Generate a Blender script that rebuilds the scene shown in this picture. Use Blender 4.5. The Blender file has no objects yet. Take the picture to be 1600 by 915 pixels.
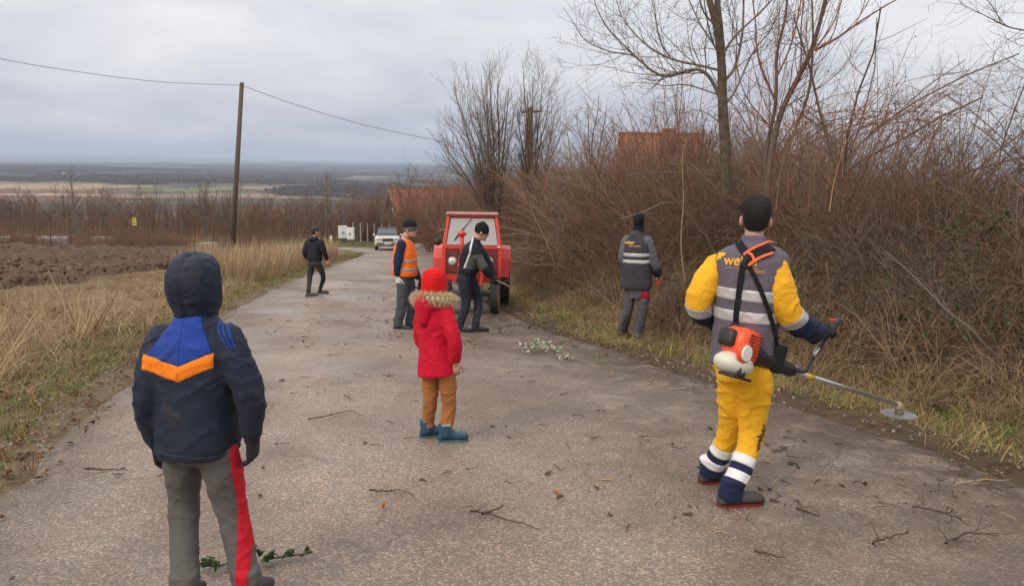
import bpy, bmesh, math, random
import numpy as np
from mathutils import Vector, Matrix, noise, Quaternion
from mathutils.bvhtree import BVHTree

SC = bpy.context.scene
COL = SC.collection
RNG = np.random.default_rng(7)
random.seed(7)
R = math.radians

# ------------------------------------------------------------------ camera
CAM_Z, FPX, PITCH, ROLL = 1.65, 1200.0, R(9.58), R(1.0)
cam_d = bpy.data.cameras.new('camera')
cam_d.sensor_width = 36.0
cam_d.lens = 27.0
cam_d.clip_start = 0.05
cam_d.clip_end = 120000
cam = bpy.data.objects.new('camera', cam_d)
COL.objects.link(cam)
_f = Vector((0, math.cos(PITCH), -math.sin(PITCH)))
_u0 = Vector((0, math.sin(PITCH), math.cos(PITCH)))
_r0 = Vector((1, 0, 0))
_rt = _r0 * math.cos(ROLL) + _u0 * math.sin(ROLL)
_up = _u0 * math.cos(ROLL) - _r0 * math.sin(ROLL)
cam.matrix_world = Matrix(((_rt.x, _up.x, -_f.x, 0), (_rt.y, _up.y, -_f.y, 0), (_rt.z, _up.z, -_f.z, CAM_Z), (0, 0, 0, 1)))
SC.camera = cam

# ------------------------------------------------------------------ sky and sun
SUN_EL, SUN_AZ = R(40), R(222)          # azimuth clockwise from +Y: behind and to the left
world = bpy.data.worlds.new('World')
SC.world = world
world.use_nodes = True
wt = world.node_tree
wt.nodes.clear()
def wn(t, **k):
    n = wt.nodes.new(t)
    for a, b in k.items():
        setattr(n, a, b)
    return n
w_out = wn('ShaderNodeOutputWorld'); w_bg = wn('ShaderNodeBackground')
w_sky = wn('ShaderNodeTexSky', sky_type='NISHITA', sun_disc=False, sun_elevation=SUN_EL, sun_rotation=SUN_AZ, air_density=1.5, dust_density=3.0)
w_tc = wn('ShaderNodeTexCoord')
w_sep = wn('ShaderNodeSeparateXYZ'); wt.links.new(w_tc.outputs['Generated'], w_sep.inputs[0])
def wmath(op, a, b=None, clamp=False):
    n = wn('ShaderNodeMath', operation=op, use_clamp=clamp)
    for i, v in enumerate((a, b)):
        if v is None: continue
        if isinstance(v, (int, float)): n.inputs[i].default_value = v
        else: wt.links.new(v, n.inputs[i])
    return n.outputs[0]
w_den = wmath('ADD', wmath('MAXIMUM', w_sep.outputs['Z'], 0.0), 0.22)
w_cmb = wn('ShaderNodeCombineXYZ')
wt.links.new(wmath('DIVIDE', w_sep.outputs['X'], w_den), w_cmb.inputs[0])
wt.links.new(wmath('DIVIDE', w_sep.outputs['Y'], w_den), w_cmb.inputs[1])
w_no = wn('ShaderNodeTexNoise'); w_no.inputs['Scale'].default_value = 0.95; w_no.inputs['Detail'].default_value = 5.0
w_no.inputs['Roughness'].default_value = 0.5; w_no.inputs['Distortion'].default_value = 0.35
wt.links.new(w_cmb.outputs[0], w_no.inputs['Vector'])
w_el = wmath('MULTIPLY', wmath('MAXIMUM', w_sep.outputs['Z'], 0.0), 2.6)
w_fac = wmath('ADD', w_el, wmath('MULTIPLY', wmath('SUBTRACT', w_no.outputs['Fac'], 0.5), 1.6), clamp=True)
w_rmp = wn('ShaderNodeValToRGB')
e = w_rmp.color_ramp.elements
e[0].position = 0.0; e[0].color = (0.53, 0.555, 0.655, 1)
e[1].position = 1.0; e[1].color = (1.26, 1.23, 1.21, 1)
m_ = e.new(0.5); m_.color = (0.87, 0.865, 0.905, 1)
wt.links.new(w_fac, w_rmp.inputs[0])
w_sc = wn('ShaderNodeVectorMath', operation='SCALE'); w_sc.inputs['Scale'].default_value = 0.08
wt.links.new(w_sky.outputs[0], w_sc.inputs[0])
w_mix = wn('ShaderNodeMix', data_type='RGBA'); w_mix.inputs[0].default_value = 0.88
wt.links.new(w_sc.outputs[0], w_mix.inputs[6]); wt.links.new(w_rmp.outputs[0], w_mix.inputs[7])
wt.links.new(w_mix.outputs[2], w_bg.inputs[0]); w_bg.inputs[1].default_value = 1.06
wt.links.new(w_bg.outputs[0], w_out.inputs[0])

sun_d = bpy.data.lights.new('sun', 'SUN')
sun_d.energy = 1.5; sun_d.angle = R(13); sun_d.color = (1.0, 0.91, 0.78)
sun = bpy.data.objects.new('sun', sun_d); COL.objects.link(sun)
sdir = Vector((math.sin(SUN_AZ) * math.cos(SUN_EL), math.cos(SUN_AZ) * math.cos(SUN_EL), math.sin(SUN_EL)))
sun.rotation_euler = sdir.to_track_quat('Z', 'Y').to_euler()

SC.view_settings.view_transform = 'Standard'; SC.view_settings.look = 'None'
SC.view_settings.exposure = 0.02; SC.view_settings.gamma = 1.0
SC.render.engine = 'CYCLES'
SC.cycles.use_denoising = True
SC.cycles.max_bounces = 6; SC.cycles.diffuse_bounces = 3; SC.cycles.glossy_bounces = 2; SC.cycles.transmission_bounces = 4
SC.cycles.volume_bounces = 1; SC.cycles.transparent_max_bounces = 8

# ------------------------------------------------------------------ pixel rays (photograph 1600 x 915)
def ray(px, py):
    return _f + _rt * ((px - 800.0) / FPX) - _up * ((py - 457.5) / FPX)
def P(px, py, Y):
    """world point seen at a pixel, Y metres ahead of the camera"""
    d = ray(px, py)
    return Vector((0, 0, CAM_Z)) + d * (Y / d.y)

# ------------------------------------------------------------------ terrain heights
_sy = np.array([-400, -20, 60, 120, 250, 500, 900, 2000, 5000, 60000.0])
_ss = np.array([0.02, 0.083, 0.083, 0.105, 0.115, 0.065, 0.03, 0.004, 0.0, 0.0])
_yy = np.concatenate([np.arange(-400, 1000, 1.0), np.geomspace(1000, 60000, 600)])
_sl = np.interp(_yy, _sy, _ss)
_zz = -np.concatenate([[0], np.cumsum(0.5 * (_sl[1:] + _sl[:-1]) * np.diff(_yy))])
_zz -= np.interp(0.0, _yy, _zz)
def vnoise(x, y, s, seed=0):
    """smooth value noise on numpy arrays, -1..1"""
    x = np.asarray(x, float) / s + seed * 17.31; y = np.asarray(y, float) / s - seed * 9.17
    xi = np.floor(x); yi = np.floor(y); fx = x - xi; fy = y - yi
    fx = fx * fx * (3 - 2 * fx); fy = fy * fy * (3 - 2 * fy)
    def h(a, b):
        v = np.sin(a * 127.1 + b * 311.7 + seed * 74.7) * 43758.5453
        return (v - np.floor(v)) * 2 - 1
    return (h(xi, yi) * (1 - fx) + h(xi + 1, yi) * fx) * (1 - fy) + (h(xi, yi + 1) * (1 - fx) + h(xi + 1, yi + 1) * fx) * fy
def vnoise3(p, seed=0.0):
    """smooth 3D value noise on an (n, 3) array, -1..1"""
    p = np.asarray(p, float); i = np.floor(p); f = p - i; f = f * f * (3 - 2 * f); out = 0.0
    for a in (0, 1):
        for b in (0, 1):
            for c in (0, 1):
                v = np.sin((i[:, 0] + a) * 127.1 + (i[:, 1] + b) * 311.7 + (i[:, 2] + c) * 74.7 + seed * 13.7) * 43758.5453
                w = (f[:, 0] if a else 1 - f[:, 0]) * (f[:, 1] if b else 1 - f[:, 1]) * (f[:, 2] if c else 1 - f[:, 2])
                out = out + w * ((v - np.floor(v)) * 2 - 1)
    return out
def sstep(a, b, x):
    t = np.clip((np.asarray(x, float) - a) / (b - a), 0, 1)
    return t * t * (3 - 2 * t)

# road edges (x at a given y), then the bend to the left
RY = np.array([-30, -4, 3, 5.2, 7.2, 9.5, 12, 15, 20, 26, 34, 42.0])
RXL = np.array([-1.0, -2.2, -2.9, -3.35, -3.95, -4.5, -5.0, -5.55, -6.3, -6.95, -7.7, -8.4])
RXR = np.array([6.5, 5.0, 4.05, 3.45, 2.55, 1.65, 0.75, -0.05, -1.1, -2.0, -2.7, -3.3])
CL = [((a + b) / 2, y, (b - a) / 2) for y, a, b in zip(RY, RXL, RXR)]
CL += [(-6.9, 47, 2.6), (-9.0, 52.0, 2.6), (-12.6, 55.2, 2.6), (-18, 57.0, 2.6), (-30, 58.6, 2.6), (-60, 60, 2.6), (-110, 60, 2.6)]
def catmull(pts, n):
    pts = np.array(pts, float); out = []
    for i in range(len(pts) - 1):
        p0 = pts[max(i - 1, 0)]; p1 = pts[i]; p2 = pts[i + 1]; p3 = pts[min(i + 2, len(pts) - 1)]
        for k in range(n):
            t = k / n
            out.append(0.5 * ((2 * p1) + (-p0 + p2) * t + (2 * p0 - 5 * p1 + 4 * p2 - p3) * t * t + (-p0 + 3 * p1 - 3 * p2 + p3) * t ** 3))
    out.append(pts[-1]); return np.array(out)
CLP = catmull(CL, 12)
_tan = np.gradient(CLP[:, :2], axis=0); _tan /= np.linalg.norm(_tan, axis=1)[:, None]
_nor = np.stack([_tan[:, 1], -_tan[:, 0]], 1)         # to the right of travel
def road_uv(x, y):
    """signed distance outside the nearest road edge (negative on the road) and side (+1 right)"""
    x = np.atleast_1d(np.asarray(x, float)); y = np.atleast_1d(np.asarray(y, float))
    best = np.full(x.shape, 1e9); side = np.zeros(x.shape)
    near = (np.abs(x) < 140) & (y > -45) & (y < 110)
    if near.any():
        xs, ys = x[near], y[near]; bo = np.empty(xs.shape); so = np.empty(xs.shape)
        for c0 in range(0, len(xs), 8000):
            dx = xs[c0:c0 + 8000, None] - CLP[None, :, 0]; dy = ys[c0:c0 + 8000, None] - CLP[None, :, 1]
            i = np.argmin(dx * dx + dy * dy, axis=1); k = np.arange(len(i)); dx = dx[k, i]; dy = dy[k, i]
            lat = dx * _nor[i, 0] + dy * _nor[i, 1]; lon = dx * _tan[i, 0] + dy * _tan[i, 1]
            ex = np.abs(lat) - CLP[i, 2]
            ex = np.where(np.abs(lon) > 1.5, np.maximum(ex, np.hypot(dx, dy) - CLP[i, 2]), ex)
            bo[c0:c0 + 8000] = ex; so[c0:c0 + 8000] = np.sign(lat)
        best[near] = bo; side[near] = so
    return best, side
def base_h(x, y):
    x = np.asarray(x, float); y = np.asarray(y, float)
    return np.interp(y, _yy, _zz)
def G(x, y, raw=False):
    x = np.atleast_1d(np.asarray(x, float)); y = np.atleast_1d(np.asarray(y, float))
    z = base_h(x, y)
    d, s = road_uv(x, y)
    r = np.hypot(x, y)
    u = np.where(s > 0, d, 0.0)
    u = np.where(d > 1e8, np.clip(x - 2, 0, None), u)
    fade = 1 - sstep(44, 62, y)
    bank = 1.25 * sstep(0.9, 3.6, u) + np.clip(u - 3.6, 0, 40) * 0.06
    z = z + bank * fade * (u > 0)
    l = np.where((s < 0) & (d < 1e8), np.clip(d, 0, None), 0)
    z = z - 0.10 * np.sin(np.clip(l, 0, 3) / 3 * math.pi) * (y < 46) + 0.12 * sstep(2, 6, l) * (y < 46)
    off = sstep(0.1, 1.4, np.clip(d, 0, 50))
    z = z + off * (0.05 * vnoise(x, y, 0.9, 1) + 0.08 * vnoise(x, y, 3.1, 2)) * (r < 400)
    # far country: rolling relief
    far = sstep(700, 4000, r)
    z = z + far * (9 * vnoise(x, y, 900, 3) + 14 * vnoise(x, y, 2600, 4)) + sstep(4000, 15000, r) * (34 * vnoise(x, y * 0.6, 5200, 5)) \
        + sstep(12000, 30000, r) * (55 + 70 * vnoise(x, y * 0.5, 9000, 6)) + sstep(150, 600, r) * 2.5 * vnoise(x, y, 170, 7)
    if not raw:
        z = z - 0.07 * (1 - sstep(-0.55, -0.05, d))
    return z
def Gz(x, y):
    return float(G(x, y)[0])
def road_z(x, y):
    return float(base_h(x, y)) + 0.0
def hit(px, py):
    """ground point under a pixel"""
    d = ray(px, py); o = Vector((0, 0, CAM_Z)); den = -(d.z + 0.083 * d.y)
    tp = CAM_Z / den if den > 1e-6 else 1e9
    t = max(1.0, 0.55 * tp) if tp < 60 else (30.0 if tp < 200 else 45.0); last = t * 0.97
    while t < 60000:
        p = o + d * t
        if p.z < float(G(p.x, p.y, True)[0]):
            a, b = last, t
            for _ in range(24):
                m = (a + b) / 2; q = o + d * m
                if q.z < float(G(q.x, q.y, True)[0]): b = m
                else: a = m
            return o + d * b
        last = t; t *= 1.02
    return o + d * t

# ------------------------------------------------------------------ object helpers
def tag(o, label=None, cat=None, group=None, kind=None):
    if label: o['label'] = label
    if cat: o['category'] = cat
    if group: o['group'] = group
    if kind: o['kind'] = kind
    return o
def empty(name, loc=(0, 0, 0), rz=0.0):
    o = bpy.data.objects.new(name, None); COL.objects.link(o)
    o.location = loc; o.rotation_euler = (0, 0, rz); o.empty_display_size = 0.1
    return o
def mobj(name, me, mat=None, parent=None):
    o = bpy.data.objects.new(name, me); COL.objects.link(o)
    if mat is not None and not me.materials: me.materials.append(mat)
    if parent is not None: o.parent = parent
    return o
def from_np(name, V, F, smooth=False):
    me = bpy.data.meshes.new(name)
    V = np.asarray(V, np.float32); F = np.asarray(F, np.int32)
    me.vertices.add(len(V)); me.vertices.foreach_set('co', V.ravel())
    k = F.shape[1]
    me.loops.add(F.size); me.loops.foreach_set('vertex_index', F.ravel())
    me.polygons.add(len(F)); me.polygons.foreach_set('loop_start', np.arange(0, F.size, k, dtype=np.int32))
    me.polygons.foreach_set('loop_total', np.full(len(F), k, np.int32))
    if smooth: me.polygons.foreach_set('use_smooth', np.ones(len(F), bool))
    me.update(calc_edges=True)
    return me
def from_bm(name, bm, smooth=False):
    me = bpy.data.meshes.new(name); bm.to_mesh(me); bm.free()
    if smooth: me.polygons.foreach_set('use_smooth', np.ones(len(me.polygons), bool))
    return me
def bbox(bm, c, s, rot=None, bev=0.0):
    """box of size s centred at c"""
    ret = bmesh.ops.create_cube(bm, size=1.0)
    vs = ret['verts']
    for v in vs: v.co = Vector((v.co.x * s[0], v.co.y * s[1], v.co.z * s[2]))
    if bev > 0:
        ed = list({e for v in vs for e in v.link_edges})
        r2 = bmesh.ops.bevel(bm, geom=ed, offset=bev, segments=2, affect='EDGES', profile=0.5)
        vs = list({v for f in r2['faces'] for v in f.verts} | {v for v in vs if v.is_valid})
        seen = set(vs); stack = list(vs)
        while stack:
            v = stack.pop()
            for e in v.link_edges:
                w = e.other_vert(v)
                if w not in seen: seen.add(w); stack.append(w)
        vs = list(seen)
    M = Matrix.Translation(Vector(c))
    if rot is not None: M = M @ rot.to_4x4()
    for v in vs: v.co = M @ v.co
    return vs
def bprism(bm, poly, z0, z1, M=None):
    """extrude 2D polygon from z0 to z1 (local), transformed by M"""
    a = [bm.verts.new((M @ Vector((x, y, z0))) if M else (x, y, z0)) for x, y in poly]
    b = [bm.verts.new((M @ Vector((x, y, z1))) if M else (x, y, z1)) for x, y in poly]
    n = len(poly)
    bm.faces.new(list(reversed(a))); bm.faces.new(b)
    for i in range(n): bm.faces.new((a[i], a[(i + 1) % n], b[(i + 1) % n], b[i]))
def frames(pts, ref=None):
    out = []; n = len(pts)
    pr = Vector(ref) if ref is not None else None
    for i in range(n):
        t = (pts[min(i + 1, n - 1)] - pts[max(i - 1, 0)])
        t = t.normalized() if t.length > 1e-9 else Vector((0, 0, 1))
        if pr is None:
            pr = Vector((1, 0, 0)) if abs(t.x) < 0.8 else Vector((0, 1, 0))
        a = pr - t * pr.dot(t)
        if a.length < 1e-4:
            a = t.orthogonal()
        a.normalize(); b = t.cross(a)
        if ref is None: pr = a
        out.append((a, b, t))
    return out
def btube(bm, pts, rad, seg=10, ref=None, cap='flat'):
    """swept tube; rad entries r or (ra, rb); ra lies along ref"""
    pts = [Vector(p) for p in pts]
    if not isinstance(rad, (list, tuple)): rad = [rad] * len(pts)
    rad = [(r, r) if not isinstance(r, (tuple, list)) else r for r in rad]
    fr = frames(pts, ref)
    if cap == 'round':
        a0, b0, t0 = fr[0]; a1, b1, t1 = fr[-1]
        pre = []; post = []
        for k in (1, 2, 3):
            an = math.pi / 2 * k / 3.3
            m0 = min(rad[0]); m1 = min(rad[-1])
            pre.insert(0, (pts[0] - t0 * m0 * math.sin(an), (rad[0][0] * math.cos(an), rad[0][1] * math.cos(an)), fr[0]))
            post.append((pts[-1] + t1 * m1 * math.sin(an), (rad[-1][0] * math.cos(an), rad[-1][1] * math.cos(an)), fr[-1]))
        allr = pre + list(zip(pts, rad, fr)) + post
    else:
        allr = list(zip(pts, rad, fr))
    rings = []
    for p, r, (a, b, t) in allr:
        ring = []
        for k in range(seg):
            an = 2 * math.pi * k / seg
            ring.append(bm.verts.new(p + a * (r[0] * math.cos(an)) + b * (r[1] * math.sin(an))))
        rings.append(ring)
    for i in range(len(rings) - 1):
        for k in range(seg):
            bm.faces.new((rings[i][k], rings[i][(k + 1) % seg], rings[i + 1][(k + 1) % seg], rings[i + 1][k]))
    bm.faces.new(list(reversed(rings[0]))); bm.faces.new(rings[-1])
def bball(bm, c, r, M=None, sub=2):
    ret = bmesh.ops.create_icosphere(bm, subdivisions=sub, radius=1.0)
    r = (r, r, r) if not isinstance(r, (tuple, list)) else r
    for v in ret['verts']:
        q = Vector((v.co.x * r[0], v.co.y * r[1], v.co.z * r[2]))
        if M is not None: q = M @ q
        v.co = q + Vector(c)

# ------------------------------------------------------------------ materials
MATS = {}
def newmat(name):
    m = bpy.data.materials.new(name); m.use_nodes = True
    nt = m.node_tree; b = nt.nodes['Principled BSDF']
    return m, nt, b
def nn(nt, t, **k):
    n = nt.nodes.new(t)
    for a, v in k.items(): setattr(n, a, v)
    return n
def noise_col(nt, cols, scale, detail=4, rough=0.6, coord='Object', vec=None, pos=None, distort=0.0):
    no = nn(nt, 'ShaderNodeTexNoise'); no.inputs['Scale'].default_value = scale
    no.inputs['Detail'].default_value = detail; no.inputs['Roughness'].default_value = rough; no.inputs['Distortion'].default_value = distort
    if vec is None:
        tc = nn(nt, 'ShaderNodeTexCoord'); vec = tc.outputs[coord]
    nt.links.new(vec, no.inputs['Vector'])
    rp = nn(nt, 'ShaderNodeValToRGB'); el = rp.color_ramp.elements
    n = len(cols)
    for i, c in enumerate(cols):
        p = pos[i] if pos else 0.3 + 0.4 * i / max(n - 1, 1)
        if i < 2: el[i].position = p; el[i].color = (*c, 1)
        else:
            q = el.new(p); q.color = (*c, 1)
    nt.links.new(no.outputs['Fac'], rp.inputs[0])
    return rp.outputs[0], no.outputs['Fac']
def mixc(nt, fac, a, b, mode='MIX'):
    m = nn(nt, 'ShaderNodeMix', data_type='RGBA', blend_type=mode)
    for i, v in ((0, fac), (6, a), (7, b)):
        if isinstance(v, (int, float)): m.inputs[i].default_value = v
        elif isinstance(v, tuple): m.inputs[i].default_value = (*v, 1) if len(v) == 3 else v
        else: nt.links.new(v, m.inputs[i])
    return m.outputs[2]
def add_bump(nt, b, h, strength, dist=0.01):
    bp = nn(nt, 'ShaderNodeBump'); bp.inputs['Strength'].default_value = strength; bp.inputs['Distance'].default_value = dist
    nt.links.new(h, bp.inputs['Height']); nt.links.new(bp.outputs[0], b.inputs['Normal'])
    return bp
def plain(name, col, rough=0.6, metal=0.0, var=0.15, scale=8.0, bump=0.0, bscale=None, spec=0.5, coat=0.0, dirt=None, dirt_amt=0.4):
    """one colour with grain, light wear and fine relief"""
    if name in MATS: return MATS[name]
    m, nt, b = newmat(name)
    lo = tuple(c * (1 - var) for c in col); hi = tuple(min(1, c * (1 + var)) for c in col)
    c, f = noise_col(nt, [lo, hi], scale)
    if dirt:
        dc, df = noise_col(nt, [(0, 0, 0), (1, 1, 1)], scale * 0.35, 6, 0.7, pos=[0.5, 0.72])
        mm = nn(nt, 'ShaderNodeMath', operation='MULTIPLY'); nt.links.new(dc, mm.inputs[0]); mm.inputs[1].default_value = dirt_amt
        c = mixc(nt, mm.outputs[0], c, dirt)
    nt.links.new(c, b.inputs['Base Color'])
    b.inputs['Roughness'].default_value = rough; b.inputs['Metallic'].default_value = metal
    b.inputs['Specular IOR Level'].default_value = spec; b.inputs['Coat Weight'].default_value = coat
    if bump > 0:
        _, h = noise_col(nt, [(0, 0, 0), (1, 1, 1)], bscale or scale * 6, 3)
        add_bump(nt, b, h, bump, 0.005)
    MATS[name] = m
    return m
def cloth(name, col, rough=0.85, var=0.12, dirt=None, dirt_amt=0.5, dirt_scale=7.0, fold=0.35, sheen=0.03, weave=420.0):
    if name in MATS: return MATS[name]
    m, nt, b = newmat(name)
    lo = tuple(c * (1 - var) for c in col); hi = tuple(min(1, c * (1 + var)) for c in col)
    c, f = noise_col(nt, [lo, hi], 9.0, 5, 0.65)
    if dirt:
        dc, _ = noise_col(nt, [(0, 0, 0), (1, 1, 1)], dirt_scale, 8, 0.75, pos=[0.52, 0.70])
        mm = nn(nt, 'ShaderNodeMath', operation='MULTIPLY'); nt.links.new(dc, mm.inputs[0]); mm.inputs[1].default_value = dirt_amt
        c = mixc(nt, mm.outputs[0], c, dirt)
    nt.links.new(c, b.inputs['Base Color']); b.inputs['Roughness'].default_value = rough
    b.inputs['Sheen Weight'].default_value = sheen; b.inputs['Specular IOR Level'].default_value = 0.16
    _, h1 = noise_col(nt, [(0, 0, 0), (1, 1, 1)], 22.0, 4, 0.55, distort=0.8)
    _, h2 = noise_col(nt, [(0, 0, 0), (1, 1, 1)], weave, 1)
    ad = nn(nt, 'ShaderNodeMath', operation='MULTIPLY_ADD'); nt.links.new(h2, ad.inputs[0]); ad.inputs[1].default_value = 0.08
    nt.links.new(h1, ad.inputs[2])
    add_bump(nt, b, ad.outputs[0], fold, 0.02)
    MATS[name] = m
    return m
def leafy(name, cols, rough=0.75, trans=0.0, rnd=True):
    """plant matter whose tone differs from piece to piece and clump to clump"""
    if name in MATS: return MATS[name]
    m, nt, b = newmat(name)
    geo = nn(nt, 'ShaderNodeNewGeometry'); oi = nn(nt, 'ShaderNodeObjectInfo')
    ad = nn(nt, 'ShaderNodeMath', operation='ADD'); nt.links.new(geo.outputs['Random Per Island'], ad.inputs[0]); nt.links.new(oi.outputs['Random'], ad.inputs[1])
    fr = nn(nt, 'ShaderNodeMath', operation='MULTIPLY'); nt.links.new(ad.outputs[0], fr.inputs[0]); fr.inputs[1].default_value = 0.5
    rp = nn(nt, 'ShaderNodeValToRGB'); el = rp.color_ramp.elements
    for i, c in enumerate(cols):
        p = i / max(1, len(cols) - 1)
        if i < 2: el[i].position = p if len(cols) > 1 else 0; el[i].color = (*c, 1)
        else: q = el.new(p); q.color = (*c, 1)
    if len(cols) > 2: el[0].position = 0.0
    nt.links.new(fr.outputs[0], rp.inputs[0])
    nt.links.new(rp.outputs[0], b.inputs['Base Color']); b.inputs['Roughness'].default_value = rough
    b.inputs['Specular IOR Level'].default_value = 0.2
    MATS[name] = m
    return m
# ================================================================== the ground
def landcol(x, y):
    n = len(x); c = np.zeros((n, 3)); r = np.hypot(x, y)
    d, s = road_uv(x, y)
    def mx(c, m, col):
        m = np.clip(m, 0, 1)[:, None]; return c * (1 - m) + np.array(col)[None] * m
    n1 = vnoise(x, y, 0.7, 11); n2 = vnoise(x, y, 2.3, 12); n3 = vnoise(x, y, 14, 13)
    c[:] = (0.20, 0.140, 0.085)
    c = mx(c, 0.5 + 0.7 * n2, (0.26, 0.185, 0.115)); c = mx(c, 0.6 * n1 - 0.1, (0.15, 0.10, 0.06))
    left = (s < 0) & (d < 1e8); right = (s > 0) & (d < 1e8)
    g = (1 - sstep(0.5, 1.7, d + 0.4 * n2)) * left
    c = mx(c, g * (0.6 + 0.5 * n1), (0.115, 0.115, 0.04))
    c = mx(c, (1 - sstep(0.1, 0.5, d + 0.25 * n1)) * left * 0.9, (0.19, 0.14, 0.095))
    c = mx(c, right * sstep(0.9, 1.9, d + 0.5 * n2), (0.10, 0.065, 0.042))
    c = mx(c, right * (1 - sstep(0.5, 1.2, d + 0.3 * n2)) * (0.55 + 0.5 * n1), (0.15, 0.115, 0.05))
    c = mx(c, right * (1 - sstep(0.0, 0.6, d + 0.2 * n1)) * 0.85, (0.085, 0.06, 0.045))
    # verge beyond the bend is short green grass
    c = mx(c, ((y > 50) & (y < 75) & (x > -30) & (x < 6) & (d > 0.2)) * (0.75 + 0.3 * n2), (0.10, 0.115, 0.045))
    # wooded slope
    w = sstep(62, 90, r) * (y > 20)
    c = mx(c, w, (0.115, 0.08, 0.06)); c = mx(c, w * (0.5 + n3) * 0.6, (0.16, 0.115, 0.08))
    f = sstep(650, 900, r)
    cell = vnoise(x, y, 420, 14) + 0.6 * vnoise(x * 0.5, y, 230, 15)
    c = mx(c, f, (0.085, 0.068, 0.06))
    c = mx(c, f * sstep(0.25, 0.4, cell), (0.27, 0.20, 0.13)); c = mx(c, f * sstep(0.25, 0.35, -cell) * 0.8, (0.13, 0.135, 0.065))
    c = mx(c, f * sstep(0.55, 0.65, vnoise(x, y * 2, 300, 16)), (0.12, 0.075, 0.055))
    ff = sstep(2600, 3600, r)
    cell = vnoise(x, y * 0.7, 900, 17) + 0.5 * vnoise(x, y, 380, 18)
    c = mx(c, ff, (0.05, 0.045, 0.045)); c = mx(c, ff * sstep(0.35, 0.6, cell) * 0.9, (0.20, 0.16, 0.115)); c = mx(c, ff * sstep(0.4, 0.6, -cell) * 0.6, (0.11, 0.12, 0.07))
    # the strips of ploughed and stubble field seen across the valley
    for (pya, pyb, pxr, col) in FIELDS:
        a = hit(110, pya); b = hit(110, pyb); e = hit(pxr, (pya + pyb) / 2)
        m = (y < a.y) & (y > b.y) & (x < e.x + (y - e.y) * 0.12) & (x > -3500)
        c = mx(c, m * 1.0, col)
    a = hit(290, 291.5); b = hit(290, 300); xl = hit(222, 297).x; xr = hit(345, 297).x
    c = mx(c, ((y < a.y) & (y > b.y) & (x > xl) & (x < xr)) * 1.0, (0.17, 0.20, 0.07))
    return c
FIELDS = [(288, 296, 225, (0.34, 0.25, 0.15)), (296, 302.5, 222, (0.17, 0.10, 0.07)), (302.5, 306, 200, (0.42, 0.30, 0.19)), (306, 316, 180, (0.15, 0.085, 0.06))]

rings = np.concatenate([[0.0], np.geomspace(0.7, 46000, 430)])
ang = np.concatenate([np.arange(-50, 50, 0.32), np.arange(50, 310, 5.0)])
ang = np.radians(ang)
X = np.outer(rings, np.sin(ang)).ravel(); Y = np.outer(rings, np.cos(ang)).ravel()
Z = G(X, Y)
na, nr = len(ang), len(rings)
ii, jj = np.meshgrid(np.arange(nr - 1), np.arange(na), indexing='ij')
j2 = (jj + 1) % na
F = np.stack([ii * na + jj, (ii + 1) * na + jj, (ii + 1) * na + j2, ii * na + j2], -1).reshape(-1, 4)
F = F[:, ::-1]
me = from_np('ground', np.stack([X, Y, Z], 1), F, True)
ca = me.color_attributes.new('land', 'FLOAT_COLOR', 'POINT')
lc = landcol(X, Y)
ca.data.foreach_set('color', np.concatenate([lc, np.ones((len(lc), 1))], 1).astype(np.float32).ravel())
m, nt, b = newmat('ground_cover')
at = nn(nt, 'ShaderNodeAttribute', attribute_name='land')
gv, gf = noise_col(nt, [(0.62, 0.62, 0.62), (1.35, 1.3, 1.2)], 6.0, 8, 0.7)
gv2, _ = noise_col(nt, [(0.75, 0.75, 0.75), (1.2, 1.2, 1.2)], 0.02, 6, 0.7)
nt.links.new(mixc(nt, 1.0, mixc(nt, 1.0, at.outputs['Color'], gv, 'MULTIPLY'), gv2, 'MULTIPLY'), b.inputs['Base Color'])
b.inputs['Roughness'].default_value = 0.95; b.inputs['Specular IOR Level'].default_value = 0.15
_, gh = noise_col(nt, [(0, 0, 0), (1, 1, 1)], 14.0, 8, 0.7)
add_bump(nt, b, gh, 0.8, 0.05)
o = mobj('ground', me, m); tag(o, kind='structure')

# ================================================================== the road
rows = len(CLP); ncol = 41
V = []; 
for i in range(rows):
    w = CLP[i, 2]
    for k in range(ncol):
        t = k / (ncol - 1) * 2 - 1
        jl = 0.16 * float(vnoise(CLP[i, 0] * 1.0, CLP[i, 1], 0.55, 21 + (t > 0))) + 0.14 * float(vnoise(CLP[i, 0], CLP[i, 1], 2.0, 23 + (t > 0)))
        lat = t * (w + jl * max(0, (abs(t) - 0.7) / 0.3))
        x = CLP[i, 0] + _nor[i, 0] * lat; y = CLP[i, 1] + _nor[i, 1] * lat
        z = float(base_h(x, y)) + 0.03 * (1 - t * t) - 0.012 - 0.05 * max(0, (abs(t) - 0.93) / 0.07)
        z += 0.008 * float(vnoise(x, y, 1.1, 25))
        V.append((x, y, z))
V = np.array(V)
ii, jj = np.meshgrid(np.arange(rows - 1), np.arange(ncol - 1), indexing='ij')
F = np.stack([ii * ncol + jj, ii * ncol + jj + 1, (ii + 1) * ncol + jj + 1, (ii + 1) * ncol + jj], -1).reshape(-1, 4)
me = from_np('road', V, F, True)
m, nt, b = newmat('worn_chipseal')
tc = nn(nt, 'ShaderNodeTexCoord'); ob = tc.outputs['Object']
base_c, _ = noise_col(nt, [(0.172, 0.128, 0.100), (0.236, 0.186, 0.153), (0.278, 0.233, 0.200)], 0.75, 7, 0.62, vec=ob, pos=[0.3, 0.5, 0.72])
vo = nn(nt, 'ShaderNodeTexVoronoi'); vo.inputs['Scale'].default_value = 88.0; nt.links.new(ob, vo.inputs['Vector'])
vsep = nn(nt, 'ShaderNodeSeparateColor'); nt.links.new(vo.outputs['Color'], vsep.inputs[0])
vr = nn(nt, 'ShaderNodeValToRGB'); el = vr.color_ramp.elements
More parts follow.
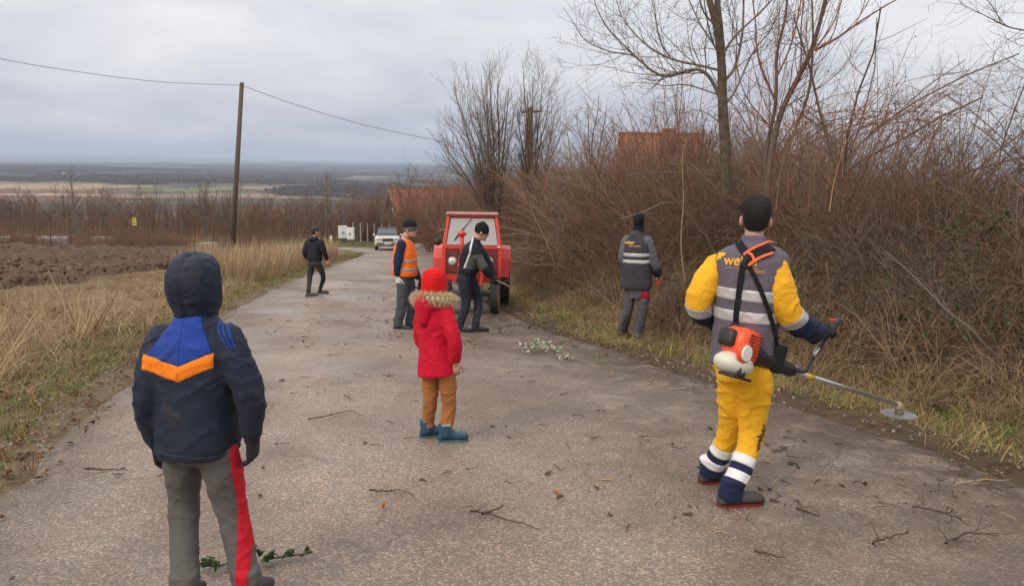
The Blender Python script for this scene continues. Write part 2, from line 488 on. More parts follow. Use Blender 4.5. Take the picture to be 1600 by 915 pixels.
el[0].position = 0.0; el[0].color = (0.58, 0.55, 0.52, 1); el[1].position = 1.0; el[1].color = (2.0, 1.95, 1.85, 1)
q = el.new(0.55); q.color = (0.95, 0.93, 0.91, 1); q = el.new(0.85); q.color = (1.25, 1.2, 1.12, 1)
nt.links.new(vsep.outputs[0], vr.inputs[0])
cc = mixc(nt, 0.85, base_c, vr.outputs[0], 'MULTIPLY')
big, _ = noise_col(nt, [(0.58, 0.53, 0.49), (1.0, 0.99, 0.98), (1.22, 1.22, 1.22)], 0.42, 5, 0.6, vec=ob, pos=[0.32, 0.5, 0.68], distort=0.6)
cc = mixc(nt, 0.8, cc, big, 'MULTIPLY')
fine, _ = noise_col(nt, [(0.7, 0.7, 0.7), (1.3, 1.28, 1.25)], 160.0, 3, 0.6, vec=ob)
cc = mixc(nt, 0.7, cc, fine, 'MULTIPLY')
# stains: brown mud drawn in from the verge and darker damp patches, in their own shapes
at = nn(nt, 'ShaderNodeAttribute', attribute_name='mud')
mudn, mf = noise_col(nt, [(0, 0, 0), (1, 1, 1)], 2.6, 10, 0.74, vec=ob, pos=[0.36, 0.55], distort=0.5)
mm = nn(nt, 'ShaderNodeMath', operation='MULTIPLY'); nt.links.new(mudn, mm.inputs[0]); nt.links.new(at.outputs['Fac'], mm.inputs[1])
cc = mixc(nt, mm.outputs[0], cc, (0.078, 0.052, 0.038))
rst, _ = noise_col(nt, [(0, 0, 0), (0.4, 0.4, 0.4)], 2.2, 5, 0.6, vec=ob, pos=[0.6, 0.78])
cc = mixc(nt, rst, cc, (0.21, 0.125, 0.075))
# cracks
vc = nn(nt, 'ShaderNodeTexVoronoi', feature='DISTANCE_TO_EDGE'); vc.inputs['Scale'].default_value = 0.55
wv = nn(nt, 'ShaderNodeTexNoise'); wv.inputs['Scale'].default_value = 2.5; wv.inputs['Detail'].default_value = 6; nt.links.new(ob, wv.inputs['Vector'])
vm = nn(nt, 'ShaderNodeVectorMath', operation='MULTIPLY_ADD'); nt.links.new(wv.outputs['Color'], vm.inputs[0]); vm.inputs[1].default_value = (0.7, 0.7, 0); nt.links.new(ob, vm.inputs[2])
nt.links.new(vm.outputs[0], vc.inputs['Vector'])
cr = nn(nt, 'ShaderNodeMapRange'); cr.inputs[1].default_value = 0.002; cr.inputs[2].default_value = 0.010; cr.inputs[3].default_value = 0.38; cr.inputs[4].default_value = 0.0
nt.links.new(vc.outputs['Distance'], cr.inputs[0])
cmask, _ = noise_col(nt, [(0, 0, 0), (1, 1, 1)], 0.5, 2, vec=ob, pos=[0.48, 0.6])
cm = nn(nt, 'ShaderNodeMath', operation='MULTIPLY'); nt.links.new(cr.outputs[0], cm.inputs[0]); nt.links.new(cmask, cm.inputs[1])
cc = mixc(nt, cm.outputs[0], cc, (0.04, 0.033, 0.03))
# wheel lines: paler, cleaner stone where tyres run
aw = nn(nt, 'ShaderNodeAttribute', attribute_name='track'); tn_, _ = noise_col(nt, [(0, 0, 0), (1, 1, 1)], 0.9, 6, 0.7, vec=ob, pos=[0.3, 0.7])
tm = nn(nt, 'ShaderNodeMath', operation='MULTIPLY'); nt.links.new(tn_, tm.inputs[0]); nt.links.new(aw.outputs['Fac'], tm.inputs[1])
cc = mixc(nt, tm.outputs[0], cc, mixc(nt, 1.0, cc, (1.32, 1.31, 1.30), 'MULTIPLY'))
nt.links.new(cc, b.inputs['Base Color'])
# damp surface: gloss differs in patches
wet, _ = noise_col(nt, [(0.36, 0.36, 0.36), (0.66, 0.66, 0.66)], 0.55, 6, 0.6, vec=ob, pos=[0.35, 0.62])
nt.links.new(wet, b.inputs['Roughness']); b.inputs['Specular IOR Level'].default_value = 0.42
hs = nn(nt, 'ShaderNodeMath', operation='MULTIPLY_ADD'); nt.links.new(vo.outputs['Distance'], hs.inputs[0]); hs.inputs[1].default_value = -1.0
_, hf = noise_col(nt, [(0, 0, 0), (1, 1, 1)], 180.0, 3, vec=ob); nt.links.new(hf, hs.inputs[2])
add_bump(nt, b, hs.outputs[0], 0.55, 0.006)
o = mobj('road', me, m); tag(o, kind='structure')
mud = np.zeros(len(V))
for i in range(rows):
    for k in range(ncol):
        t = k / (ncol - 1) * 2 - 1; x, y = V[i * ncol + k, :2]
        er = (1 - t) * CLP[i, 2]; elf = (1 + t) * CLP[i, 2]
        v = 1.0 * (1 - sstep(0.1, 2.4, er)) + 0.8 * (1 - sstep(0, 0.7, elf))
        v = max(v, 0.95 * math.exp(-((x + 0.4) ** 2 / 3.5 + (y - 13.0) ** 2 / 7.0)))
        v = max(v, 0.62 * (1 - sstep(0.5, 4.4, er)))
        mud[i * ncol + k] = v
trk = np.zeros(len(V))
for i in range(rows):
    for k in range(ncol):
        t = k / (ncol - 1) * 2 - 1; trk[i * ncol + k] = 0.8 * (math.exp(-((t + 0.42) / 0.13) ** 2) + math.exp(-((t - 0.10) / 0.13) ** 2))
a = me.attributes.new('track', 'FLOAT', 'POINT'); a.data.foreach_set('value', trk.astype(np.float32))
a = me.attributes.new('mud', 'FLOAT', 'POINT'); a.data.foreach_set('value', mud.astype(np.float32))

# side road where the car stands
V = []; rows2 = 26; nc2 = 9
for i in range(rows2):
    t = i / (rows2 - 1); cx = -6.6 - 1.6 * t + 1.2 * t * t; cy = 46 + 32 * t; w = 3.0
    for k in range(nc2):
        x = cx + (k / (nc2 - 1) * 2 - 1) * (w + 0.15 * float(vnoise(cx, cy, 0.8, 31 + k)))
        V.append((x, cy, max(float(base_h(x, cy)) + 0.022, Gz(x, cy) + 0.03)))
ii, jj = np.meshgrid(np.arange(rows2 - 1), np.arange(nc2 - 1), indexing='ij')
F = np.stack([ii * nc2 + jj, ii * nc2 + jj + 1, (ii + 1) * nc2 + jj + 1, (ii + 1) * nc2 + jj], -1).reshape(-1, 4)
me = from_np('side_road', np.array(V), F, True)
tag(mobj('side_road', me, MATS.setdefault('worn_chipseal', m)), kind='structure')

# ================================================================== ploughed strip of field
def plough_in(x, y):
    """inside mask of the ploughed strip"""
    lo = np.interp(y, [10, 16, 21.5, 29.5, 37.5, 39.5], [-10.0, -10.4, -10.9, -11.9, -11.8, -12.3])
    return sstep(0.0, 0.6, lo - x + 0.5 * vnoise(x, y, 1.7, 41)) * sstep(0, 0.8, 39.2 - y + 0.15 * (x + 13) * 0) * (x > -75) * sstep(0, .5, y - 6)
xs = np.concatenate([np.arange(-75, -34, 0.5), np.arange(-34, -10, 0.13)]); ys = np.arange(6, 40, 0.13)
XX, YY = np.meshgrid(xs, ys, indexing='ij'); XX = XX.ravel(); YY = YY.ravel()
pm = plough_in(XX, YY)
rid = np.sin((XX * 0.55 + YY * 0.83) * 2 * math.pi / 0.75 + 1.6 * vnoise(XX, YY, 2.0, 42))
hgt = 0.09 * rid + 0.17 * np.abs(vnoise(XX, YY, 0.33, 43)) + 0.08 * vnoise(XX, YY, 0.8, 44) + 0.10 * vnoise(XX, YY, 2.5, 45)
ZZ = G(XX, YY) + pm * (0.10 + hgt) - (1 - pm) * 0.12
ii, jj = np.meshgrid(np.arange(len(xs) - 1), np.arange(len(ys) - 1), indexing='ij'); ny = len(ys)
F = np.stack([ii * ny + jj, (ii + 1) * ny + jj, (ii + 1) * ny + jj + 1, ii * ny + jj + 1], -1).reshape(-1, 4)
keep = pm[F].max(1) > 0.02
me = from_np('ploughed_field', np.stack([XX, YY, ZZ], 1), F[keep], False)
m2, nt, b = newmat('turned_soil')
c1, f1 = noise_col(nt, [(0.05, 0.028, 0.017), (0.095, 0.053, 0.032), (0.14, 0.085, 0.055)], 2.2, 8, 0.7)
nt.links.new(c1, b.inputs['Base Color']); b.inputs['Roughness'].default_value = 0.95
add_bump(nt, b, f1, 0.7, 0.05)
tag(mobj('ploughed_field', me, m2), kind='structure')
# ================================================================== scattering and branching
def scatter(name, protos, pos, rot, scl, pid, kind='stuff', label=None, cat=None):
    """one object that repeats small plant pieces over many points"""
    col = bpy.data.collections.new(name + '_pieces')
    for i, (me) in enumerate(protos):
        po = bpy.data.objects.new('%s_piece_%02d' % (name, i), me); col.objects.link(po)
    n = len(pos)
    me = bpy.data.meshes.new(name); me.vertices.add(n); me.vertices.foreach_set('co', np.asarray(pos, np.float32).ravel())
    for an, ty, arr in (('rot', 'FLOAT_VECTOR', rot), ('scl', 'FLOAT_VECTOR', scl)):
        a = me.attributes.new(an, ty, 'POINT'); a.data.foreach_set('vector', np.asarray(arr, np.float32).ravel())
    a = me.attributes.new('pid', 'INT', 'POINT'); a.data.foreach_set('value', np.asarray(pid, np.int32))
    o = bpy.data.objects.new(name, me); COL.objects.link(o)
    ng = bpy.data.node_groups.new(name + '_spread', 'GeometryNodeTree')
    ng.interface.new_socket('Geometry', in_out='INPUT', socket_type='NodeSocketGeometry')
    ng.interface.new_socket('Geometry', in_out='OUTPUT', socket_type='NodeSocketGeometry')
    gi = ng.nodes.new('NodeGroupInput'); go = ng.nodes.new('NodeGroupOutput')
    iop = ng.nodes.new('GeometryNodeInstanceOnPoints'); ci = ng.nodes.new('GeometryNodeCollectionInfo')
    ci.inputs['Collection'].default_value = col; ci.inputs['Separate Children'].default_value = True; ci.inputs['Reset Children'].default_value = True
    def na(nm, ty):
        q = ng.nodes.new('GeometryNodeInputNamedAttribute'); q.data_type = ty; q.inputs[0].default_value = nm; return q.outputs[0]
    e2r = ng.nodes.new('FunctionNodeEulerToRotation')
    ng.links.new(na('rot', 'FLOAT_VECTOR'), e2r.inputs[0]); ng.links.new(e2r.outputs[0], iop.inputs['Rotation'])
    ng.links.new(na('scl', 'FLOAT_VECTOR'), iop.inputs['Scale']); ng.links.new(na('pid', 'INT'), iop.inputs['Instance Index'])
    iop.inputs['Pick Instance'].default_value = True
    ng.links.new(gi.outputs[0], iop.inputs['Points']); ng.links.new(ci.outputs[0], iop.inputs['Instance']); ng.links.new(iop.outputs[0], go.inputs[0])
    md = o.modifiers.new('spread', 'NODES'); md.node_group = ng
    tag(o, label, cat, kind=kind)
    return o
def tubes_mesh(name, lines, mats, sides=None, matid=None):
    """many tapered twigs as one mesh"""
    Vs, Fs, Ms = [], [], []; off = 0
    for li, (p, r) in enumerate(lines):
        p = np.asarray(p, float); r = np.asarray(r, float); k = len(p)
        s = sides or (3 if r[0] < 0.012 else 5 if r[0] < 0.05 else 8)
        t = np.gradient(p, axis=0); t /= np.linalg.norm(t, axis=1)[:, None] + 1e-9
        ref = np.array([0.31, 0.9, 0.3]) if abs(t[0, 1]) < 0.8 else np.array([0.95, 0.1, 0.3])
        a = ref - t * (t @ ref)[:, None]; a /= np.linalg.norm(a, axis=1)[:, None] + 1e-9
        bb = np.cross(t, a)
        an = np.arange(s) * 2 * math.pi / s
        V = p[:, None, :] + r[:, None, None] * (np.cos(an)[None, :, None] * a[:, None, :] + np.sin(an)[None, :, None] * bb[:, None, :])
        Vs.append(V.reshape(-1, 3))
        i, j = np.meshgrid(np.arange(k - 1), np.arange(s), indexing='ij'); j2 = (j + 1) % s
        Fs.append(off + np.stack([i * s + j, i * s + j2, (i + 1) * s + j2, (i + 1) * s + j], -1).reshape(-1, 4))
        Ms.append(np.full((k - 1) * s, 0 if matid is None else matid[li], np.int32))
        off += k * s
    me = from_np(name, np.concatenate(Vs), np.concatenate(Fs), True)
    for q in mats: me.materials.append(q)
    if matid is not None: me.polygons.foreach_set('material_index', np.concatenate(Ms))
    return me
def wander(rng, p, d, L, r, n, wob, up, rtip=0.35):
    pts = [np.array(p, float)]; d = np.array(d, float); d /= np.linalg.norm(d); rr = [r]
    for i in range(n):
        d = d + rng.normal(0, wob, 3) + np.array([0, 0, up]); d /= np.linalg.norm(d)
        pts.append(pts[-1] + d * L / n); rr.append(r * (1 - (1 - rtip) * (i + 1) / n))
    return np.array(pts), np.array(rr)
def sprout(rng, out, line, lvl, prm, rmin=0.0022):
    """side branches off a polyline; prm[lvl] = (per metre, start, len0, len1, angle0, angle1, wob, up, nseg, rratio)"""
    if lvl >= len(prm): return
    dens, st, l0, l1, a0, a1, wob, up, ns, rr = prm[lvl]
    p, r = line; seg = np.linalg.norm(np.diff(p, axis=0), axis=1); L = seg.sum(); cum = np.concatenate([[0], np.cumsum(seg)])
    n = rng.poisson(max(0.0, dens * L * (1 - st)))
    for _ in range(n):
        t = st + (1 - st) * rng.random(); s = t * L; i = min(len(seg) - 1, int(np.searchsorted(cum, s) - 1)); i = max(i, 0)
        f = (s - cum[i]) / (seg[i] + 1e-9); q = p[i] * (1 - f) + p[i + 1] * f; rad = r[i] * (1 - f) + r[i + 1] * f
        d = (p[i + 1] - p[i]) / (seg[i] + 1e-9)
        o_ = rng.normal(0, 1, 3); o_ -= d * (o_ @ d); o_ /= np.linalg.norm(o_) + 1e-9
        an = math.radians(rng.uniform(a0, a1)); dd = d * math.cos(an) + o_ * math.sin(an)
        ll = rng.uniform(l0, l1) * (1.15 - 0.6 * t)
        ln = wander(rng, q, dd, ll, max(rmin, rad * rr), ns, wob, up)
        out.append(ln); sprout(rng, out, ln, lvl + 1, prm, rmin)

BARK = plain('bark_grey_brown', (0.125, 0.095, 0.075), 0.9, var=0.35, scale=14, bump=0.6, bscale=40, spec=0.15)
TWIG = leafy('twig_brown', [(0.12, 0.072, 0.048), (0.23, 0.15, 0.10), (0.16, 0.10, 0.068), (0.29, 0.20, 0.135)])
TWIG_RED = leafy('twig_russet', [(0.15, 0.072, 0.045), (0.27, 0.135, 0.088), (0.20, 0.11, 0.072), (0.32, 0.19, 0.13)])
TWIG_TAN = leafy('twig_tan', [(0.24, 0.155, 0.09), (0.38, 0.26, 0.16), (0.17, 0.115, 0.07)])
TWIG_DARK = leafy('twig_umber', [(0.075, 0.047, 0.032), (0.165, 0.108, 0.074), (0.12, 0.078, 0.052)])
TWIG_GREY = leafy('twig_grey', [(0.11, 0.082, 0.066), (0.21, 0.168, 0.138), (0.155, 0.12, 0.098)])
STRAW = leafy('dry_straw', [(0.26, 0.17, 0.095), (0.48, 0.355, 0.215), (0.37, 0.26, 0.15), (0.54, 0.43, 0.29)])
STRAW_D = leafy('dull_straw', [(0.16, 0.10, 0.055), (0.29, 0.19, 0.105), (0.22, 0.145, 0.08)])
GREEN = leafy('verge_green', [(0.075, 0.095, 0.022), (0.16, 0.17, 0.05), (0.24, 0.20, 0.085), (0.11, 0.13, 0.035)])
LEAF = leafy('fallen_leaf', [(0.10, 0.055, 0.028), (0.21, 0.12, 0.055), (0.15, 0.085, 0.045), (0.30, 0.19, 0.09)])
IVY = leafy('ivy_green', [(0.02, 0.045, 0.012), (0.045, 0.085, 0.025), (0.03, 0.06, 0.018)], rough=0.4)

def tuft_mesh(name, rng, n, h0, h1, w, spread, lean, mat, bend=0.6):
    V, F = [], []
    for i in range(n):
        a = rng.uniform(0, 2 * math.pi); rad = spread * math.sqrt(rng.random()); p = np.array([math.cos(a) * rad, math.sin(a) * rad, -0.03])
        b_ = rng.uniform(0, 2 * math.pi); ln = rng.uniform(0.1, 1) * lean; h = rng.uniform(h0, h1)
        side = np.array([-math.sin(b_), math.cos(b_), 0]) * w * rng.uniform(0.6, 1.3)
        out = np.array([math.cos(b_), math.sin(b_), 0]); k = len(V)
        for s, ww in ((0, 1), (0.4, 0.9), (0.75, 0.6)):
            q = p + np.array([0, 0, h * s * (1 - bend * 0.35 * s * ln)]) + out * (ln * h * (s * 0.35 + bend * s * s))
            V += [q - side * ww, q + side * ww]
        s = 1.0; q = p + np.array([0, 0, h * s * (1 - bend * 0.55 * ln)]) + out * (ln * h * (s * 0.35 + bend * s * s)); V.append(q)
        F += [(k, k + 1, k + 3, k + 2), (k + 2, k + 3, k + 5, k + 4), (k + 4, k + 5, k + 6, k + 6)]
    bm = bmesh.new(); vs = [bm.verts.new(v) for v in V]
    for f in F: bm.faces.new([vs[i] for i in dict.fromkeys(f)])
    me = from_bm(name, bm); me.materials.append(mat); return me
def leaf_mesh(name, L, W, mat, curl=0.25):
    bm = bmesh.new(); pr = [(0, 0), (0.25, 0.42), (0.55, 0.5), (0.8, 0.3), (1, 0)]
    mid = [bm.verts.new((0, (t - .5) * L, 0.15 * L * math.sin(t * 3))) for t, _ in pr]
    lf = [bm.verts.new((-w * W, (t - .5) * L, 0.15 * L * math.sin(t * 3) + curl * w * W)) for t, w in pr[1:-1]]
    rt = [bm.verts.new((w * W, (t - .5) * L, 0.15 * L * math.sin(t * 3) + curl * w * W * .6)) for t, w in pr[1:-1]]
    for sd in (lf, rt):
        ch = [mid[0]] + sd + [mid[-1]]
        for i in range(4):
            fs = list(dict.fromkeys([ch[i], ch[i + 1], mid[i + 1], mid[i]]))
            if len(fs) >= 3: bm.faces.new(fs)
    me = from_bm(name, bm, True); me.materials.append(mat); return me

rg = np.random.default_rng(11)
def sample(n, x0, x1, y0, y1):
    return rg.uniform(x0, x1, n), rg.uniform(y0, y1, n)
def place(x, y, smin, smax, npro, tilt=0.12, sink=0.0):
    z = G(x, y) - sink; n = len(x)
    rot = np.stack([rg.normal(0, tilt, n), rg.normal(0, tilt, n), rg.uniform(0, 6.28, n)], 1)
    s = rg.uniform(smin, smax, n); scl = np.stack([s, s, s * rg.uniform(0.85, 1.2, n)], 1)
    return np.stack([x, y, z], 1), rot, scl, rg.integers(0, npro, n)

# ------------------------------------------------------------------ dry grass of the left bank
dry = [tuft_mesh('dry_tuft', rg, 26, 0.10, 0.38, 0.0035, 0.15, 1.25, STRAW, 1.0) for _ in range(4)] + \
      [tuft_mesh('dry_tuft_dull', rg, 26, 0.08, 0.32, 0.0035, 0.17, 1.35, STRAW_D, 1.1) for _ in range(3)] + \
      [tuft_mesh('tall_tuft', rg, 20, 0.55, 1.15, 0.0045, 0.12, 0.5, STRAW, 0.7) for _ in range(3)]
x, y = sample(26000, -32, -2.2, 2.6, 47)
d, s = road_uv(x, y); pm = plough_in(x, y)
keepm = (s < 0) & (d > 0.55 + 0.5 * rg.random(len(x))) & (pm < 0.25 + 0.1 * rg.random(len(x))) & (rg.random(len(x)) < np.clip(0.95 - d * 0.02, .3, 1)) & (d < 26)
x, y, d = x[keepm], y[keepm], d[keepm]
pos, rot, scl, pid = place(x, y, 0.7, 1.35, 7, 0.38)
tall = (vnoise(x, y, 2.2, 51) > 0.35) & (d > 0.9) & ((d < 3.5) | (y < 13)) & (rg.random(len(x)) < 0.20)
pid[tall] = rg.integers(7, 10, tall.sum()); 
far_ = np.clip((y - 14) / 22, 0, 1)
scl *= (0.45 + 0.55 * np.clip(vnoise(x, y, 2.2, 52) + 0.5, 0, 1))[:, None]
scl *= np.where((d > 2.6) & (y > 14), 0.62, 1.0)[:, None]
k = (vnoise(x, y, 1.6, 54) > 0.1) & ~tall; pid[k] = rg.integers(4, 7, k.sum())
scatter('dry_grass', dry, pos, rot, scl, pid, label='dry straw coloured grass covering the bank between road and ploughed field', cat='grass')
x, y = sample(900, -9.6, -6.6, 21, 40); d, s = road_uv(x, y)
k = (s < 0) & (d > 0.8) & (d < 2.9); x, y = x[k], y[k]
pos, rot, scl, pid = place(x, y, 0.8, 1.35, 3, 0.15)
scatter('tall_reed_grass', dry[7:], pos, rot, scl, pid, label='tall pale reed grass standing along the road before the bend', cat='grass')

# ------------------------------------------------------------------ green verge grass
grn = [tuft_mesh('green_tuft', rg, 16, 0.05, 0.15, 0.003, 0.09, 1.0, GREEN, 0.8) for _ in range(4)] + [tuft_mesh('pale_tuft', rg, 12, 0.07, 0.2, 0.003, 0.1, 1.1, STRAW_D, 0.9) for _ in range(2)] + [tuft_mesh('strawy_tuft', rg, 18, 0.08, 0.24, 0.003, 0.12, 1.4, leafy('yellowed_grass', [(0.24, 0.19, 0.06), (0.40, 0.29, 0.12), (0.17, 0.16, 0.05), (0.34, 0.22, 0.08)]), 1.1)]
x, y = sample(42000, -9.5, 6.5, 2.6, 45); d, s = road_uv(x, y)
n1 = vnoise(x, y, 0.8, 53)
k = ((s < 0) & (d > 0.02 + 0.22 * n1) & (d < 1.5 + 0.5 * n1)) | ((s > 0) & (d > 0.12 + 0.4 * n1) & (d < 1.6 + 0.5 * n1) & (rg.random(len(x)) < 0.75))
x, y, s = x[k], y[k], s[k]
pos, rot, scl, pid = place(x, y, 0.7, 1.3, 6, 0.2)
rt_ = s > 0; pid[rt_ & (rg.random(len(x)) < 0.45)] = 6
scatter('verge_grass', grn, pos, rot, scl, pid, label='short green and yellowing grass along both road edges', cat='grass')
x, y = sample(9000, -30, 4, 52, 76); d, s = road_uv(x, y); k = (d > 0.3) & ~((x > -11.5) & (x < -4.2)); x, y = x[k], y[k]
pos, rot, scl, pid = place(x, y, 1.2, 2.2, 4, 0.2)
scatter('roadside_lawn_grass', grn, pos, rot, scl, pid, label='green grass strip beyond the bend in front of the white boxes', cat='grass')

# ------------------------------------------------------------------ grassy foot of the right bank
BROWNST = leafy('withered_stalk', [(0.13, 0.082, 0.05), (0.27, 0.18, 0.105), (0.19, 0.125, 0.072), (0.34, 0.24, 0.145)])
hang = [tuft_mesh('hanging_tuft', rg, 30, 0.25, 0.75, 0.0035, 0.16, 1.5, BROWNST, 1.2) for _ in range(4)]
x, y = sample(26000, -5, 10, 3.2, 46); d, s = road_uv(x, y); n1 = vnoise(x, y, 0.9, 55)
k = (s > 0) & (d > 0.65 + 0.4 * n1) & (d < 4.2) & (rg.random(len(x)) < np.where(y < 10, 0.95, 0.6) * np.clip(1.6 - d * 0.22, 0.25, 1)); x, y, d = x[k], y[k], d[k]
pos, rot, scl, pid = place(x, y, 0.55, 1.2, 11, 0.35)
u_ = rg.random(len(x)); pid = np.where(u_ < 0.55, rg.integers(7, 11, len(x)), np.where(u_ < 0.85, rg.integers(4, 7, len(x)), rg.integers(0, 4, len(x))))
scl *= (0.55 + 0.45 * sstep(0.6, 1.8, d))[:, None]
scatter('bank_grass', dry[:7] + hang, pos, rot, scl, pid, label='withered grass clumps on the foot of the scrub bank', cat='grass')

# ------------------------------------------------------------------ bramble thicket on the bank
def bush(seed, nst, h, spread, mat, wob=0.13, up=0.02, dens=7.0, arch=-0.06, r0=0.007, leaves=60):
    q = np.random.default_rng(seed); out = []
    for _ in range(nst):
        a = q.uniform(0, 6.28); el = q.uniform(0.35, 1.35); d = np.array([math.cos(a) * math.cos(el), math.sin(a) * math.cos(el), math.sin(el)])
        p = np.array([q.normal(0, spread), q.normal(0, spread), -0.05])
        ln = wander(q, p, d, h * q.uniform(0.55, 1.25), r0 * q.uniform(0.6, 1.3), 6, wob, arch * q.uniform(0, 1.6), 0.4)
        out.append(ln)
        sprout(q, out, ln, 0, [(dens, 0.15, 0.25, 0.75, 25, 75, 0.16, up, 3, 0.55), (4.5, 0.2, 0.12, 0.35, 25, 70, 0.16, up, 2, 0.6)], 0.0018)
    me = tubes_mesh('bush', out, [mat, LEAF])
    if leaves:
        tips = [l[0][q.integers(1, len(l[0]))] for l in (out[i] for i in q.integers(0, len(out), leaves))]
        bm = bmesh.new(); bm.from_mesh(me)
        for t in tips:
            s_ = q.uniform(0.012, 0.028); d1 = Vector(q.normal(0, 1, 3)).normalized() * s_; d2 = Vector(q.normal(0, 1, 3)).normalized() * s_ * .7
            t = Vector(t); f = bm.faces.new([bm.verts.new(t), bm.verts.new(t + d1 + d2 * .6), bm.verts.new(t + d1 * 2), bm.verts.new(t + d1 - d2 * .6)]); f.material_index = 1
        bm.to_mesh(me); bm.free()
    return me
bushes = [bush(101, 26, 1.5, 0.30, TWIG_DARK), bush(102, 24, 1.6, 0.30, TWIG), bush(103, 26, 1.4, 0.3, TWIG), bush(104, 22, 1.7, 0.25, TWIG_TAN, arch=-0.10),
          bush(105, 26, 1.7, 0.28, TWIG_RED, up=0.08, arch=0.0), bush(106, 26, 1.8, 0.25, TWIG_RED, up=0.10, arch=0.01), bush(107, 18, 2.0, 0.3, TWIG_DARK, arch=-0.12, leaves=420),
          bush(108, 7, 2.1, 0.12, TWIG_TAN, wob=0.06, arch=0.05, dens=3.0, leaves=10, r0=0.010),
          bush(109, 9, 2.3, 0.3, TWIG_GREY, wob=0.16, arch=-0.10, dens=4.0, leaves=30, r0=0.016), bush(110, 30, 1.3, 0.35, TWIG_GREY, leaves=200)]
x, y = sample(5200, -6, 24, 3.5, 62); d, s = road_uv(x, y)
cl = vnoise(x, y, 2.1, 61)
dmin = np.where(y < 9.5, 1.75, 1.35) + 0.45 * cl
k = (s > 0) & (d > dmin) & (d < 11) & (rg.random(len(x)) < np.where(d < 4.5, 1.0, 0.38)) & (np.abs(x) < y * 0.85 + 3)
x, y, d = x[k], y[k], d[k]
pos, rot, scl, pid = place(x, y, 0.75, 1.15, 7, 0.2)
edge = sstep(1.3, 3.6, d)[:, None]
scl *= (0.45 + np.interp(y, [6, 9, 14, 22, 30, 40, 60], [0.85, 1.0, 1.25, 1.5, 1.55, 1.15, 0.9])[:, None] * edge) * (0.92 + 0.22 * vnoise(x, y, 4.0, 62))[:, None]
k = (y < 11.5) | (rg.random(len(x)) < 0.35); pid[k] = np.array([0, 1, 2, 3, 6, 8, 9, 9, 0])[rg.integers(0, 9, k.sum())]
redz = (y > 11) & (d > 3.0) & (vnoise(x, y, 3.5, 63) > -0.25); pid[redz & (rg.random(len(x)) < 0.38)] = 4
k2 = redz & (rg.random(len(x)) < 0.22); pid[k2] = 5
pid[rg.random(len(x)) < 0.07] = 7; lowz = d < 3.0; k3 = lowz & (rg.random(len(x)) < 0.4); pid[k3] = np.where(rg.random(k3.sum()) < 0.5, 0, 9)
k4 = vnoise(x, y, 1.3, 64) < 0.62; pos, rot, scl, pid = pos[k4], rot[k4], scl[k4], pid[k4]
print('thicket', len(x))
scatter('bramble_thicket', bushes, pos, rot, scl, pid, label='dense leafless brown bramble and brier thicket covering the roadside bank', cat='thicket')

# clods on the ploughed strip, grit along the road edges
def lump(r, seed, mat, flat=0.7):
    qq = np.random.default_rng(seed); bm = bmesh.new(); bmesh.ops.create_icosphere(bm, subdivisions=1, radius=r)
    for v in bm.verts: v.co = v.co * qq.uniform(0.6, 1.35); v.co.z *= flat
    me = from_bm('lump', bm); me.materials.append(mat); return me
SOILC = leafy('soil_clod', [(0.07, 0.039, 0.024), (0.145, 0.086, 0.055), (0.10, 0.058, 0.037), (0.19, 0.122, 0.082)])
clods = [lump(0.075, 600 + i, SOILC, 0.75) for i in range(5)]
x, y = sample(16000, -40, -9.5, 8, 40); k = plough_in(x, y) > 0.35; x, y = x[k], y[k]; n = len(x)
z = G(x, y) + 0.12 + 0.06 * rg.random(n); s_ = rg.uniform(0.35, 1.3, n) ** 1.5
scatter('soil_clods', clods, np.stack([x, y, z], 1), rg.uniform(0, 6.28, (n, 3)), np.stack([s_, s_, s_], 1), rg.integers(0, 5, n), label='turned clods of brown soil on the ploughed strip', cat='soil')
GRIT = leafy('edge_grit', [(0.12, 0.09, 0.065), (0.30, 0.25, 0.20), (0.20, 0.16, 0.12), (0.40, 0.35, 0.29)])
grit = [lump(0.014, 620 + i, GRIT, 0.6) for i in range(4)]
x, y = sample(60000, -9, 6, 2.6, 30); d, s = road_uv(x, y)
k = (rg.random(len(x)) < np.where(s < 0, np.exp(-((d - 0.1) / 0.33) ** 2), 0.5 * np.exp(-((d - 0.15) / 0.4) ** 2)) * np.clip(14 / y, 0.15, 1)); x, y = x[k], y[k]; n = len(x)
z = np.maximum(G(x, y), base_h(x, y) - 0.02) + 0.006; s_ = rg.uniform(0.35, 1.5, n)
scatter('edge_gravel', grit, np.stack([x, y, z], 1), rg.uniform(0, 6.28, (n, 3)), np.stack([s_, s_, s_], 1), rg.integers(0, 4, n), label='loose grit and small stones along the road edges', cat='gravel')
# leaf litter on the bank foot and verge
lfm = [leaf_mesh('litter_leaf', 0.055, 0.04, LEAF, c_) for c_ in (0.2, 0.6, -0.3)]
x, y = sample(30000, -5, 10, 3, 30); d, s = road_uv(x, y)
k = ((s > 0) & (d > -0.5) & (d < 4.5) & (rg.random(len(x)) < np.clip(0.25 + 0.35 * d, 0.03, 0.8))) | ((s < 0) & (d > -0.35) & (d < 1.2) & (rg.random(len(x)) < 0.6)); x, y = x[k], y[k]
n = len(x); z = np.maximum(G(x, y), base_h(x, y)) + 0.012
rot = np.stack([rg.normal(0, 0.35, n), rg.normal(0, 0.35, n), rg.uniform(0, 6.28, n)], 1); s_ = rg.uniform(0.5, 1.2, n)
scatter('leaf_litter', lfm, np.stack([x, y, z], 1), rot, np.stack([s_, s_, s_], 1), rg.integers(0, 3, n), label='small dead brown leaves strewn over verge and bank', cat='leaves')

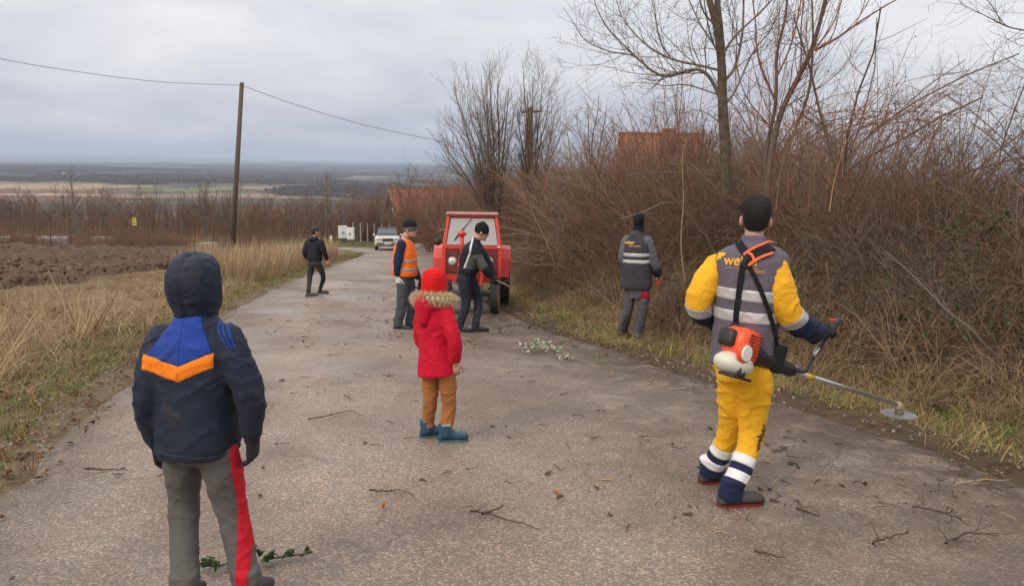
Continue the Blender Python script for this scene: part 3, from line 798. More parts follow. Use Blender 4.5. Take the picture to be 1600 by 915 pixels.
# ------------------------------------------------------------------ bare trees
def px_line(pts, Y, r0, r1, dY=0.0):
    p = catmull([tuple(P(a, b_, Y + dY * i / max(1, len(pts) - 1) + (c[0] if c else 0))) for i, (a, b_, *c) in enumerate(pts)], 5)
    t = np.linspace(0, 1, len(p)); return p, r0 * (1 - t) + r1 * t
def tree_object(name, label, trunk_lines, crown_lines, group=None, mt=None, cat='tree', mc=None):
    base = Vector(trunk_lines[0][0][0])
    root = empty(name, base); tag(root, label, cat, group)
    sh = lambda ls: [(p - np.array(base), r) for p, r in ls]
    mobj('trunk', tubes_mesh('trunk', sh(trunk_lines), [mt or BARK]), parent=root)
    mobj('crown', tubes_mesh('crown', sh(crown_lines), [mc or TWIG]), parent=root)
    return root
BRK2 = plain('bark_olive', (0.115, 0.092, 0.066), 0.9, var=0.4, scale=10, bump=0.6, bscale=30, spec=0.15)
q = np.random.default_rng(301)
# tall tree with the long sweeping limb
Yt = 13.5
trunk = [px_line([(1136, 330), (1133, 230), (1129, 160), (1127, 95), (1119, 40), (1106, -10), (1095, -80)], Yt, 0.102, 0.04),
         px_line([(1127, 88), (1124, 40), (1121, -10), (1128, -90)], Yt, 0.075, 0.03, 0.3)]
limbs = [px_line([(1126, 155), (1113, 128), (1100, 113), (1080, 109), (1040, 119), (1018, 110), (995, 90), (955, 51), (938, 25), (928, 0)], Yt, 0.05, 0.008, -0.6),
         px_line([(1003, 97), (985, 86), (950, 80), (915, 63), (900, 42), (880, 12)], Yt - 0.4, 0.022, 0.004, -0.4),
         px_line([(1124, 110), (1090, 102), (1048, 92), (1012, 72), (985, 45), (968, 18), (960, -20)], Yt, 0.036, 0.007, 0.7),
         px_line([(1126, 150), (1075, 133), (1040, 134), (1005, 129), (975, 130)], Yt, 0.02, 0.004, 0.3),
         px_line([(1048, 92), (1030, 60), (1024, 20), (1018, -20)], Yt + .3, 0.018, 0.005, .2),
         px_line([(1095, 102), (1080, 60), (1095, 20), (1090, -30)], Yt + .2, 0.015, 0.005, .3),
         px_line([(1128, 130), (1148, 105), (1160, 50), (1162, -20)], Yt, 0.045, 0.02, 0.5),
         px_line([(1129, 85), (1150, 55), (1185, 22), (1220, -15)], Yt, 0.035, 0.012, -0.3),
         px_line([(1132, 165), (1150, 140), (1175, 85), (1205, 45), (1225, 0)], Yt, 0.03, 0.01, 0.6),
         px_line([(1131, 200), (1110, 180), (1085, 172), (1060, 180)], Yt, 0.018, 0.005, -0.3),
         px_line([(1119, 40), (1100, 20), (1088, -20)], Yt, 0.03, 0.012, -0.3)]
crown = list(limbs)
limbs = [(p_, r_ * .72) for p_, r_ in limbs]; crown = list(limbs)
prm = [(7.5, 0.08, 0.5, 1.4, 25, 60, 0.12, 0.10, 5, 0.42), (6.5, 0.10, 0.25, 0.7, 25, 60, 0.14, 0.06, 4, 0.55), (4.8, 0.15, 0.12, 0.32, 25, 60, 0.15, 0.03, 2, 0.7)]
for l in limbs: sprout(q, crown, l, 0, prm, 0.0030)
for l in trunk: sprout(q, crown, (l[0][12:], l[1][12:] * 0.5), 0, [(2.2, 0.1, 0.8, 1.8, 30, 60, 0.12, 0.12, 6, 0.5)] + prm[1:], 0.0030)
tree_object('bare_tree', 'tall bare tree with long limb sweeping out over the orange roof', trunk, crown, mt=BRK2, mc=TWIG_GREY)
# leaning many-stemmed tree beside it
Y2 = 12.0
stems = [px_line([(1196, 330), (1205, 240), (1224, 168), (1264, 88), (1286, 15), (1300, -60)], Y2, 0.075, 0.03, 0.3),
         px_line([(1200, 330), (1196, 250), (1212, 160), (1214, 85), (1228, 20), (1232, -60)], Y2, 0.05, 0.02, 0.6),
         px_line([(1205, 320), (1228, 240), (1262, 150), (1270, 70), (1268, -20)], Y2, 0.04, 0.015, -0.5)]
limbs = [px_line([(1273, 79), (1309, 59), (1344, 34), (1393, 4), (1430, -15)], Y2 + .2, 0.034, 0.008, -0.5),
         px_line([(1212, 160), (1185, 90), (1180, 30), (1170, -40)], Y2, 0.026, 0.01, 0.5), px_line([(1224, 168), (1250, 110), (1252, 40), (1262, -40)], Y2, 0.026, 0.01, 0.4),
         px_line([(1214, 120), (1236, 70), (1250, 10), (1258, -50)], Y2, 0.022, 0.01, -0.4), px_line([(1205, 200), (1165, 150), (1150, 95)], Y2, 0.02, 0.006, -0.3),
         px_line([(1264, 88), (1300, 40), (1318, -10)], Y2, 0.024, 0.01, 0.4), px_line([(1224, 168), (1290, 130), (1330, 90), (1350, 60)], Y2, 0.016, 0.005, 0.3)]
stems = [(p_, r_ * .72) for p_, r_ in stems]; limbs = [(p_, r_ * .68) for p_, r_ in limbs]; crown = list(limbs)
for l in limbs: sprout(q, crown, l, 0, [(6.5, 0.05, 0.5, 1.3, 18, 48, 0.10, 0.14, 5, 0.5), (4.5, 0.15, 0.2, 0.55, 20, 50, 0.12, 0.08, 3, 0.6), (3.5, 0.2, 0.1, 0.25, 25, 60, 0.15, 0.03, 2, 0.7)], 0.0021)
for l in stems: sprout(q, crown, (l[0][6:], l[1][6:] * .5), 0, [(6.5, 0.05, 0.6, 1.6, 15, 45, 0.10, 0.14, 5, 0.45), (5.0, 0.12, 0.25, 0.65, 20, 50, 0.12, 0.08, 3, 0.6), (3.0, 0.2, 0.1, 0.25, 25, 60, 0.15, 0.03, 2, 0.7)], 0.0021)
tree_object('leaning_tree', 'leaning bare tree with several slender stems and russet twigs', stems, crown, mt=BARK, mc=TWIG_RED)
# arching brier canes
canes = []
for k_ in range(16):
    x0 = q.uniform(1200, 1330); y0 = q.uniform(215, 275); x1 = x0 + q.uniform(50, 150); y1 = q.uniform(130, 215); x2 = x1 + q.uniform(40, 190); y2 = y1 + q.uniform(-70, 70)
    canes.append(px_line([(x0, y0 + 60), (x0 + 8, y0), ((x0 + x1) / 2, (y0 + y1) / 2 - 14), (x1, y1), ((x1 + x2) / 2, (y1 + y2) / 2 - 8), (x2, y2 + 12)], 9.6 + q.uniform(-0.9, 0.9), 0.0075, 0.0022, q.uniform(-1, 1)))
for k_ in range(12):
    x0 = q.uniform(1330, 1450); canes.append(px_line([(x0, 260), (x0 + 30, 190), (x0 + 70, 150 + q.uniform(-20, 30)), (x0 + 120, 120 + q.uniform(-20, 60))], 9.4 + q.uniform(-0.8, 0.8), 0.0065, 0.002, q.uniform(-1, 1)))
cr = list(canes[2:])
for l in canes: sprout(q, cr, l, 0, [(5.0, 0.1, 0.3, 1.0, 25, 70, 0.14, 0.02, 4, 0.6), (4.5, 0.15, 0.12, 0.4, 25, 65, 0.15, 0.0, 3, 0.7)], 0.0018)
tree_object('arching_brier', 'tangled brier with thin canes arching over against the sky', canes[:2], cr, mt=TWIG_DARK, mc=TWIG_RED, cat='shrub')
# tree whose branches reach in at the upper right
tk = [px_line([(1745, 420), (1735, 250), (1725, 100), (1715, -60)], 9.5, 0.11, 0.05)]
lm = [px_line([(1730, 140), (1680, 90), (1625, 55), (1575, 42), (1540, 25), (1500, 5)], 9.5, 0.035, 0.005, -0.6), px_line([(1733, 200), (1690, 150), (1640, 120), (1590, 105), (1560, 80)], 9.5, 0.03, 0.005, 0.4),
      px_line([(1728, 90), (1690, 40), (1640, 5), (1600, -15)], 9.5, 0.03, 0.006, 0.5), px_line([(1734, 240), (1690, 215), (1640, 190), (1590, 175), (1550, 150)], 9.5, 0.025, 0.004, -0.7),
      px_line([(1734, 260), (1680, 245), (1620, 225), (1560, 205)], 9.5, 0.02, 0.004, 0.3)]
tk = [(p_, r_ * .8) for p_, r_ in tk]; lm = [(p_, r_ * .42) for p_, r_ in lm]; crown = list(lm)
for l in lm: sprout(q, crown, l, 0, [(10.0, 0.15, 0.4, 1.1, 25, 65, 0.14, 0.03, 5, 0.5), (7.0, 0.12, 0.15, 0.45, 25, 65, 0.16, 0.0, 3, 0.6), (4.5, 0.2, 0.08, 0.22, 25, 60, 0.15, 0.0, 2, 0.7)], 0.0019)
tree_object('overhanging_tree', 'dark twiggy tree reaching into the upper right corner', tk, crown, mt=BARK, mc=TWIG_DARK)
# clump of upright stems behind the tractor
def fan_tree(name, label, bx, by, Yd, tops, r0, prm, mt, mc, seed, midf=0.45, rmin=0.0048):
    qq = np.random.default_rng(seed); st = []
    for (tx, ty) in tops:
        mx_ = bx + (tx - bx) * midf + qq.uniform(-6, 6); my = by + (ty - by) * 0.5
        st.append(px_line([(bx + (tx - bx) * 0.12, by), (mx_, my), (bx + (tx - bx) * 0.85, by + (ty - by) * 0.82), (tx, ty)], Yd, r0 * qq.uniform(0.35, 0.7), 0.006, qq.uniform(-1.2, 1.2)))
    cr = []
    for l in st: sprout(qq, cr, l, 0, prm, rmin * max(1.0, Yd / 30))
    return tree_object(name, label, st, cr, mt=mt, mc=mc)
pf = [(5.2, 0.10, 0.8, 2.0, 15, 42, 0.08, 0.12, 5, 0.45), (4.6, 0.10, 0.4, 1.0, 18, 45, 0.10, 0.08, 3, 0.6), (2.0, 0.2, 0.2, 0.5, 20, 45, 0.10, 0.05, 2, 0.8)]
fan_tree('many_stemmed_tree', 'bare tree of upright fanning stems rising behind the tractor', 775, 350, 27, [(690, 215), (730, 150), (745, 165), (760, 140), (790, 150), (805, 160), (708, 130), (722, 180), (738, 132), (752, 118), (765, 110), (778, 128), (795, 138), (712, 210), (700, 245)], 0.07, pf, BARK, TWIG_GREY, 311)
fan_tree('poplar_tree', 'slim bare tree tallest of the clump beside the crossarm pole', 830, 340, 28, [(817, 95), (824, 150), (832, 130), (840, 150), (848, 118), (858, 150), (868, 175), (880, 195), (808, 170)], 0.07, pf, BARK, TWIG_GREY, 312)
fan_tree('small_bare_tree', 'small thin bare tree in front of the orange roof', 925, 300, 22, [(900, 180), (918, 160), (935, 150), (948, 165), (960, 195), (885, 205)], 0.035, [(3.5, 0.2, 0.4, 1.0, 20, 45, 0.1, 0.1, 4, 0.5), (3.0, 0.2, 0.2, 0.5, 20, 45, 0.1, 0.05, 3, 0.6)], BARK, TWIG, 313)
PW = [(4.5, 0.1, 0.5, 1.3, 18, 45, 0.1, 0.1, 4, 0.5), (4.0, 0.15, 0.25, 0.6, 20, 45, 0.1, 0.05, 3, 0.6), (2.0, 0.2, 0.15, 0.3, 20, 45, 0.1, 0.03, 2, 0.8)]
fan_tree('scrub_tree', 'reddish twiggy tree covering the left end of the tiled roof', 968, 310, 25, [(945, 205), (958, 190), (972, 196), (985, 205), (998, 215), (930, 220)], 0.035, PW, BARK, TWIG_RED, 321)
fan_tree('scrub_tree', 'reddish twiggy tree in front of the middle of the tiled roof', 1030, 310, 23, [(1003, 220), (1018, 205), (1035, 216), (1050, 200), (1066, 212)], 0.035, PW, BARK, TWIG_RED, 322)
fan_tree('scrub_tree', 'reddish twiggy tree covering the right end of the tiled roof', 1092, 310, 20, [(1072, 195), (1088, 180), (1100, 190), (1112, 205), (1080, 215)], 0.035, PW, BARK, TWIG_RED, 323)
fan_tree('thin_sapling', 'faint thin sapling between orange roof and tall tree', 1060, 300, 19, [(1042, 175), (1058, 165), (1075, 190), (1035, 215)], 0.03, [(3.5, 0.2, 0.4, 0.9, 20, 45, 0.1, 0.1, 4, 0.5), (3.0, 0.2, 0.2, 0.4, 20, 45, 0.1, 0.05, 3, 0.6)], BARK, TWIG_RED, 314)
pg = [(6.0, 0.05, 0.8, 2.2, 18, 48, 0.10, 0.08, 5, 0.5), (5.0, 0.12, 0.4, 1.1, 20, 50, 0.12, 0.05, 3, 0.6), (1.8, 0.2, 0.2, 0.5, 20, 50, 0.1, 0.03, 2, 0.8)]
fan_tree('roadside_bare_tree', 'bare grey tree partly hiding the brick gable house', 640, 395, 58, [(605, 300), (620, 285), (640, 275), (655, 290), (668, 300), (590, 320)], 0.09, pg, BARK, TWIG, 315)
fan_tree('grey_bare_tree', 'bare tree right of the brick gable, just left of the tractor', 672, 398, 50, [(648, 305), (660, 290), (675, 282), (690, 292), (700, 305), (640, 325)], 0.08, pg, BARK, TWIG_RED, 317)
fan_tree('bare_fruit_tree', 'bare spreading tree in front of the orange tiled house roof', 705, 400, 40, [(665, 330), (680, 312), (700, 300), (722, 295), (738, 315), (750, 290)], 0.07, pg, BARK, TWIG, 316)

for lb, pts_, Ys, r0_ in (('pale slender stem standing in the thicket right of the balaclava man', [(1070, 440), (1064, 380), (1068, 310), (1066, 250), (1072, 215)], 11.3, .012),
                      ('pale broken stick leaning out of the scrub near the right edge', [(1600, 300), (1580, 280), (1558, 258), (1536, 238)], 7.6, .010),
                      ('thin yellowish stem rising behind the yellow man', [(1296, 330), (1302, 290), (1312, 252), (1322, 215)], 8.8, .008)):
    st_ = [px_line(pts_, Ys, r0_, r0_ * .4)]; cr_l = []
    sprout(q, cr_l, st_[0], 0, [(3.0, 0.3, 0.2, 0.6, 25, 55, 0.12, 0.05, 4, 0.5), (3.0, 0.2, 0.1, 0.25, 25, 55, 0.12, 0.0, 2, 0.7)], 0.0025)
    tree_object('slender_shrub', lb, st_, cr_l, mt=TWIG_TAN, mc=TWIG_TAN, cat='shrub')
# green bramble leaves and weeds that kept their colour
gl = [leaf_mesh('bramble_leaf', .05, .04, leafy('bramble_green', [(0.035, 0.05, 0.016), (0.075, 0.095, 0.035), (0.055, 0.065, 0.025)], rough=.6), c_) for c_ in (.2, .5)]
pp = []
for (px, py, Yg, n, sx, sz) in ((1520, 355, 8.0, 75, .20, .16), (1500, 400, 7.9, 18, .10, .12), (1450, 505, 7.2, 18, .12, .08), (1268, 470, 9.6, 30, .2, .12), (880, 430, 13.5, 40, .5, .2), (1575, 500, 6.9, 30, .2, .15)):
    c_ = P(px, py, Yg); pp.append(np.array(c_)[None] + rg.normal(0, 1, (n, 3)) * [sx, .22, sz])
pp = np.concatenate(pp); n = len(pp); s_ = rg.uniform(.6, 1.3, n)
scatter('bramble_leaves', gl, pp, rg.uniform(-1.2, 1.2, (n, 3)) + [0, 0, 3], np.stack([s_, s_, s_], 1), rg.integers(0, 2, n), label='scattered green bramble leaves left hanging in the thicket', cat='leaves')
wd = [tuft_mesh('weed', rg, 14, .08, .2, .006, .05, 1.0, leafy('fresh_green', [(0.07, 0.14, 0.02), (0.14, 0.22, 0.05)]), .8)]
wx = []
for (px, py) in ((1572, 682), (1580, 690), (1560, 676), (1470, 640), (935, 562), (940, 568), (1040, 545), (880, 500), (1490, 655), (1100, 560), (845, 488)):
    g_ = hit(px, py); wx += [(g_.x + rg.normal(0, .05), g_.y + rg.normal(0, .05), Gz(g_.x, g_.y)) for _ in range(5)]
n = len(wx); s_ = rg.uniform(.6, 1.2, n); scatter('green_weeds', wd, np.array(wx), np.stack([rg.normal(0, .2, n), rg.normal(0, .2, n), rg.uniform(0, 6, n)], 1), np.stack([s_, s_, s_], 1), np.zeros(n), label='fresh green weeds along the right verge', cat='weeds')
# ------------------------------------------------------------------ woods of the slope and the plain
def wood_tree(seed, h, mat):
    qq = np.random.default_rng(seed); out = []
    ln = wander(qq, (0, 0, -0.5), (0, 0, 1), h * 0.9, h * 0.016, 6, 0.05, 0.05, 0.25); out.append(ln)
    sprout(qq, out, ln, 0, [(2.6, 0.18, h * 0.18, h * 0.42, 25, 55, 0.10, 0.14, 4, 0.55), (2.2, 0.15, 0.6, 1.6, 25, 55, 0.12, 0.08, 3, 0.6), (1.2, 0.2, 0.4, 0.9, 25, 55, 0.1, 0.05, 2, 0.8)], 0.014)
    return tubes_mesh('wood_tree', out, [mat], sides=3)
wt_m = [leafy('wood_twig', [(0.12, 0.075, 0.055), (0.19, 0.13, 0.095), (0.15, 0.095, 0.07)]), leafy('wood_twig_red', [(0.16, 0.085, 0.055), (0.23, 0.13, 0.085)]), leafy('wood_twig_grey', [(0.13, 0.105, 0.09), (0.21, 0.17, 0.14)])]
wtr = [wood_tree(401, 7, wt_m[0]), wood_tree(402, 8, wt_m[2]), wood_tree(403, 6, wt_m[1]), wood_tree(404, 7, wt_m[0]), wood_tree(405, 5, wt_m[1])]
nW = 6500
r_ = np.exp(rg.uniform(math.log(66), math.log(1100), nW)); a_ = np.radians(rg.uniform(-46, 3, nW)); x = r_ * np.sin(a_); y = r_ * np.cos(a_)
d, s = road_uv(x, y)
k = (d > 3) & (y > np.where(x < -16, 49, 70)) & ~((r_ > 650) & (vnoise(x, y, 120, 71) > 0.25)) & ~((y < 150) & (vnoise(x, y, 22, 72) > 0.45)) & ~((x > -10.9) & (x < 8) & (y < 92)) & ~((x > -22) & (y < 66))
x, y = x[k], y[k]; pos, rot, scl, pid = place(x, y, 0.55, 1.0, 5, 0.05)
near_ = y < 110; scl[near_] *= 0.72
scl *= np.interp(np.hypot(x, y), [60, 300, 1100], [1, 1.0, 1.25])[:, None]
scatter('hillside_wood', wtr, pos, rot, scl, pid, label='brown leafless wood covering the slope below the field', cat='wood')
# scrub and young growth round the brick house
x, y = sample(420, -7.5, 3, 46, 74); d, s = road_uv(x, y); k = (d > 1.0) & (x > -3.6); x, y = x[k], y[k]; x2, y2 = sample(70, -14.5, -3, 78.5, 80.5); x = np.concatenate([x, x2]); y = np.concatenate([y, y2])
pos, rot, scl, pid = place(x, y, 1.5, 2.9, 7, 0.15); scl[y > 78] *= 1.15; pid = np.where(rg.random(len(x)) < 0.6, rg.integers(4, 6, len(x)), pid)
scatter('yard_scrub', bushes, pos, rot, scl, pid, label='reddish brown scrub growing between tractor and brick house', cat='scrub')
# hedge line on the field's far edge
x = rg.uniform(-62, -14.5, 420); y = 44.5 + rg.normal(0, 1.4, 420) + 0.10 * (x + 20) * 0; pos, rot, scl, pid = place(x, y, 0.9, 1.7, 7, 0.1)
pid = np.where(rg.random(len(x)) < 0.5, 1, 4); scl[:, 2] *= rg.uniform(0.6, 1.2, len(x)); scl *= np.clip(0.62 + 0.25 * vnoise(x, y, 5, 73), 0.3, 1)[:, None]
scatter('field_edge_scrub', bushes, pos, rot, scl, pid, label='low bare scrub lining the far edge of the ploughed field', cat='scrub')
# woods far out on the plain
def clump(seed, mat):
    qq = np.random.default_rng(seed); V = []; F = []
    for i in range(260):
        c = np.array([qq.normal(0, 16), qq.normal(0, 16), 0]); h = 9 * qq.uniform(0.6, 1.1); c[2] = qq.uniform(0.0, 1) * h
        w = qq.uniform(2.0, 4.5); a = qq.normal(0, 1, 3); b_ = np.array([0, 0, 1]) * qq.uniform(1.5, 3.5) + qq.normal(0, 1, 3); a[2] *= 0.3; a *= w / np.linalg.norm(a)
        k = len(V); V += [c - a, c + a, c + b_]; F.append((k, k + 1, k + 2))
    me = from_np('clump', np.array(V), np.array(F)); me.materials.append(mat); return me
cm_ = [leafy('far_wood', [(0.05, 0.038, 0.034), (0.085, 0.066, 0.058)]), leafy('far_wood_brown', [(0.075, 0.05, 0.04), (0.11, 0.08, 0.066)])]
cls = [clump(501, cm_[0]), clump(502, cm_[0]), clump(503, cm_[1])]
nW = 9000
r_ = np.exp(rg.uniform(math.log(800), math.log(14000), nW)); a_ = np.radians(rg.uniform(-42, 12, nW)); x = r_ * np.sin(a_); y = r_ * np.cos(a_)
k = (vnoise(x, y * 0.8, 620, 81) + 0.5 * vnoise(x, y, 210, 82) > np.where(r_ < 2500, 0.12, -0.1))
fa = hit(110, 287); fb = hit(110, 317)
k &= ~((y < fa.y) & (y > fb.y * 0.97) & (x < hit(235, 305).x + 40)) & ~((y < hit(290, 290).y) & (y > hit(290, 301).y) & (x > hit(215, 297).x) & (x < hit(352, 297).x))
x, y = x[k], y[k]; pos, rot, scl, pid = place(x, y, 0.7, 1.3, 3, 0.02); scl[:, :2] *= np.interp(np.hypot(x, y), [800, 14000], [0.8, 5])[:, None]
scatter('plain_woods', cls, pos, rot, scl, pid, label='dark patches of woodland scattered over the distant plain', cat='wood')

# ------------------------------------------------------------------ haze over the plain
bm = bmesh.new(); bbox(bm, (0, 0, -10), (104000, 104000, 0)); bmesh.ops.delete(bm, geom=list(bm.verts), context='VERTS')
bbox(bm, (0, 0, (-420 + 260) / 2), (104000, 104000, 680))
hz = mobj('haze', from_bm('haze', bm)); hm = bpy.data.materials.new('thin_air'); hm.use_nodes = True; hm.node_tree.nodes.clear()
ho = hm.node_tree.nodes.new('ShaderNodeOutputMaterial'); hv = hm.node_tree.nodes.new('ShaderNodeVolumePrincipled')
hv.inputs['Color'].default_value = (0.66, 0.77, 0.95, 1); hv.inputs['Density'].default_value = 0.000095; hv.inputs['Anisotropy'].default_value = 0.2
hm.node_tree.links.new(hv.outputs[0], ho.inputs['Volume']); hz.data.materials.append(hm); tag(hz, kind='stuff')
# ================================================================== people
def remesh(bm, voxel, smooth=3, name='m'):
    me = bpy.data.meshes.new(name + '_raw'); bm.to_mesh(me); bm.free()
    o = bpy.data.objects.new('tmp_remesh', me); COL.objects.link(o)
    md = o.modifiers.new('r', 'REMESH'); md.mode = 'VOXEL'; md.voxel_size = voxel; md.adaptivity = 0.0
    dg = bpy.context.evaluated_depsgraph_get(); dg.update()
    out = bpy.data.meshes.new_from_object(o.evaluated_get(dg))
    bpy.data.objects.remove(o); bpy.data.meshes.remove(me)
    b2 = bmesh.new(); b2.from_mesh(out)
    for _ in range(smooth): bmesh.ops.smooth_vert(b2, verts=b2.verts, factor=0.5, use_axis_x=True, use_axis_y=True, use_axis_z=True)
    b2.normal_update(); b2.to_mesh(out); b2.free(); out.name = name
    out.polygons.foreach_set('use_smooth', np.ones(len(out.polygons), bool))
    return out
def mco(me):
    a = np.empty(len(me.vertices) * 3, np.float32); me.vertices.foreach_get('co', a); return a.reshape(-1, 3)
def mno(me):
    a = np.empty(len(me.vertices) * 3, np.float32); me.vertices.foreach_get('normal', a); return a.reshape(-1, 3)
def setco(me, c):
    me.vertices.foreach_set('co', np.asarray(c, np.float32).ravel()); me.update()
def rumple(me, amp, freq=9.0, axis=(0, 0, 1), stretch=1.7, seed=0.0, puff=None):
    """cloth folds pressed into the surface"""
    c = mco(me); n = mno(me); ax = np.array(axis, float); ax /= np.linalg.norm(ax)
    q = c + ax[None] * ((c @ ax) * (stretch - 1))[:, None]
    v1 = vnoise3(q * freq * 0.45 + [seed, seed * 1.7, seed * 0.3])
    w_ = np.stack([v1 * 1.5 + seed, v1 * 1.2, -v1 * 1.3], 1)
    sk = np.stack([c[:, 0] * 0.9 + c[:, 2] * 0.55, c[:, 1] * 0.9 + c[:, 2] * 0.4, c[:, 2] * 1.5 - c[:, 0] * 1.0 + c[:, 1] * 0.4], 1)
    sk2 = np.stack([c[:, 0] * 0.9 - c[:, 2] * 0.5, c[:, 1] * 0.9 + c[:, 2] * 0.3, c[:, 2] * 1.6 + c[:, 0] * 1.1], 1)
    r1 = np.clip(1 - np.abs(vnoise3(sk * freq * 0.9 + w_)) * 1.9, 0, 1) ** 2.2
    r2 = np.clip(1 - np.abs(vnoise3(sk2 * freq * 1.2 + w_ * 1.3 + 7.1)) * 2.0, 0, 1) ** 2.4
    v3 = vnoise3(q * freq * 3.1 + [seed + 5, 1, 2])
    d = 1.5 * r1 * (0.5 + 0.5 * v1) + 1.1 * r2 * (0.5 - 0.5 * v1) - 0.55 + v1 * 0.7 + v3 * 0.16
    if puff is not None: d = d + puff(c)
    setco(me, c + n * (amp * d)[:, None])
def seg_dist(p, a, b_):
    ab = b_ - a; t = max(0.0, min(1.0, (p - a).dot(ab) / ab.length_squared)); return (a + ab * t - p).length
def cut(me, planes, off=0.004, name='patch', rim=0.0012, near=None):
    """the piece of a garment between planes, laid just proud of it; planes (point, normal): the normal's side stays"""
    b = bmesh.new(); b.from_mesh(me)
    if near:
        bones, rad = near
        bmesh.ops.delete(b, geom=[v for v in b.verts if min(seg_dist(v.co, x_, y_) for x_, y_ in bones) > rad], context='VERTS')
    for p, n in planes:
        bmesh.ops.bisect_plane(b, geom=list(b.verts) + list(b.edges) + list(b.faces), dist=1e-6, plane_co=Vector(p), plane_no=Vector(n), clear_inner=True, clear_outer=False)
        if not b.verts: break
    b.normal_update()
    for v in b.verts: v.tag = any(e.is_boundary for e in v.link_edges)
    mv = [(v, v.co + v.normal * (rim if v.tag else off)) for v in b.verts]
    for v, c in mv: v.co = c
    return from_bm(name, b, True)
def bvh_of(me):
    return BVHTree.FromPolygons([v.co.copy() for v in me.vertices], [tuple(p.vertices) for p in me.polygons])
def loft(bm, rings, seg=22, pw=2.3):
    """rings (centre, lateral half axis, forward half axis)"""
    rs = []
    for c, A, B in rings:
        r = []
        for k in range(seg):
            t = 2 * math.pi * k / seg; ct, st_ = math.cos(t), math.sin(t)
            r.append(bm.verts.new(Vector(c) + Vector(A) * (math.copysign(abs(ct) ** (2 / pw), ct)) + Vector(B) * (math.copysign(abs(st_) ** (2 / pw), st_))))
        rs.append(r)
    for i in range(len(rs) - 1):
        for k in range(seg): bm.faces.new((rs[i][k], rs[i][(k + 1) % seg], rs[i + 1][(k + 1) % seg], rs[i + 1][k]))
    bm.faces.new(list(reversed(rs[0]))); bm.faces.new(rs[-1])
def limb(bm, pts, rad, seg=14, ref=None):
    """smooth bent limb through its joints"""
    p = catmull([tuple(v) for v in pts], 5); t = np.linspace(0, 1, len(p)); r = np.interp(t, np.linspace(0, 1, len(rad)), rad)
    btube(bm, [Vector(a) for a in p], [float(a) for a in r], seg, ref, 'round')
def hand(bm, wr, D, N, side, size=1.0, curl=0.6, fat=1.0):
    """palm, four unequal fingers and a thumb that leaves the palm's side"""
    D = D.normalized(); N = (N - D * N.dot(D)).normalized(); S = D.cross(N) * side; k = size
    loft(bm, [(wr - D * 0.02 * k, S * 0.026 * k * fat, N * 0.020 * k * fat), (wr + D * 0.015 * k, S * 0.032 * k * fat, N * 0.018 * k * fat), (wr + D * 0.06 * k, S * 0.041 * k * fat, N * 0.016 * k * fat), (wr + D * 0.095 * k, S * 0.040 * k * fat, N * 0.014 * k * fat)], 12)
    for i, (o, L) in enumerate(((0.030, 0.070), (0.010, 0.080), (-0.010, 0.074), (-0.030, 0.058))):
        p = wr + D * (0.088 * k) + S * o * k * fat; pts = [p]; a = curl * 0.35
        for f in (0.45, 0.32, 0.23):
            a += curl * 0.75
            p = p + (D * math.cos(a) + N * math.sin(a) + S * o * 0.8) * L * f * k; pts.append(p)
        btube(bm, pts, [0.0092 * k * fat, 0.009 * k * fat, 0.0082 * k * fat, 0.007 * k * fat], 8, None, 'round')
    p = wr + D * 0.03 * k + S * 0.030 * k * fat
    btube(bm, [p, p + (S * 0.8 + D * 0.7 + N * 0.35) * 0.034 * k, p + (S * 0.75 + D * 1.35 + N * 0.9 * curl) * 0.046 * k, p + (S * 0.55 + D * 1.8 + N * 1.6 * curl) * 0.052 * k], [0.0125 * k * fat, 0.0112 * k * fat, 0.010 * k * fat, 0.008 * k * fat], 8, None, 'round')
def head_shape(bm, C, U, Fw, k=1.0, ears=True, nose=True, infl=0.0):
    U = U.normalized(); Fw = (Fw - U * Fw.dot(U)).normalized(); Rt = Fw.cross(U); H = 0.235 * k
    prof = [(-.50, .028, .074, -.030), (-.44, .046, .086, .030), (-.32, .057, .091, .055), (-.18, .064, .092, .074), (-.02, .071, .089, .093), (.12, .075, .092, .100), (.26, .073, .086, .098), (.38, .062, .068, .084), (.46, .042, .042, .058), (.50, .016, .012, .02)]
    loft(bm, [(C + U * (t * H * (1 + infl * 2)) + Fw * ((f - b_) / 2 * k), Rt * (w * k + infl * .1), Fw * ((f + b_) / 2 * k + infl * .1)) for t, w, f, b_ in prof], 20, 2.15)
    if nose:
        bball(bm, C + U * (-0.10 * H) + Fw * 0.098 * k, (0.013 * k, 0.019 * k, 0.015 * k), Matrix((Rt, Fw, U)).transposed())
        btube(bm, [C + U * 0.06 * H + Fw * 0.088 * k, C + U * (-0.09 * H) + Fw * 0.104 * k], [0.008 * k, 0.011 * k], 8, None, 'round')
        bball(bm, C + U * (-0.26 * H) + Fw * 0.088 * k, (0.024 * k, 0.010 * k, 0.010 * k), Matrix((Rt, Fw, U)).transposed())
        bball(bm, C + U * (-0.43 * H) + Fw * 0.078 * k, (0.022 * k, 0.014 * k, 0.014 * k), Matrix((Rt, Fw, U)).transposed())
        bball(bm, C + U * (0.10 * H) + Fw * 0.087 * k, (0.046 * k, 0.010 * k, 0.010 * k), Matrix((Rt, Fw, U)).transposed())
    if ears:
        for s in (-1, 1): bball(bm, C + Rt * s * 0.081 * k - Fw * 0.012 * k - U * 0.02 * k, (0.012 * k, 0.020 * k, 0.034 * k), Matrix((Rt, Fw, U)).transposed() @ Matrix.Rotation(s * 0.35, 3, 'Z'))
    return Rt, Fw, U
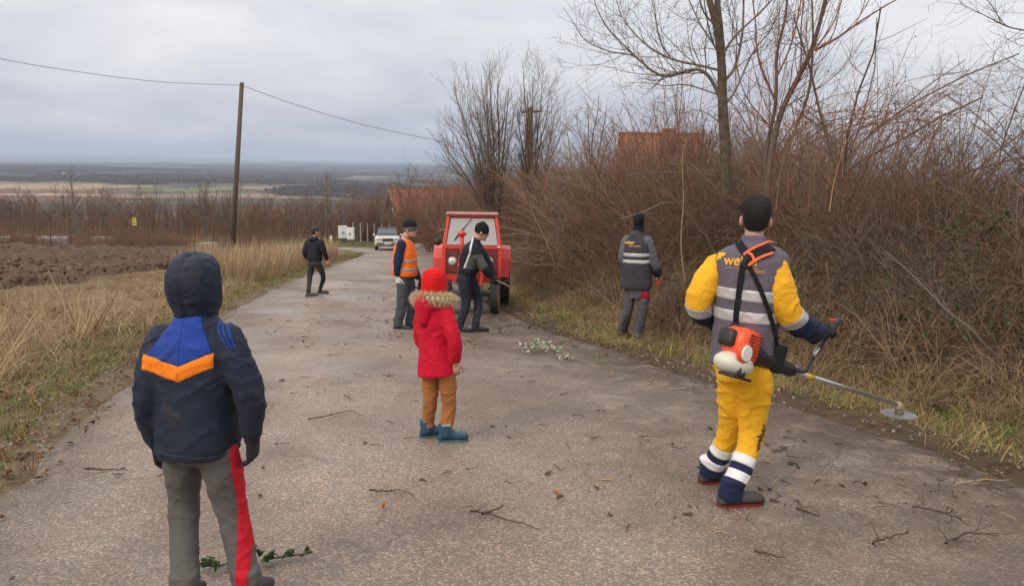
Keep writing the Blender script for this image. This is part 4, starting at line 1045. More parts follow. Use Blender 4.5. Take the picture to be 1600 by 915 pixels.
def shoe(root, g, T, L, mat_u, mat_s, high=0.10, name='shoe', w=1.0, collar=None, label=None):
    """g ground point under the ankle, T toe direction"""
    T = Vector((T[0], T[1], T[2] if len(T) > 2 else -0.083 * T[1])).normalized(); U = Vector((0, 0, 1)); U = (U - T * U.dot(T)).normalized(); S = T.cross(U)
    bm = bmesh.new(); k = L / 0.29
    st = [(-.075, .024, .030, .055), (-.06, .036, .033, .075), (0, .040, .034, high), (.045, .040, .036, high * .92), (.09, .045, .030, .086), (.135, .050, .026, .076), (.175, .048, .022, .070), (.200, .038, .018, .060), (.212, .020, .012, .046)]
    rg_ = []
    for s, hw, _, top in st: rg_.append((g + T * s * k + U * (0.018 + (top - 0.018) / 2) * (1 if s > 0.06 else 1), S * hw * w * k, U * (top - 0.018) / 2))
    loft(bm, rg_, 14, 2.5)
    if high > 0.11: btube(bm, [g + U * 0.05 + T * 0.0, g + U * (high + 0.03) - T * 0.008], [0.046 * w, 0.050 * w], 12, None, 'flat')
    up = remesh(bm, 0.008, 2, name); o = mobj(name, up, mat_u, root)
    if label: o['label'] = label
    bm = bmesh.new(); hw = [(-.082, .0), (-.076, .026), (-.05, .040), (0, .041), (.05, .040), (.10, .048), (.15, .053), (.19, .048), (.212, .030), (.222, 0)]
    poly = [(s * k, a * w * k) for s, a in hw] + [(s * k, -a * w * k) for s, a in hw[-2:0:-1]]
    M = Matrix((T, S, U)).transposed().to_4x4(); M.translation = g
    bprism(bm, [(a_ * .96, b_ * .90) for a_, b_ in poly], 0.0, 0.022, M); mobj('sole', from_bm('sole', bm), mat_s, o)
    return o
def strands(name, pts, nrm, n, l0, l1, w, mat, rng, comb=None, spread=0.6):
    """short hair or fur set on surface points"""
    i = rng.integers(0, len(pts), n); p = pts[i] + rng.normal(0, 0.003, (n, 3)); d = nrm[i] + rng.normal(0, spread, (n, 3))
    if comb is not None: d = d + np.array(comb)
    d /= np.linalg.norm(d, axis=1)[:, None]; L = rng.uniform(l0, l1, n)[:, None]
    s = np.cross(d, rng.normal(0, 1, (n, 3))); s *= w / np.linalg.norm(s, axis=1)[:, None]
    bend = rng.normal(0, 0.25, (n, 3)) * L
    V = np.stack([p - s, p + s, p + d * L * .6 + s * .6 + bend * .3, p + d * L * .6 - s * .6 + bend * .3, p + d * L + bend], 1).reshape(-1, 3)
    k = np.arange(n)[:, None] * 5
    F = np.concatenate([k + [0, 1, 2], k + [0, 2, 3], k + [3, 2, 4]], 0)
    me = from_np(name, V, F); me.materials.append(mat); return me
def ribbon(name, bvh, pts, width, thick, mat, root, off=0.006, n=6):
    """strap that follows the garment it lies on"""
    dn = catmull([tuple(p) for p in pts], n); L = []; bm = bmesh.new(); prev = None
    for a in dn:
        loc, no, _, _ = bvh.find_nearest(Vector(a)); L.append((loc + no * off, no))
    for i, (p, no) in enumerate(L):
        t = (L[min(i + 1, len(L) - 1)][0] - L[max(i - 1, 0)][0]).normalized(); s = t.cross(no).normalized() * width / 2
        ring = [bm.verts.new(p - s), bm.verts.new(p + s), bm.verts.new(p + s + no * thick), bm.verts.new(p - s + no * thick)]
        if prev:
            for k in range(4): bm.faces.new((prev[k], prev[(k + 1) % 4], ring[(k + 1) % 4], ring[k]))
        prev = ring
    bmesh.ops.recalc_face_normals(bm, faces=bm.faces)
    return mobj(name, from_bm(name, bm, False), mat, root)
def letter_shapes(s, size):
    cu = bpy.data.curves.new('letters', 'FONT'); cu.body = s; cu.size = size; cu.offset = 0.02 * size; cu.resolution_u = 3; cu.align_x = 'LEFT'
    o = bpy.data.objects.new('tmp_text', cu); COL.objects.link(o); dg = bpy.context.evaluated_depsgraph_get(); dg.update()
    me = bpy.data.meshes.new_from_object(o.evaluated_get(dg)); bpy.data.objects.remove(o)
    bm = bmesh.new(); bm.from_mesh(me); bmesh.ops.triangulate(bm, faces=bm.faces)
    bpy.data.meshes.remove(me); return bm
def flat_shape(poly):
    bm = bmesh.new(); bm.faces.new([bm.verts.new((x, y, 0)) for x, y in poly]); bmesh.ops.triangulate(bm, faces=bm.faces); return bm
def on_cloth(bm, name, bvh, org, rt, up, mat, root, off=0.004):
    """flat print pressed onto a garment: bm in its own xy plane"""
    fw = rt.cross(up).normalized(); bmesh.ops.subdivide_edges(bm, edges=[e for e in bm.edges if e.calc_length() > 0.03], cuts=2)
    for v in bm.verts:
        q = org + rt * v.co.x + up * v.co.y
        h = bvh.ray_cast(q + fw * 0.4, -fw)
        v.co = (h[0] + h[1] * off) if h[0] is not None else bvh.find_nearest(q)[0]
    return mobj(name, from_bm(name, bm), mat, root)
def eyes(root, C, Rt, Fw, U, k=1.0):
    for s in (-1, 1):
        bm = bmesh.new(); bball(bm, C + Rt * s * 0.030 * k + Fw * 0.0835 * k + U * 0.012 * k, (0.012 * k,) * 3); mobj('eye', from_bm('eye', bm, True), plain('eye_dark', (0.03, 0.022, 0.018), 0.25), root)
        bm = bmesh.new(); btube(bm, [C + Rt * s * 0.014 * k + Fw * 0.094 * k + U * 0.030 * k, C + Rt * s * 0.048 * k + Fw * 0.082 * k + U * 0.031 * k], 0.0045 * k, 6); mobj('eyebrow', from_bm('eyebrow', bm), plain('brow_hair', (0.035, 0.025, 0.02), 0.8), root)

SKIN = plain('skin', (0.50, 0.27, 0.20), 0.5, var=0.12, scale=30, bump=0.15, bscale=200)
class Fig:
    """a clothed figure: joints in, one skin body plus garments out"""
    def __init__(s, name, label, Y0, J, feet, cat='person', toe=None):
        s.Y0 = Y0; s.J = {k: P(v[0], v[1], Y0 + (v[2] if len(v) > 2 else 0)) for k, v in J.items()}
        s.feet = {}
        for k, (px, py, T) in feet.items():
            g = hit(px, py); g.z = max(g.z, road_z(g.x, g.y) + 0.012) if True else g.z
            s.feet[k] = (g, Vector(T).normalized())
        j = s.J
        for k in ('L', 'R'):
            if 'an' + k not in j: j['an' + k] = s.feet[k][0] + Vector((0, 0, 0.10))
        s.lat_s = (j['shR'] - j['shL']).normalized(); s.lat_h = (j['hipR'] - j['hipL']).normalized()
        s.spine = (j['neck'] - j['pelvis']); s.up = s.spine.normalized()
        s.fw_s = s.up.cross(s.lat_s).normalized(); s.fw_h = s.up.cross(s.lat_h).normalized()
        base = (s.feet['L'][0] + s.feet['R'][0]) / 2
        s.root = empty(name, (0, 0, 0)); tag(s.root, label, cat); s.base = base
    def report(s):
        j = s.J; d = lambda a, b: round((j[a] - j[b]).length, 2)
        print(s.root.name, 'H', round(j['head'].z + .13 - s.base.z, 2), 'sh', d('shL', 'shR'), 'uaL', d('shL', 'elL'), 'faL', d('elL', 'wrL'), 'uaR', d('shR', 'elR'), 'faR', d('elR', 'wrR'), 'thL', d('hipL', 'knL'), 'clL', d('knL', 'anL'), 'thR', d('hipR', 'knR'), 'clR', d('knR', 'anR'), 'sp', d('pelvis', 'neck'))
    def ring(s, t, hw, hd, push=0.0, up=0.0):
        """torso ring at t (0 pelvis, 1 neck base)"""
        j = s.J; lat = s.lat_h.lerp(s.lat_s, min(1, max(0, t))).normalized(); fw = s.fw_h.lerp(s.fw_s, min(1, max(0, t))).normalized()
        c = j['pelvis'] + s.spine * t + fw * push + s.up * up
        return (c, lat * hw, fw * hd)
    def body(s, k=1.0, ha=None, hf=None, voxel=0.009, hands=(), handk=1.0, face=True, ears=True):
        j = s.J; bm = bmesh.new(); hu = ha or s.up
        ax = head_shape(bm, j['head'], hu, hf or s.fw_s, k, ears, face)
        limb(bm, [j['neck'] - s.up * 0.04, j['neck'] + s.up * 0.02, j['head'] - hu * 0.05 * k], [0.062 * k, 0.056 * k, 0.054 * k])
        loft(bm, [s.ring(-.12, .10 * k, .08 * k), s.ring(0.05, .14 * k, .095 * k), s.ring(.35, .125 * k, .085 * k), s.ring(.75, .145 * k, .095 * k), s.ring(.92, .11 * k, .07 * k), s.ring(1.0, .05 * k, .05 * k)])
        for q in 'LR':
            limb(bm, [j['sh' + q], j['el' + q], j['wr' + q]], [.045 * k, .042 * k, .038 * k, .032 * k, .026 * k]); limb(bm, [j['hip' + q], j['kn' + q], j['an' + q]], [.060 * k, .050 * k, .038 * k, .036 * k, .028 * k])
            btube(bm, [j['an' + q], s.feet[q][0] + Vector((0, 0, .05)), s.feet[q][0] + s.feet[q][1] * 0.13 * k + Vector((0, 0, .035))], [.036 * k, .032 * k, .028 * k], 10, None, 'round')
        for (q, D, N, cu) in hands: hand(bm, j['wr' + q], D, N, 1 if q == 'R' else -1, handk, cu)
        me = remesh(bm, voxel, 1, 'body'); s.bodyme = me
        mobj('body', me, SKIN, s.root); s.hax = ax
        if face: eyes(s.root, j['head'], *ax, k)
        return ax
    def top(s, rings, arm, name, mat, voxel=0.01, collar=None, amp=0.006, freq=9, smooth=3, extra=None, arms='LR', seed=0.0):
        j = s.J; bm = bmesh.new(); loft(bm, [s.ring(*r) for r in rings], 26, 2.4)
        for q in arms: limb(bm, [j['sh' + q], j['el' + q], j['wr' + q] - (j['wr' + q] - j['el' + q]).normalized() * 0.04], arm)
        if collar: btube(bm, [j['neck'] - s.up * .03, j['neck'] + s.up * collar[1]], [collar[0] * 1.1, collar[0]], 16)
        if extra: extra(bm)
        me = remesh(bm, voxel, smooth, name); rumple(me, amp, freq, s.up, 1.6, seed); o = mobj(name, me, mat, s.root); return o
    def pants(s, rings, leg, mat, voxel=0.01, amp=0.007, freq=8, name='trousers', seed=3.0, endk=0.95, smooth=3):
        j = s.J; bm = bmesh.new(); loft(bm, [s.ring(*r) for r in rings], 24, 2.3)
        for q in 'LR':
            e = j['an' + q] + (j['kn' + q] - j['an' + q]) * (1 - endk); limb(bm, [j['hip' + q], j['kn' + q], e], leg); btube(bm, [e + V3((0, 0, .07)), e - V3((0, 0, .055))], [leg[-1], leg[-1] * 1.06], 16)
        me = remesh(bm, voxel, smooth, name); rumple(me, amp, freq, (0, 0, 1), 1.7, seed); o = mobj(name, me, mat, s.root); return o
    def glove(s, q, D, N, cu, mat, size=1.0, fat=1.25, cuff=True, name='glove', label=None):
        bm = bmesh.new(); wr = s.J['wr' + q]; hand(bm, wr, D, N, 1 if q == 'R' else -1, size, cu, fat)
        if cuff: btube(bm, [wr - D.normalized() * 0.07 * size, wr + D.normalized() * 0.01], [0.043 * size, 0.037 * size], 12)
        o = mobj(name, remesh(bm, 0.006, 2, name), mat, s.root)
        if label: o['label'] = label
        return o
    def band(s, src, a, b, t0, t1, name, mat, off=0.004, extra=(), label=None, near=None):
        """ring of a sleeve or leg between two fractions of the bone a-b"""
        A, B = s.J[a] if isinstance(a, str) else a, s.J[b] if isinstance(b, str) else b; d = (B - A).normalized()
        me = cut(src.data, [(A + (B - A) * t0, d), (A + (B - A) * t1, -d)] + list(extra), off, name, near=near)
        o = mobj(name, me, mat, s.root)
        if label: o['label'] = label
        return o
V3 = Vector
NAVY = cloth('navy_padded_cloth', (0.020, 0.026, 0.045), 0.62, dirt=(0.12, 0.09, 0.07), dirt_amt=0.30, dirt_scale=5)
REFL = plain('silver_reflective_tape', (0.50, 0.50, 0.50), 0.45, metal=0.25, var=0.06, scale=40)
BLACKF = cloth('black_fabric', (0.016, 0.016, 0.019), 0.8)
BLACKR = plain('black_rubber', (0.018, 0.018, 0.018), 0.75, var=0.3, bump=0.2)

# ------------------------------------------------------------------ boy with hood up, seen from behind
f = Fig('person', 'child in hooded navy jacket with blue yoke and orange chevron, seen from behind', 3.08,
        dict(head=(306, 443, .02), neck=(306, 497, 0), shL=(254, 532, .04), shR=(356, 532, -.05), elL=(229, 618, -.02), wrL=(244, 692, .05), elR=(389, 612, -.08), wrR=(394, 686, -.04),
             pelvis=(310, 682, 0), hipL=(284, 706, .03), hipR=(340, 708, -.03), knL=(288, 800, .06), knR=(363, 800, .0)),
        dict(L=(291, 962, (-0.05, 1, 0)), R=(388, 955, (0.25, 1, 0))))
f.report(); j = f.J
f.body(0.9, hf=V3((.1, 1, 0)), voxel=0.008, face=False, ears=False)
jk = f.top([(-.14, .165, .125), (-.08, .178, .138), (.1, .178, .14), (.35, .172, .132), (.6, .176, .13), (.8, .165, .115), (.93, .115, .09), (1.02, .075, .075)], [.072, .070, .064, .060, .054, .050], 'jacket', NAVY, 0.009, amp=0.008, freq=8)
pu = lambda a, b: P(a, b, f.Y0)
vd = V3((0, 1, 0)); ctr = j['neck']
def edge_plane(p1, p2, keep):     # plane through two seen points, looking away from the camera
    a, b_ = P(*p1, f.Y0), P(*p2, f.Y0); n = (b_ - a).cross(V3((0, 1, -0.25))).normalized(); k_ = P(*keep, f.Y0)
    return (a, n if (k_ - a).dot(n) > 0 else -n)
backp = (P(300, 560, f.Y0) + V3((0, 0.0, 0)), -f.fw_s)
BLUE = cloth('royal_blue_cloth', (0.018, 0.055, 0.30), 0.7, dirt=(0.1, 0.09, 0.09), dirt_amt=0.2); ORNG = cloth('orange_cloth', (0.85, 0.22, 0.015), 0.7)
for half, sd in (('L', ((232, 553), (300, 572))), ('R', ((300, 572), (350, 551)))):
    lo = edge_plane(sd[0], sd[1], (300, 510)); mid = edge_plane((300, 480), (300, 620), (250, 560) if half == 'L' else (340, 560))
    side = edge_plane((232, 560), (282, 492), (300, 540)) if half == 'L' else edge_plane((350, 555), (322, 492), (300, 540))
    o2 = mobj('yoke_panel', cut(jk.data, [backp, lo, mid, side, edge_plane((270, 490), (340, 490), (300, 560))], 0.004, 'yoke_panel'), BLUE, f.root)
    sd2 = [(a, b_ + 23) for a, b_ in sd]; up_ = edge_plane(sd[0], sd[1], (300, 640)); dn_ = edge_plane(sd2[0], sd2[1], (300, 520))
    side2 = edge_plane((232, 600), (232, 540), (300, 560)) if half == 'L' else edge_plane((351, 600), (351, 540), (300, 560))
    mobj('chevron_stripe', cut(jk.data, [backp, up_, dn_, mid, side2], 0.005, 'chevron_stripe'), ORNG, f.root)
for k_ in range(3):
    mobj('shoulder_stripe', cut(jk.data, [edge_plane((338 + k_ * 9, 494), (372 + k_ * 5, 545), (400, 500)), edge_plane((342 + k_ * 9, 494), (375 + k_ * 5, 545), (320, 540)), edge_plane((330, 545), (400, 545), (350, 510)), edge_plane((330, 497), (400, 497), (350, 520)), (P(340, 520, f.Y0), -f.fw_s)], 0.004, 'shoulder_stripe'), BLUE, f.root)
def hoodf():
    bm = bmesh.new(); c = j['head']; U = V3((0, -.05, 1)).normalized(); Fw = V3((.12, 1, .05)).normalized(); Rt = Fw.cross(U)
    pr = [(-.170, .072, .07, .070), (-.135, .082, .075, .086), (-.10, .090, .08, .100), (-.05, .101, .085, .116), (.0, .107, .09, .124), (.05, .105, .092, .122), (.09, .092, .085, .104), (.115, .066, .066, .074), (.128, .028, .03, .03)]
    loft(bm, [(c + U * t + Fw * ((a - b_) / 2), Rt * w, Fw * (a + b_) / 2) for t, w, a, b_ in pr], 24, 2.1)
    me = remesh(bm, 0.007, 3, 'hood'); co = mco(me); no = mno(me); rel = co - np.array(c); lx = rel @ np.array(Rt); lz = rel @ np.array(U)
    d = -0.007 * np.exp(-(lx / 0.006) ** 2) + 0.0022 * (np.abs(np.sin((lz + 0.5 * np.abs(lx)) * math.pi / 0.075)) ** 0.5 - 0.7)
    d += 0.005 * vnoise3(rel * 14) + 0.004 * (1 - 2 * np.abs(vnoise3(rel * 24))) + 0.0015 * vnoise3(rel * 60); setco(me, co + no * d[:, None])
    return mobj('hood', me, NAVY, f.root)
hoodf()
PGREY = cloth('grey_sport_cloth', (0.105, 0.098, 0.092), 0.85, dirt=(0.14, 0.10, 0.07), dirt_amt=0.45, dirt_scale=4)
pt = f.pants([(-.20, .12, .10), (-.08, .158, .115), (.05, .165, .12), (.2, .155, .115)], [.088, .082, .070, .066, .062, .058], PGREY, 0.009, amp=0.008, freq=7)
REDS = cloth('red_stripe_cloth', (0.48, 0.012, 0.025), 0.75)
hipx = P(372, 705, f.Y0 - .05); knx = P(380, 800, f.Y0 - .05); anx = P(393, 905, f.Y0 - .05)
for a, b_ in (((368, 690), (378, 800)), ((378, 800), (387, 918))):
    top_, bot_ = edge_plane((330, a[1]), (420, a[1]), (370, a[1] + 30)), edge_plane((330, b_[1]), (420, b_[1]), (370, b_[1] - 30))
    mobj('side_stripe', cut(pt.data, [edge_plane(a, b_, (430, 800)), edge_plane((a[0] + 17, a[1]), (b_[0] + (17 if b_[1] < 850 else 20), b_[1]), (300, 800)), top_, bot_, (P(340, 800, f.Y0 + 0.10), V3((.35, -1, 0)))], 0.004, 'side_stripe'), REDS, f.root)
GLV = cloth('charcoal_glove', (0.028, 0.026, 0.026), 0.8)
f.glove('L', V3((.03, .12, -1)), V3((1, .2, 0)), 0.6, GLV, 0.88); f.glove('R', V3((-.02, .10, -1)), V3((-1, .2, 0)), 0.55, GLV, 0.88)
hm_ = cut(jk.data, [(f.J['pelvis'] - f.up * 0.030, -f.up)], 0.006, 'hem_band', near=([(f.J['pelvis'] - f.lat_h * .06, f.J['pelvis'] + f.lat_h * .06)], .17)); mobj('hem_band', hm_, NAVY, f.root)
for q in 'LR': shoe(f.root, f.feet[q][0], f.feet[q][1], 0.24, plain('dark_trainer', (0.03, 0.03, 0.035), 0.7), plain('pale_sole', (0.35, 0.34, 0.32), 0.7))

# ------------------------------------------------------------------ man in yellow with the brush cutter
f = Fig('person', 'man in yellow work clothes and grey printed vest carrying a brush cutter', 4.42,
        dict(head=(1181, 341, .02), neck=(1176, 384, 0), shL=(1120, 414, .08), shR=(1212, 417, -.10), elL=(1091, 474, .06), wrL=(1122, 508, .27), elR=(1232, 490, -.10), wrR=(1281, 521, .14),
             pelvis=(1159, 556, 0), hipL=(1145, 580, .05), hipR=(1182, 582, -.05), knL=(1142, 668, .20), knR=(1174, 682, .02)),
        dict(L=(1108, 757, (.93, .35, 0)), R=(1140, 793, (.97, .22, 0))))
f.report(); j = f.J
hf = V3((.30, 1, 0)); f.body(0.98, ha=V3((0.03, .05, 1)), hf=hf, voxel=0.007, face=True)
YEL = cloth('yellow_workwear', (0.83, 0.43, 0.022), 0.7, var=0.07, dirt=(0.35, 0.20, 0.03), dirt_amt=0.3)
WNAVY = cloth('navy_workwear', (0.016, 0.022, 0.058), 0.8); VEST = cloth('grey_violet_vest', (0.128, 0.112, 0.142), 0.75, dirt=(0.10, 0.085, 0.1), dirt_amt=0.4)
jk = f.top([(.0, .15, .11), (.3, .155, .115), (.6, .165, .12), (.8, .15, .105), (.95, .09, .075)], [.074, .086, .084, .078, .066, .056], 'jacket', YEL, 0.009, collar=(0.055, 0.05), amp=0.008, freq=8)
vt = f.top([(-.06, .182, .145), (.0, .190, .152), (.2, .186, .15), (.4, .186, .146), (.62, .203, .145), (.78, .216, .14), (.87, .214, .128), (.93, .198, .115), (.975, .155, .102), (1.0, .105, .09), (1.03, .076, .076)], [.05], 'vest', VEST, 0.009, collar=(0.067, 0.062), amp=0.006, freq=7, arms='', seed=4)
for t in (.395, .585):
    mobj('reflective_stripe', cut(vt.data, [(j['pelvis'] + f.spine * (t - .048), f.up), (j['pelvis'] + f.spine * (t + .048), -f.up)], 0.004, 'reflective_stripe'), REFL, f.root)
for q in 'LR':
    ua = (j['el' + q] - j['sh' + q]).normalized(); fa = (j['wr' + q] - j['el' + q]).normalized(); bd = (ua + fa * .9).normalized(); e_ = j['el' + q] + fa * .015
    nr = ([(j['sh' + q], j['el' + q]), (j['el' + q], j['wr' + q])], .125)
    mobj('reflective_cuff', cut(jk.data, [(e_ - bd * .005, bd), (e_ + bd * .065, -bd)], .004, 'reflective_cuff', near=nr), REFL, f.root)
    mobj('lower_sleeve', cut(jk.data, [(e_ + bd * .065, bd)], .004, 'lower_sleeve', near=nr), WNAVY, f.root)
pt = f.pants([(-.22, .13, .115), (-.10, .160, .12), (.05, .166, .13), (.2, .165, .13)], [.096, .094, .084, .074, .070, .067], YEL, 0.009, amp=0.009, freq=7, endk=.98)
WHT = plain('white_reflective_tape', (0.72, 0.72, 0.71), 0.5, var=0.05, scale=30)
for q, e0 in (('L', .42), ('R', .34)):
    oth = 'R' if q == 'L' else 'L'
    a_, b_ = j['kn' + q], j['an' + q]; ax_ = [((a_ + b_) / 2 + (j['an' + oth] - b_) * .5, (b_ - j['an' + oth]).normalized())]
    for (t0, t1, nm, mt_) in ((e0, e0 + .17, 'reflective_band', WHT), (e0 + .17, e0 + .30, 'navy_band', WNAVY), (e0 + .30, e0 + .47, 'reflective_band', WHT), (e0 + .47, 1.3, 'trouser_cuff', WNAVY)):
        f.band(pt, 'kn' + q, 'an' + q, t0, t1, nm, mt_, 0.004, ax_)
# printed words: vest back and right trouser leg
PRT = plain('yellow_print', (0.85, 0.42, 0.02), 0.6, var=0.05); PRB = plain('black_print', (0.02, 0.02, 0.025), 0.6, var=0.1)
bv = bvh_of(vt.data); rt_ = f.lat_s; up_ = f.up
o_ = bv.ray_cast(V3((0, 0, CAM_Z)), ray(1131, 413))[0]
lt = letter_shapes('weber', 0.080); on_cloth(lt, 'lettering', bv, o_, rt_, up_, PRT, f.root)
bm = flat_shape([(-.052, .012), (-.050, .062), (.004, .066), (-.004, .046), (-.018, .046), (-.020, .030), (-.034, .030)])
on_cloth(bm, 'emblem', bv, o_, rt_, up_, PRT, f.root)
bm = flat_shape([(-.056, -.020), (.20, -.020), (.20, -.0165), (-.056, -.0165)]); on_cloth(bm, 'print_line', bv, o_, rt_, up_, plain('dull_orange_print', (0.42, 0.20, 0.06), 0.6), f.root)
lt = letter_shapes('SAINT-GOBAIN', 0.022); on_cloth(lt, 'small_lettering', bv, o_ + rt_ * 0.085 - up_ * 0.042, rt_, up_, plain('dull_orange_print', (0.42, 0.20, 0.06), 0.6), f.root)
bp_ = bvh_of(pt.data); o2 = bp_.ray_cast(V3((0, 0, CAM_Z)), ray(1186, 702))[0]
if o2 is not None:
    dleg = (P(1198, 640, 4.4) - P(1182, 700, 4.4)).normalized(); nrm = V3((.55, -.83, 0)).normalized(); upv = nrm.cross(dleg).normalized()
    lt = letter_shapes('weber', 0.066); on_cloth(lt, 'leg_lettering', bp_, o2, dleg, upv, PRB, f.root)
# short dark hair
hc = f.J['head']; Rt, Fw, U = f.hax
bm = bmesh.new(); head_shape(bm, hc + U * 0.006 - Fw * 0.004, U, Fw, 1.03, False, False)
hr = remesh(bm, 0.007, 1, 'hair'); hr2 = cut(hr, [(hc - U * 0.045 - Fw * 0.02, (U * 0.75 - Fw * 0.62).normalized())], 0.002, 'hair'); HAIR = plain('dark_hair', (0.013, 0.011, 0.010), 0.75, var=0.4, scale=80, bump=0.6, bscale=300)
ho_ = mobj('hair', hr2, HAIR, f.root)
mobj('hair_strands', strands('hair_strands', mco(hr2), mno(hr2), 7000, 0.004, 0.010, 0.0008, HAIR, np.random.default_rng(5), comb=(0, 0, -.3)), None, ho_)
GLB = cloth('black_work_glove', (0.018, 0.017, 0.018), 0.75)
gl_dir = (P(1306, 508, 4.62) - j['wrR']).normalized(); f.glove('R', gl_dir, V3((0, .6, -.8)), 1.15, GLB, 1.05); f.glove('L', V3((.5, .85, -.15)), V3((0.1, 0, -1)), 1.0, GLB, 1.0)
f.band(jk, 'elR', 'wrR', .97, 1.03, 'cuff_trim', REDS, .006, near=([(j['elR'], j['wrR'])], .1))
BOOT = plain('grey_suede', (0.06, 0.052, 0.05), 0.9, var=0.2, bump=0.3); RSOLE = plain('red_sole', (0.19, 0.018, 0.014), 0.6, var=0.2, dirt=(0.08, 0.05, 0.04))
for q in 'LR': shoe(f.root, f.feet[q][0], f.feet[q][1], 0.30, BOOT, RSOLE, high=0.105, w=1.05)
# harness worn over the vest
hb = lambda a, b_: bv.ray_cast(V3((0, 0, CAM_Z)), ray(a, b_))[0] or bv.find_nearest(P(a, b_, 4.4))[0]
ORS = plain('orange_webbing', (0.80, 0.13, 0.03), 0.7); WEB = cloth('black_webbing', (0.012, 0.012, 0.014), 0.7)
ribbon('strap', bv, [hb(1152, 376), hb(1160, 388), hb(1168, 402), hb(1164, 418)], 0.045, 0.006, WEB, f.root, .005)
ribbon('strap', bv, [hb(1163, 412), hb(1158, 440), hb(1153, 475), hb(1150, 512)], 0.032, 0.006, WEB, f.root, .007)
ribbon('strap', bv, [hb(1172, 418), hb(1182, 438), hb(1192, 462), hb(1204, 500), hb(1212, 540), hb(1216, 562)], 0.026, 0.006, WEB, f.root, .006)
ribbon('shoulder_pad', bv, [hb(1167, 407), hb(1179, 399), hb(1192, 393), hb(1205, 389)], 0.060, 0.010, WEB, f.root, .008)
for dy in (-8, 8): ribbon('pad_piping', bv, [hb(1167 + dy * .5, 407 + dy), hb(1179 + dy * .4, 399 + dy), hb(1192 + dy * .3, 393 + dy), hb(1206, 389 + dy)], 0.014, 0.008, ORS, f.root, .014)
ribbon('pad_piping', bv, [hb(1172, 396), hb(1177, 403), hb(1181, 411)], 0.014, 0.008, ORS, f.root, .017)
bm = bmesh.new(); q_ = hb(1166, 408); bbox(bm, q_ + V3((0, -.016, 0)), (.06, .014, .075), Matrix.Rotation(.5, 3, 'Y'), .006); mobj('back_plate', from_bm('back_plate', bm), BLACKR, f.root)
bm = bmesh.new(); q_ = P(1213, 560, 4.33); bbox(bm, q_, (.10, .05, .17), Matrix.Rotation(.2, 3, 'Y'), .02); mobj('hip_pad', from_bm('hip_pad', bm), BLACKF, f.root)
YM = f

# the brush cutter he carries
bc = empty('brush_cutter', (0, 0, 0)); tag(bc, 'orange engine brush cutter with silver shaft hanging at the yellow man\'s hip', 'brush cutter')
eng = P(1158, 541, 4.20); tip = P(1403, 632, 5.35); sax = (tip - P(1232, 577, 4.42)).normalized()
E0 = P(1232, 577, 4.42); rx = sax; rz = (V3((0, 0, 1)) - rx * rx.z).normalized(); ry = rz.cross(rx)
def EM(c): 
    m_ = Matrix((rx, ry, rz)).transposed().to_4x4(); m_.translation = c; return m_
ORP = plain('orange_plastic', (0.78, 0.085, 0.022), 0.42, var=0.08, dirt=(0.2, 0.06, 0.03), dirt_amt=.35); WPL = plain('milky_tank_plastic', (0.62, 0.60, 0.50), 0.45, var=0.06); BPL = plain('black_plastic', (0.016, 0.016, 0.017), 0.5, var=0.2); ALU = plain('brushed_aluminium', (0.50, 0.49, 0.47), 0.35, metal=0.85, var=0.1)
M_ = Matrix((rx, ry, rz)).transposed()
def ebox(name, cx, cy, cz, sx, sy, sz, mat, bev, par=bc, rot=0):
    bm = bmesh.new(); bbox(bm, eng + rx * cx + ry * cy + rz * cz, (sx, sy, sz), M_ @ Matrix.Rotation(rot, 3, 'Y'), bev); return mobj(name, from_bm(name, bm, True), mat, par)
hs_ = ebox('engine_cover', 0, 0, .01, .19, .16, .19, ORP, .045)
for r_i in range(7):
    for c_i in range(6):
        if c_i < 2 and r_i > 4: continue
        ebox('vent_slot', -.045 + c_i * .022, -.0805, .07 - r_i * .018, .013 if c_i < 2 else .008, .004, .011 if c_i < 2 else .008, BPL, 0, hs_)
ebox('air_filter_box', -.105, .03, .03, .05, .10, .10, BPL, .02); ebox('muffler_guard', .02, .06, .09, .12, .06, .06, BPL, .02)
bm = bmesh.new(); c_ = eng + rx * -.078 - ry * .075 - rz * .035; btube(bm, [c_, c_ - ry * .028], [.047, .043], 20); mobj('starter_cap', from_bm('starter_cap', bm, False), plain('white_badge', (0.78, 0.77, 0.76), 0.4, var=0.04), bc)
bm = bmesh.new(); c_ = eng + rx * -.078 - ry * .072 - rz * .035; btube(bm, [c_, c_ - ry * .020], [.060, .056], 20); mobj('starter_ring', from_bm('starter_ring', bm, True), ORP, bc)
tk_ = bmesh.new(); bball(tk_, eng - rz * .105 - rx * .03, (.135, .10, .070), M_, 3); tk_ = mobj('fuel_tank', from_bm('fuel_tank', tk_, True), WPL, bc)
for dx in (-.05, -.005): ebox('tank_strap', -.03 + dx, -.082, -.115, .016, .014, .10, BPL, .004)
ebox('foot_plate', -.03, -.03, -.172, .19, .10, .016, BPL, .005)
bm = bmesh.new(); cl0 = eng + rx * .085 - rz * .02; limb(bm, [cl0, (cl0 + E0) / 2, E0 + rx * .02], [.068, .055, .042, .040]); mobj('clutch_housing', from_bm('clutch_housing', bm, True), BPL, bc)
sh_ = bmesh.new(); btube(sh_, [E0, tip], .0145, 12); sh_ = mobj('shaft', from_bm('shaft', sh_, True), ALU, bc)
bm = bmesh.new(); a_ = E0 + (tip - E0) * .13; btube(bm, [a_, a_ + sax * .10], .0152, 12); mobj('warning_label', from_bm('warning_label', bm, True), plain('yellow_sticker', (0.75, 0.48, 0.03), 0.5), sh_)
bm = bmesh.new(); a_ = E0 + sax * .06; bbox(bm, a_ + rz * .005, (.07, .045, .06), M_, .01); mobj('handle_clamp', from_bm('handle_clamp', bm, True), ALU, bc)
grip = P(1300, 512, 4.60)
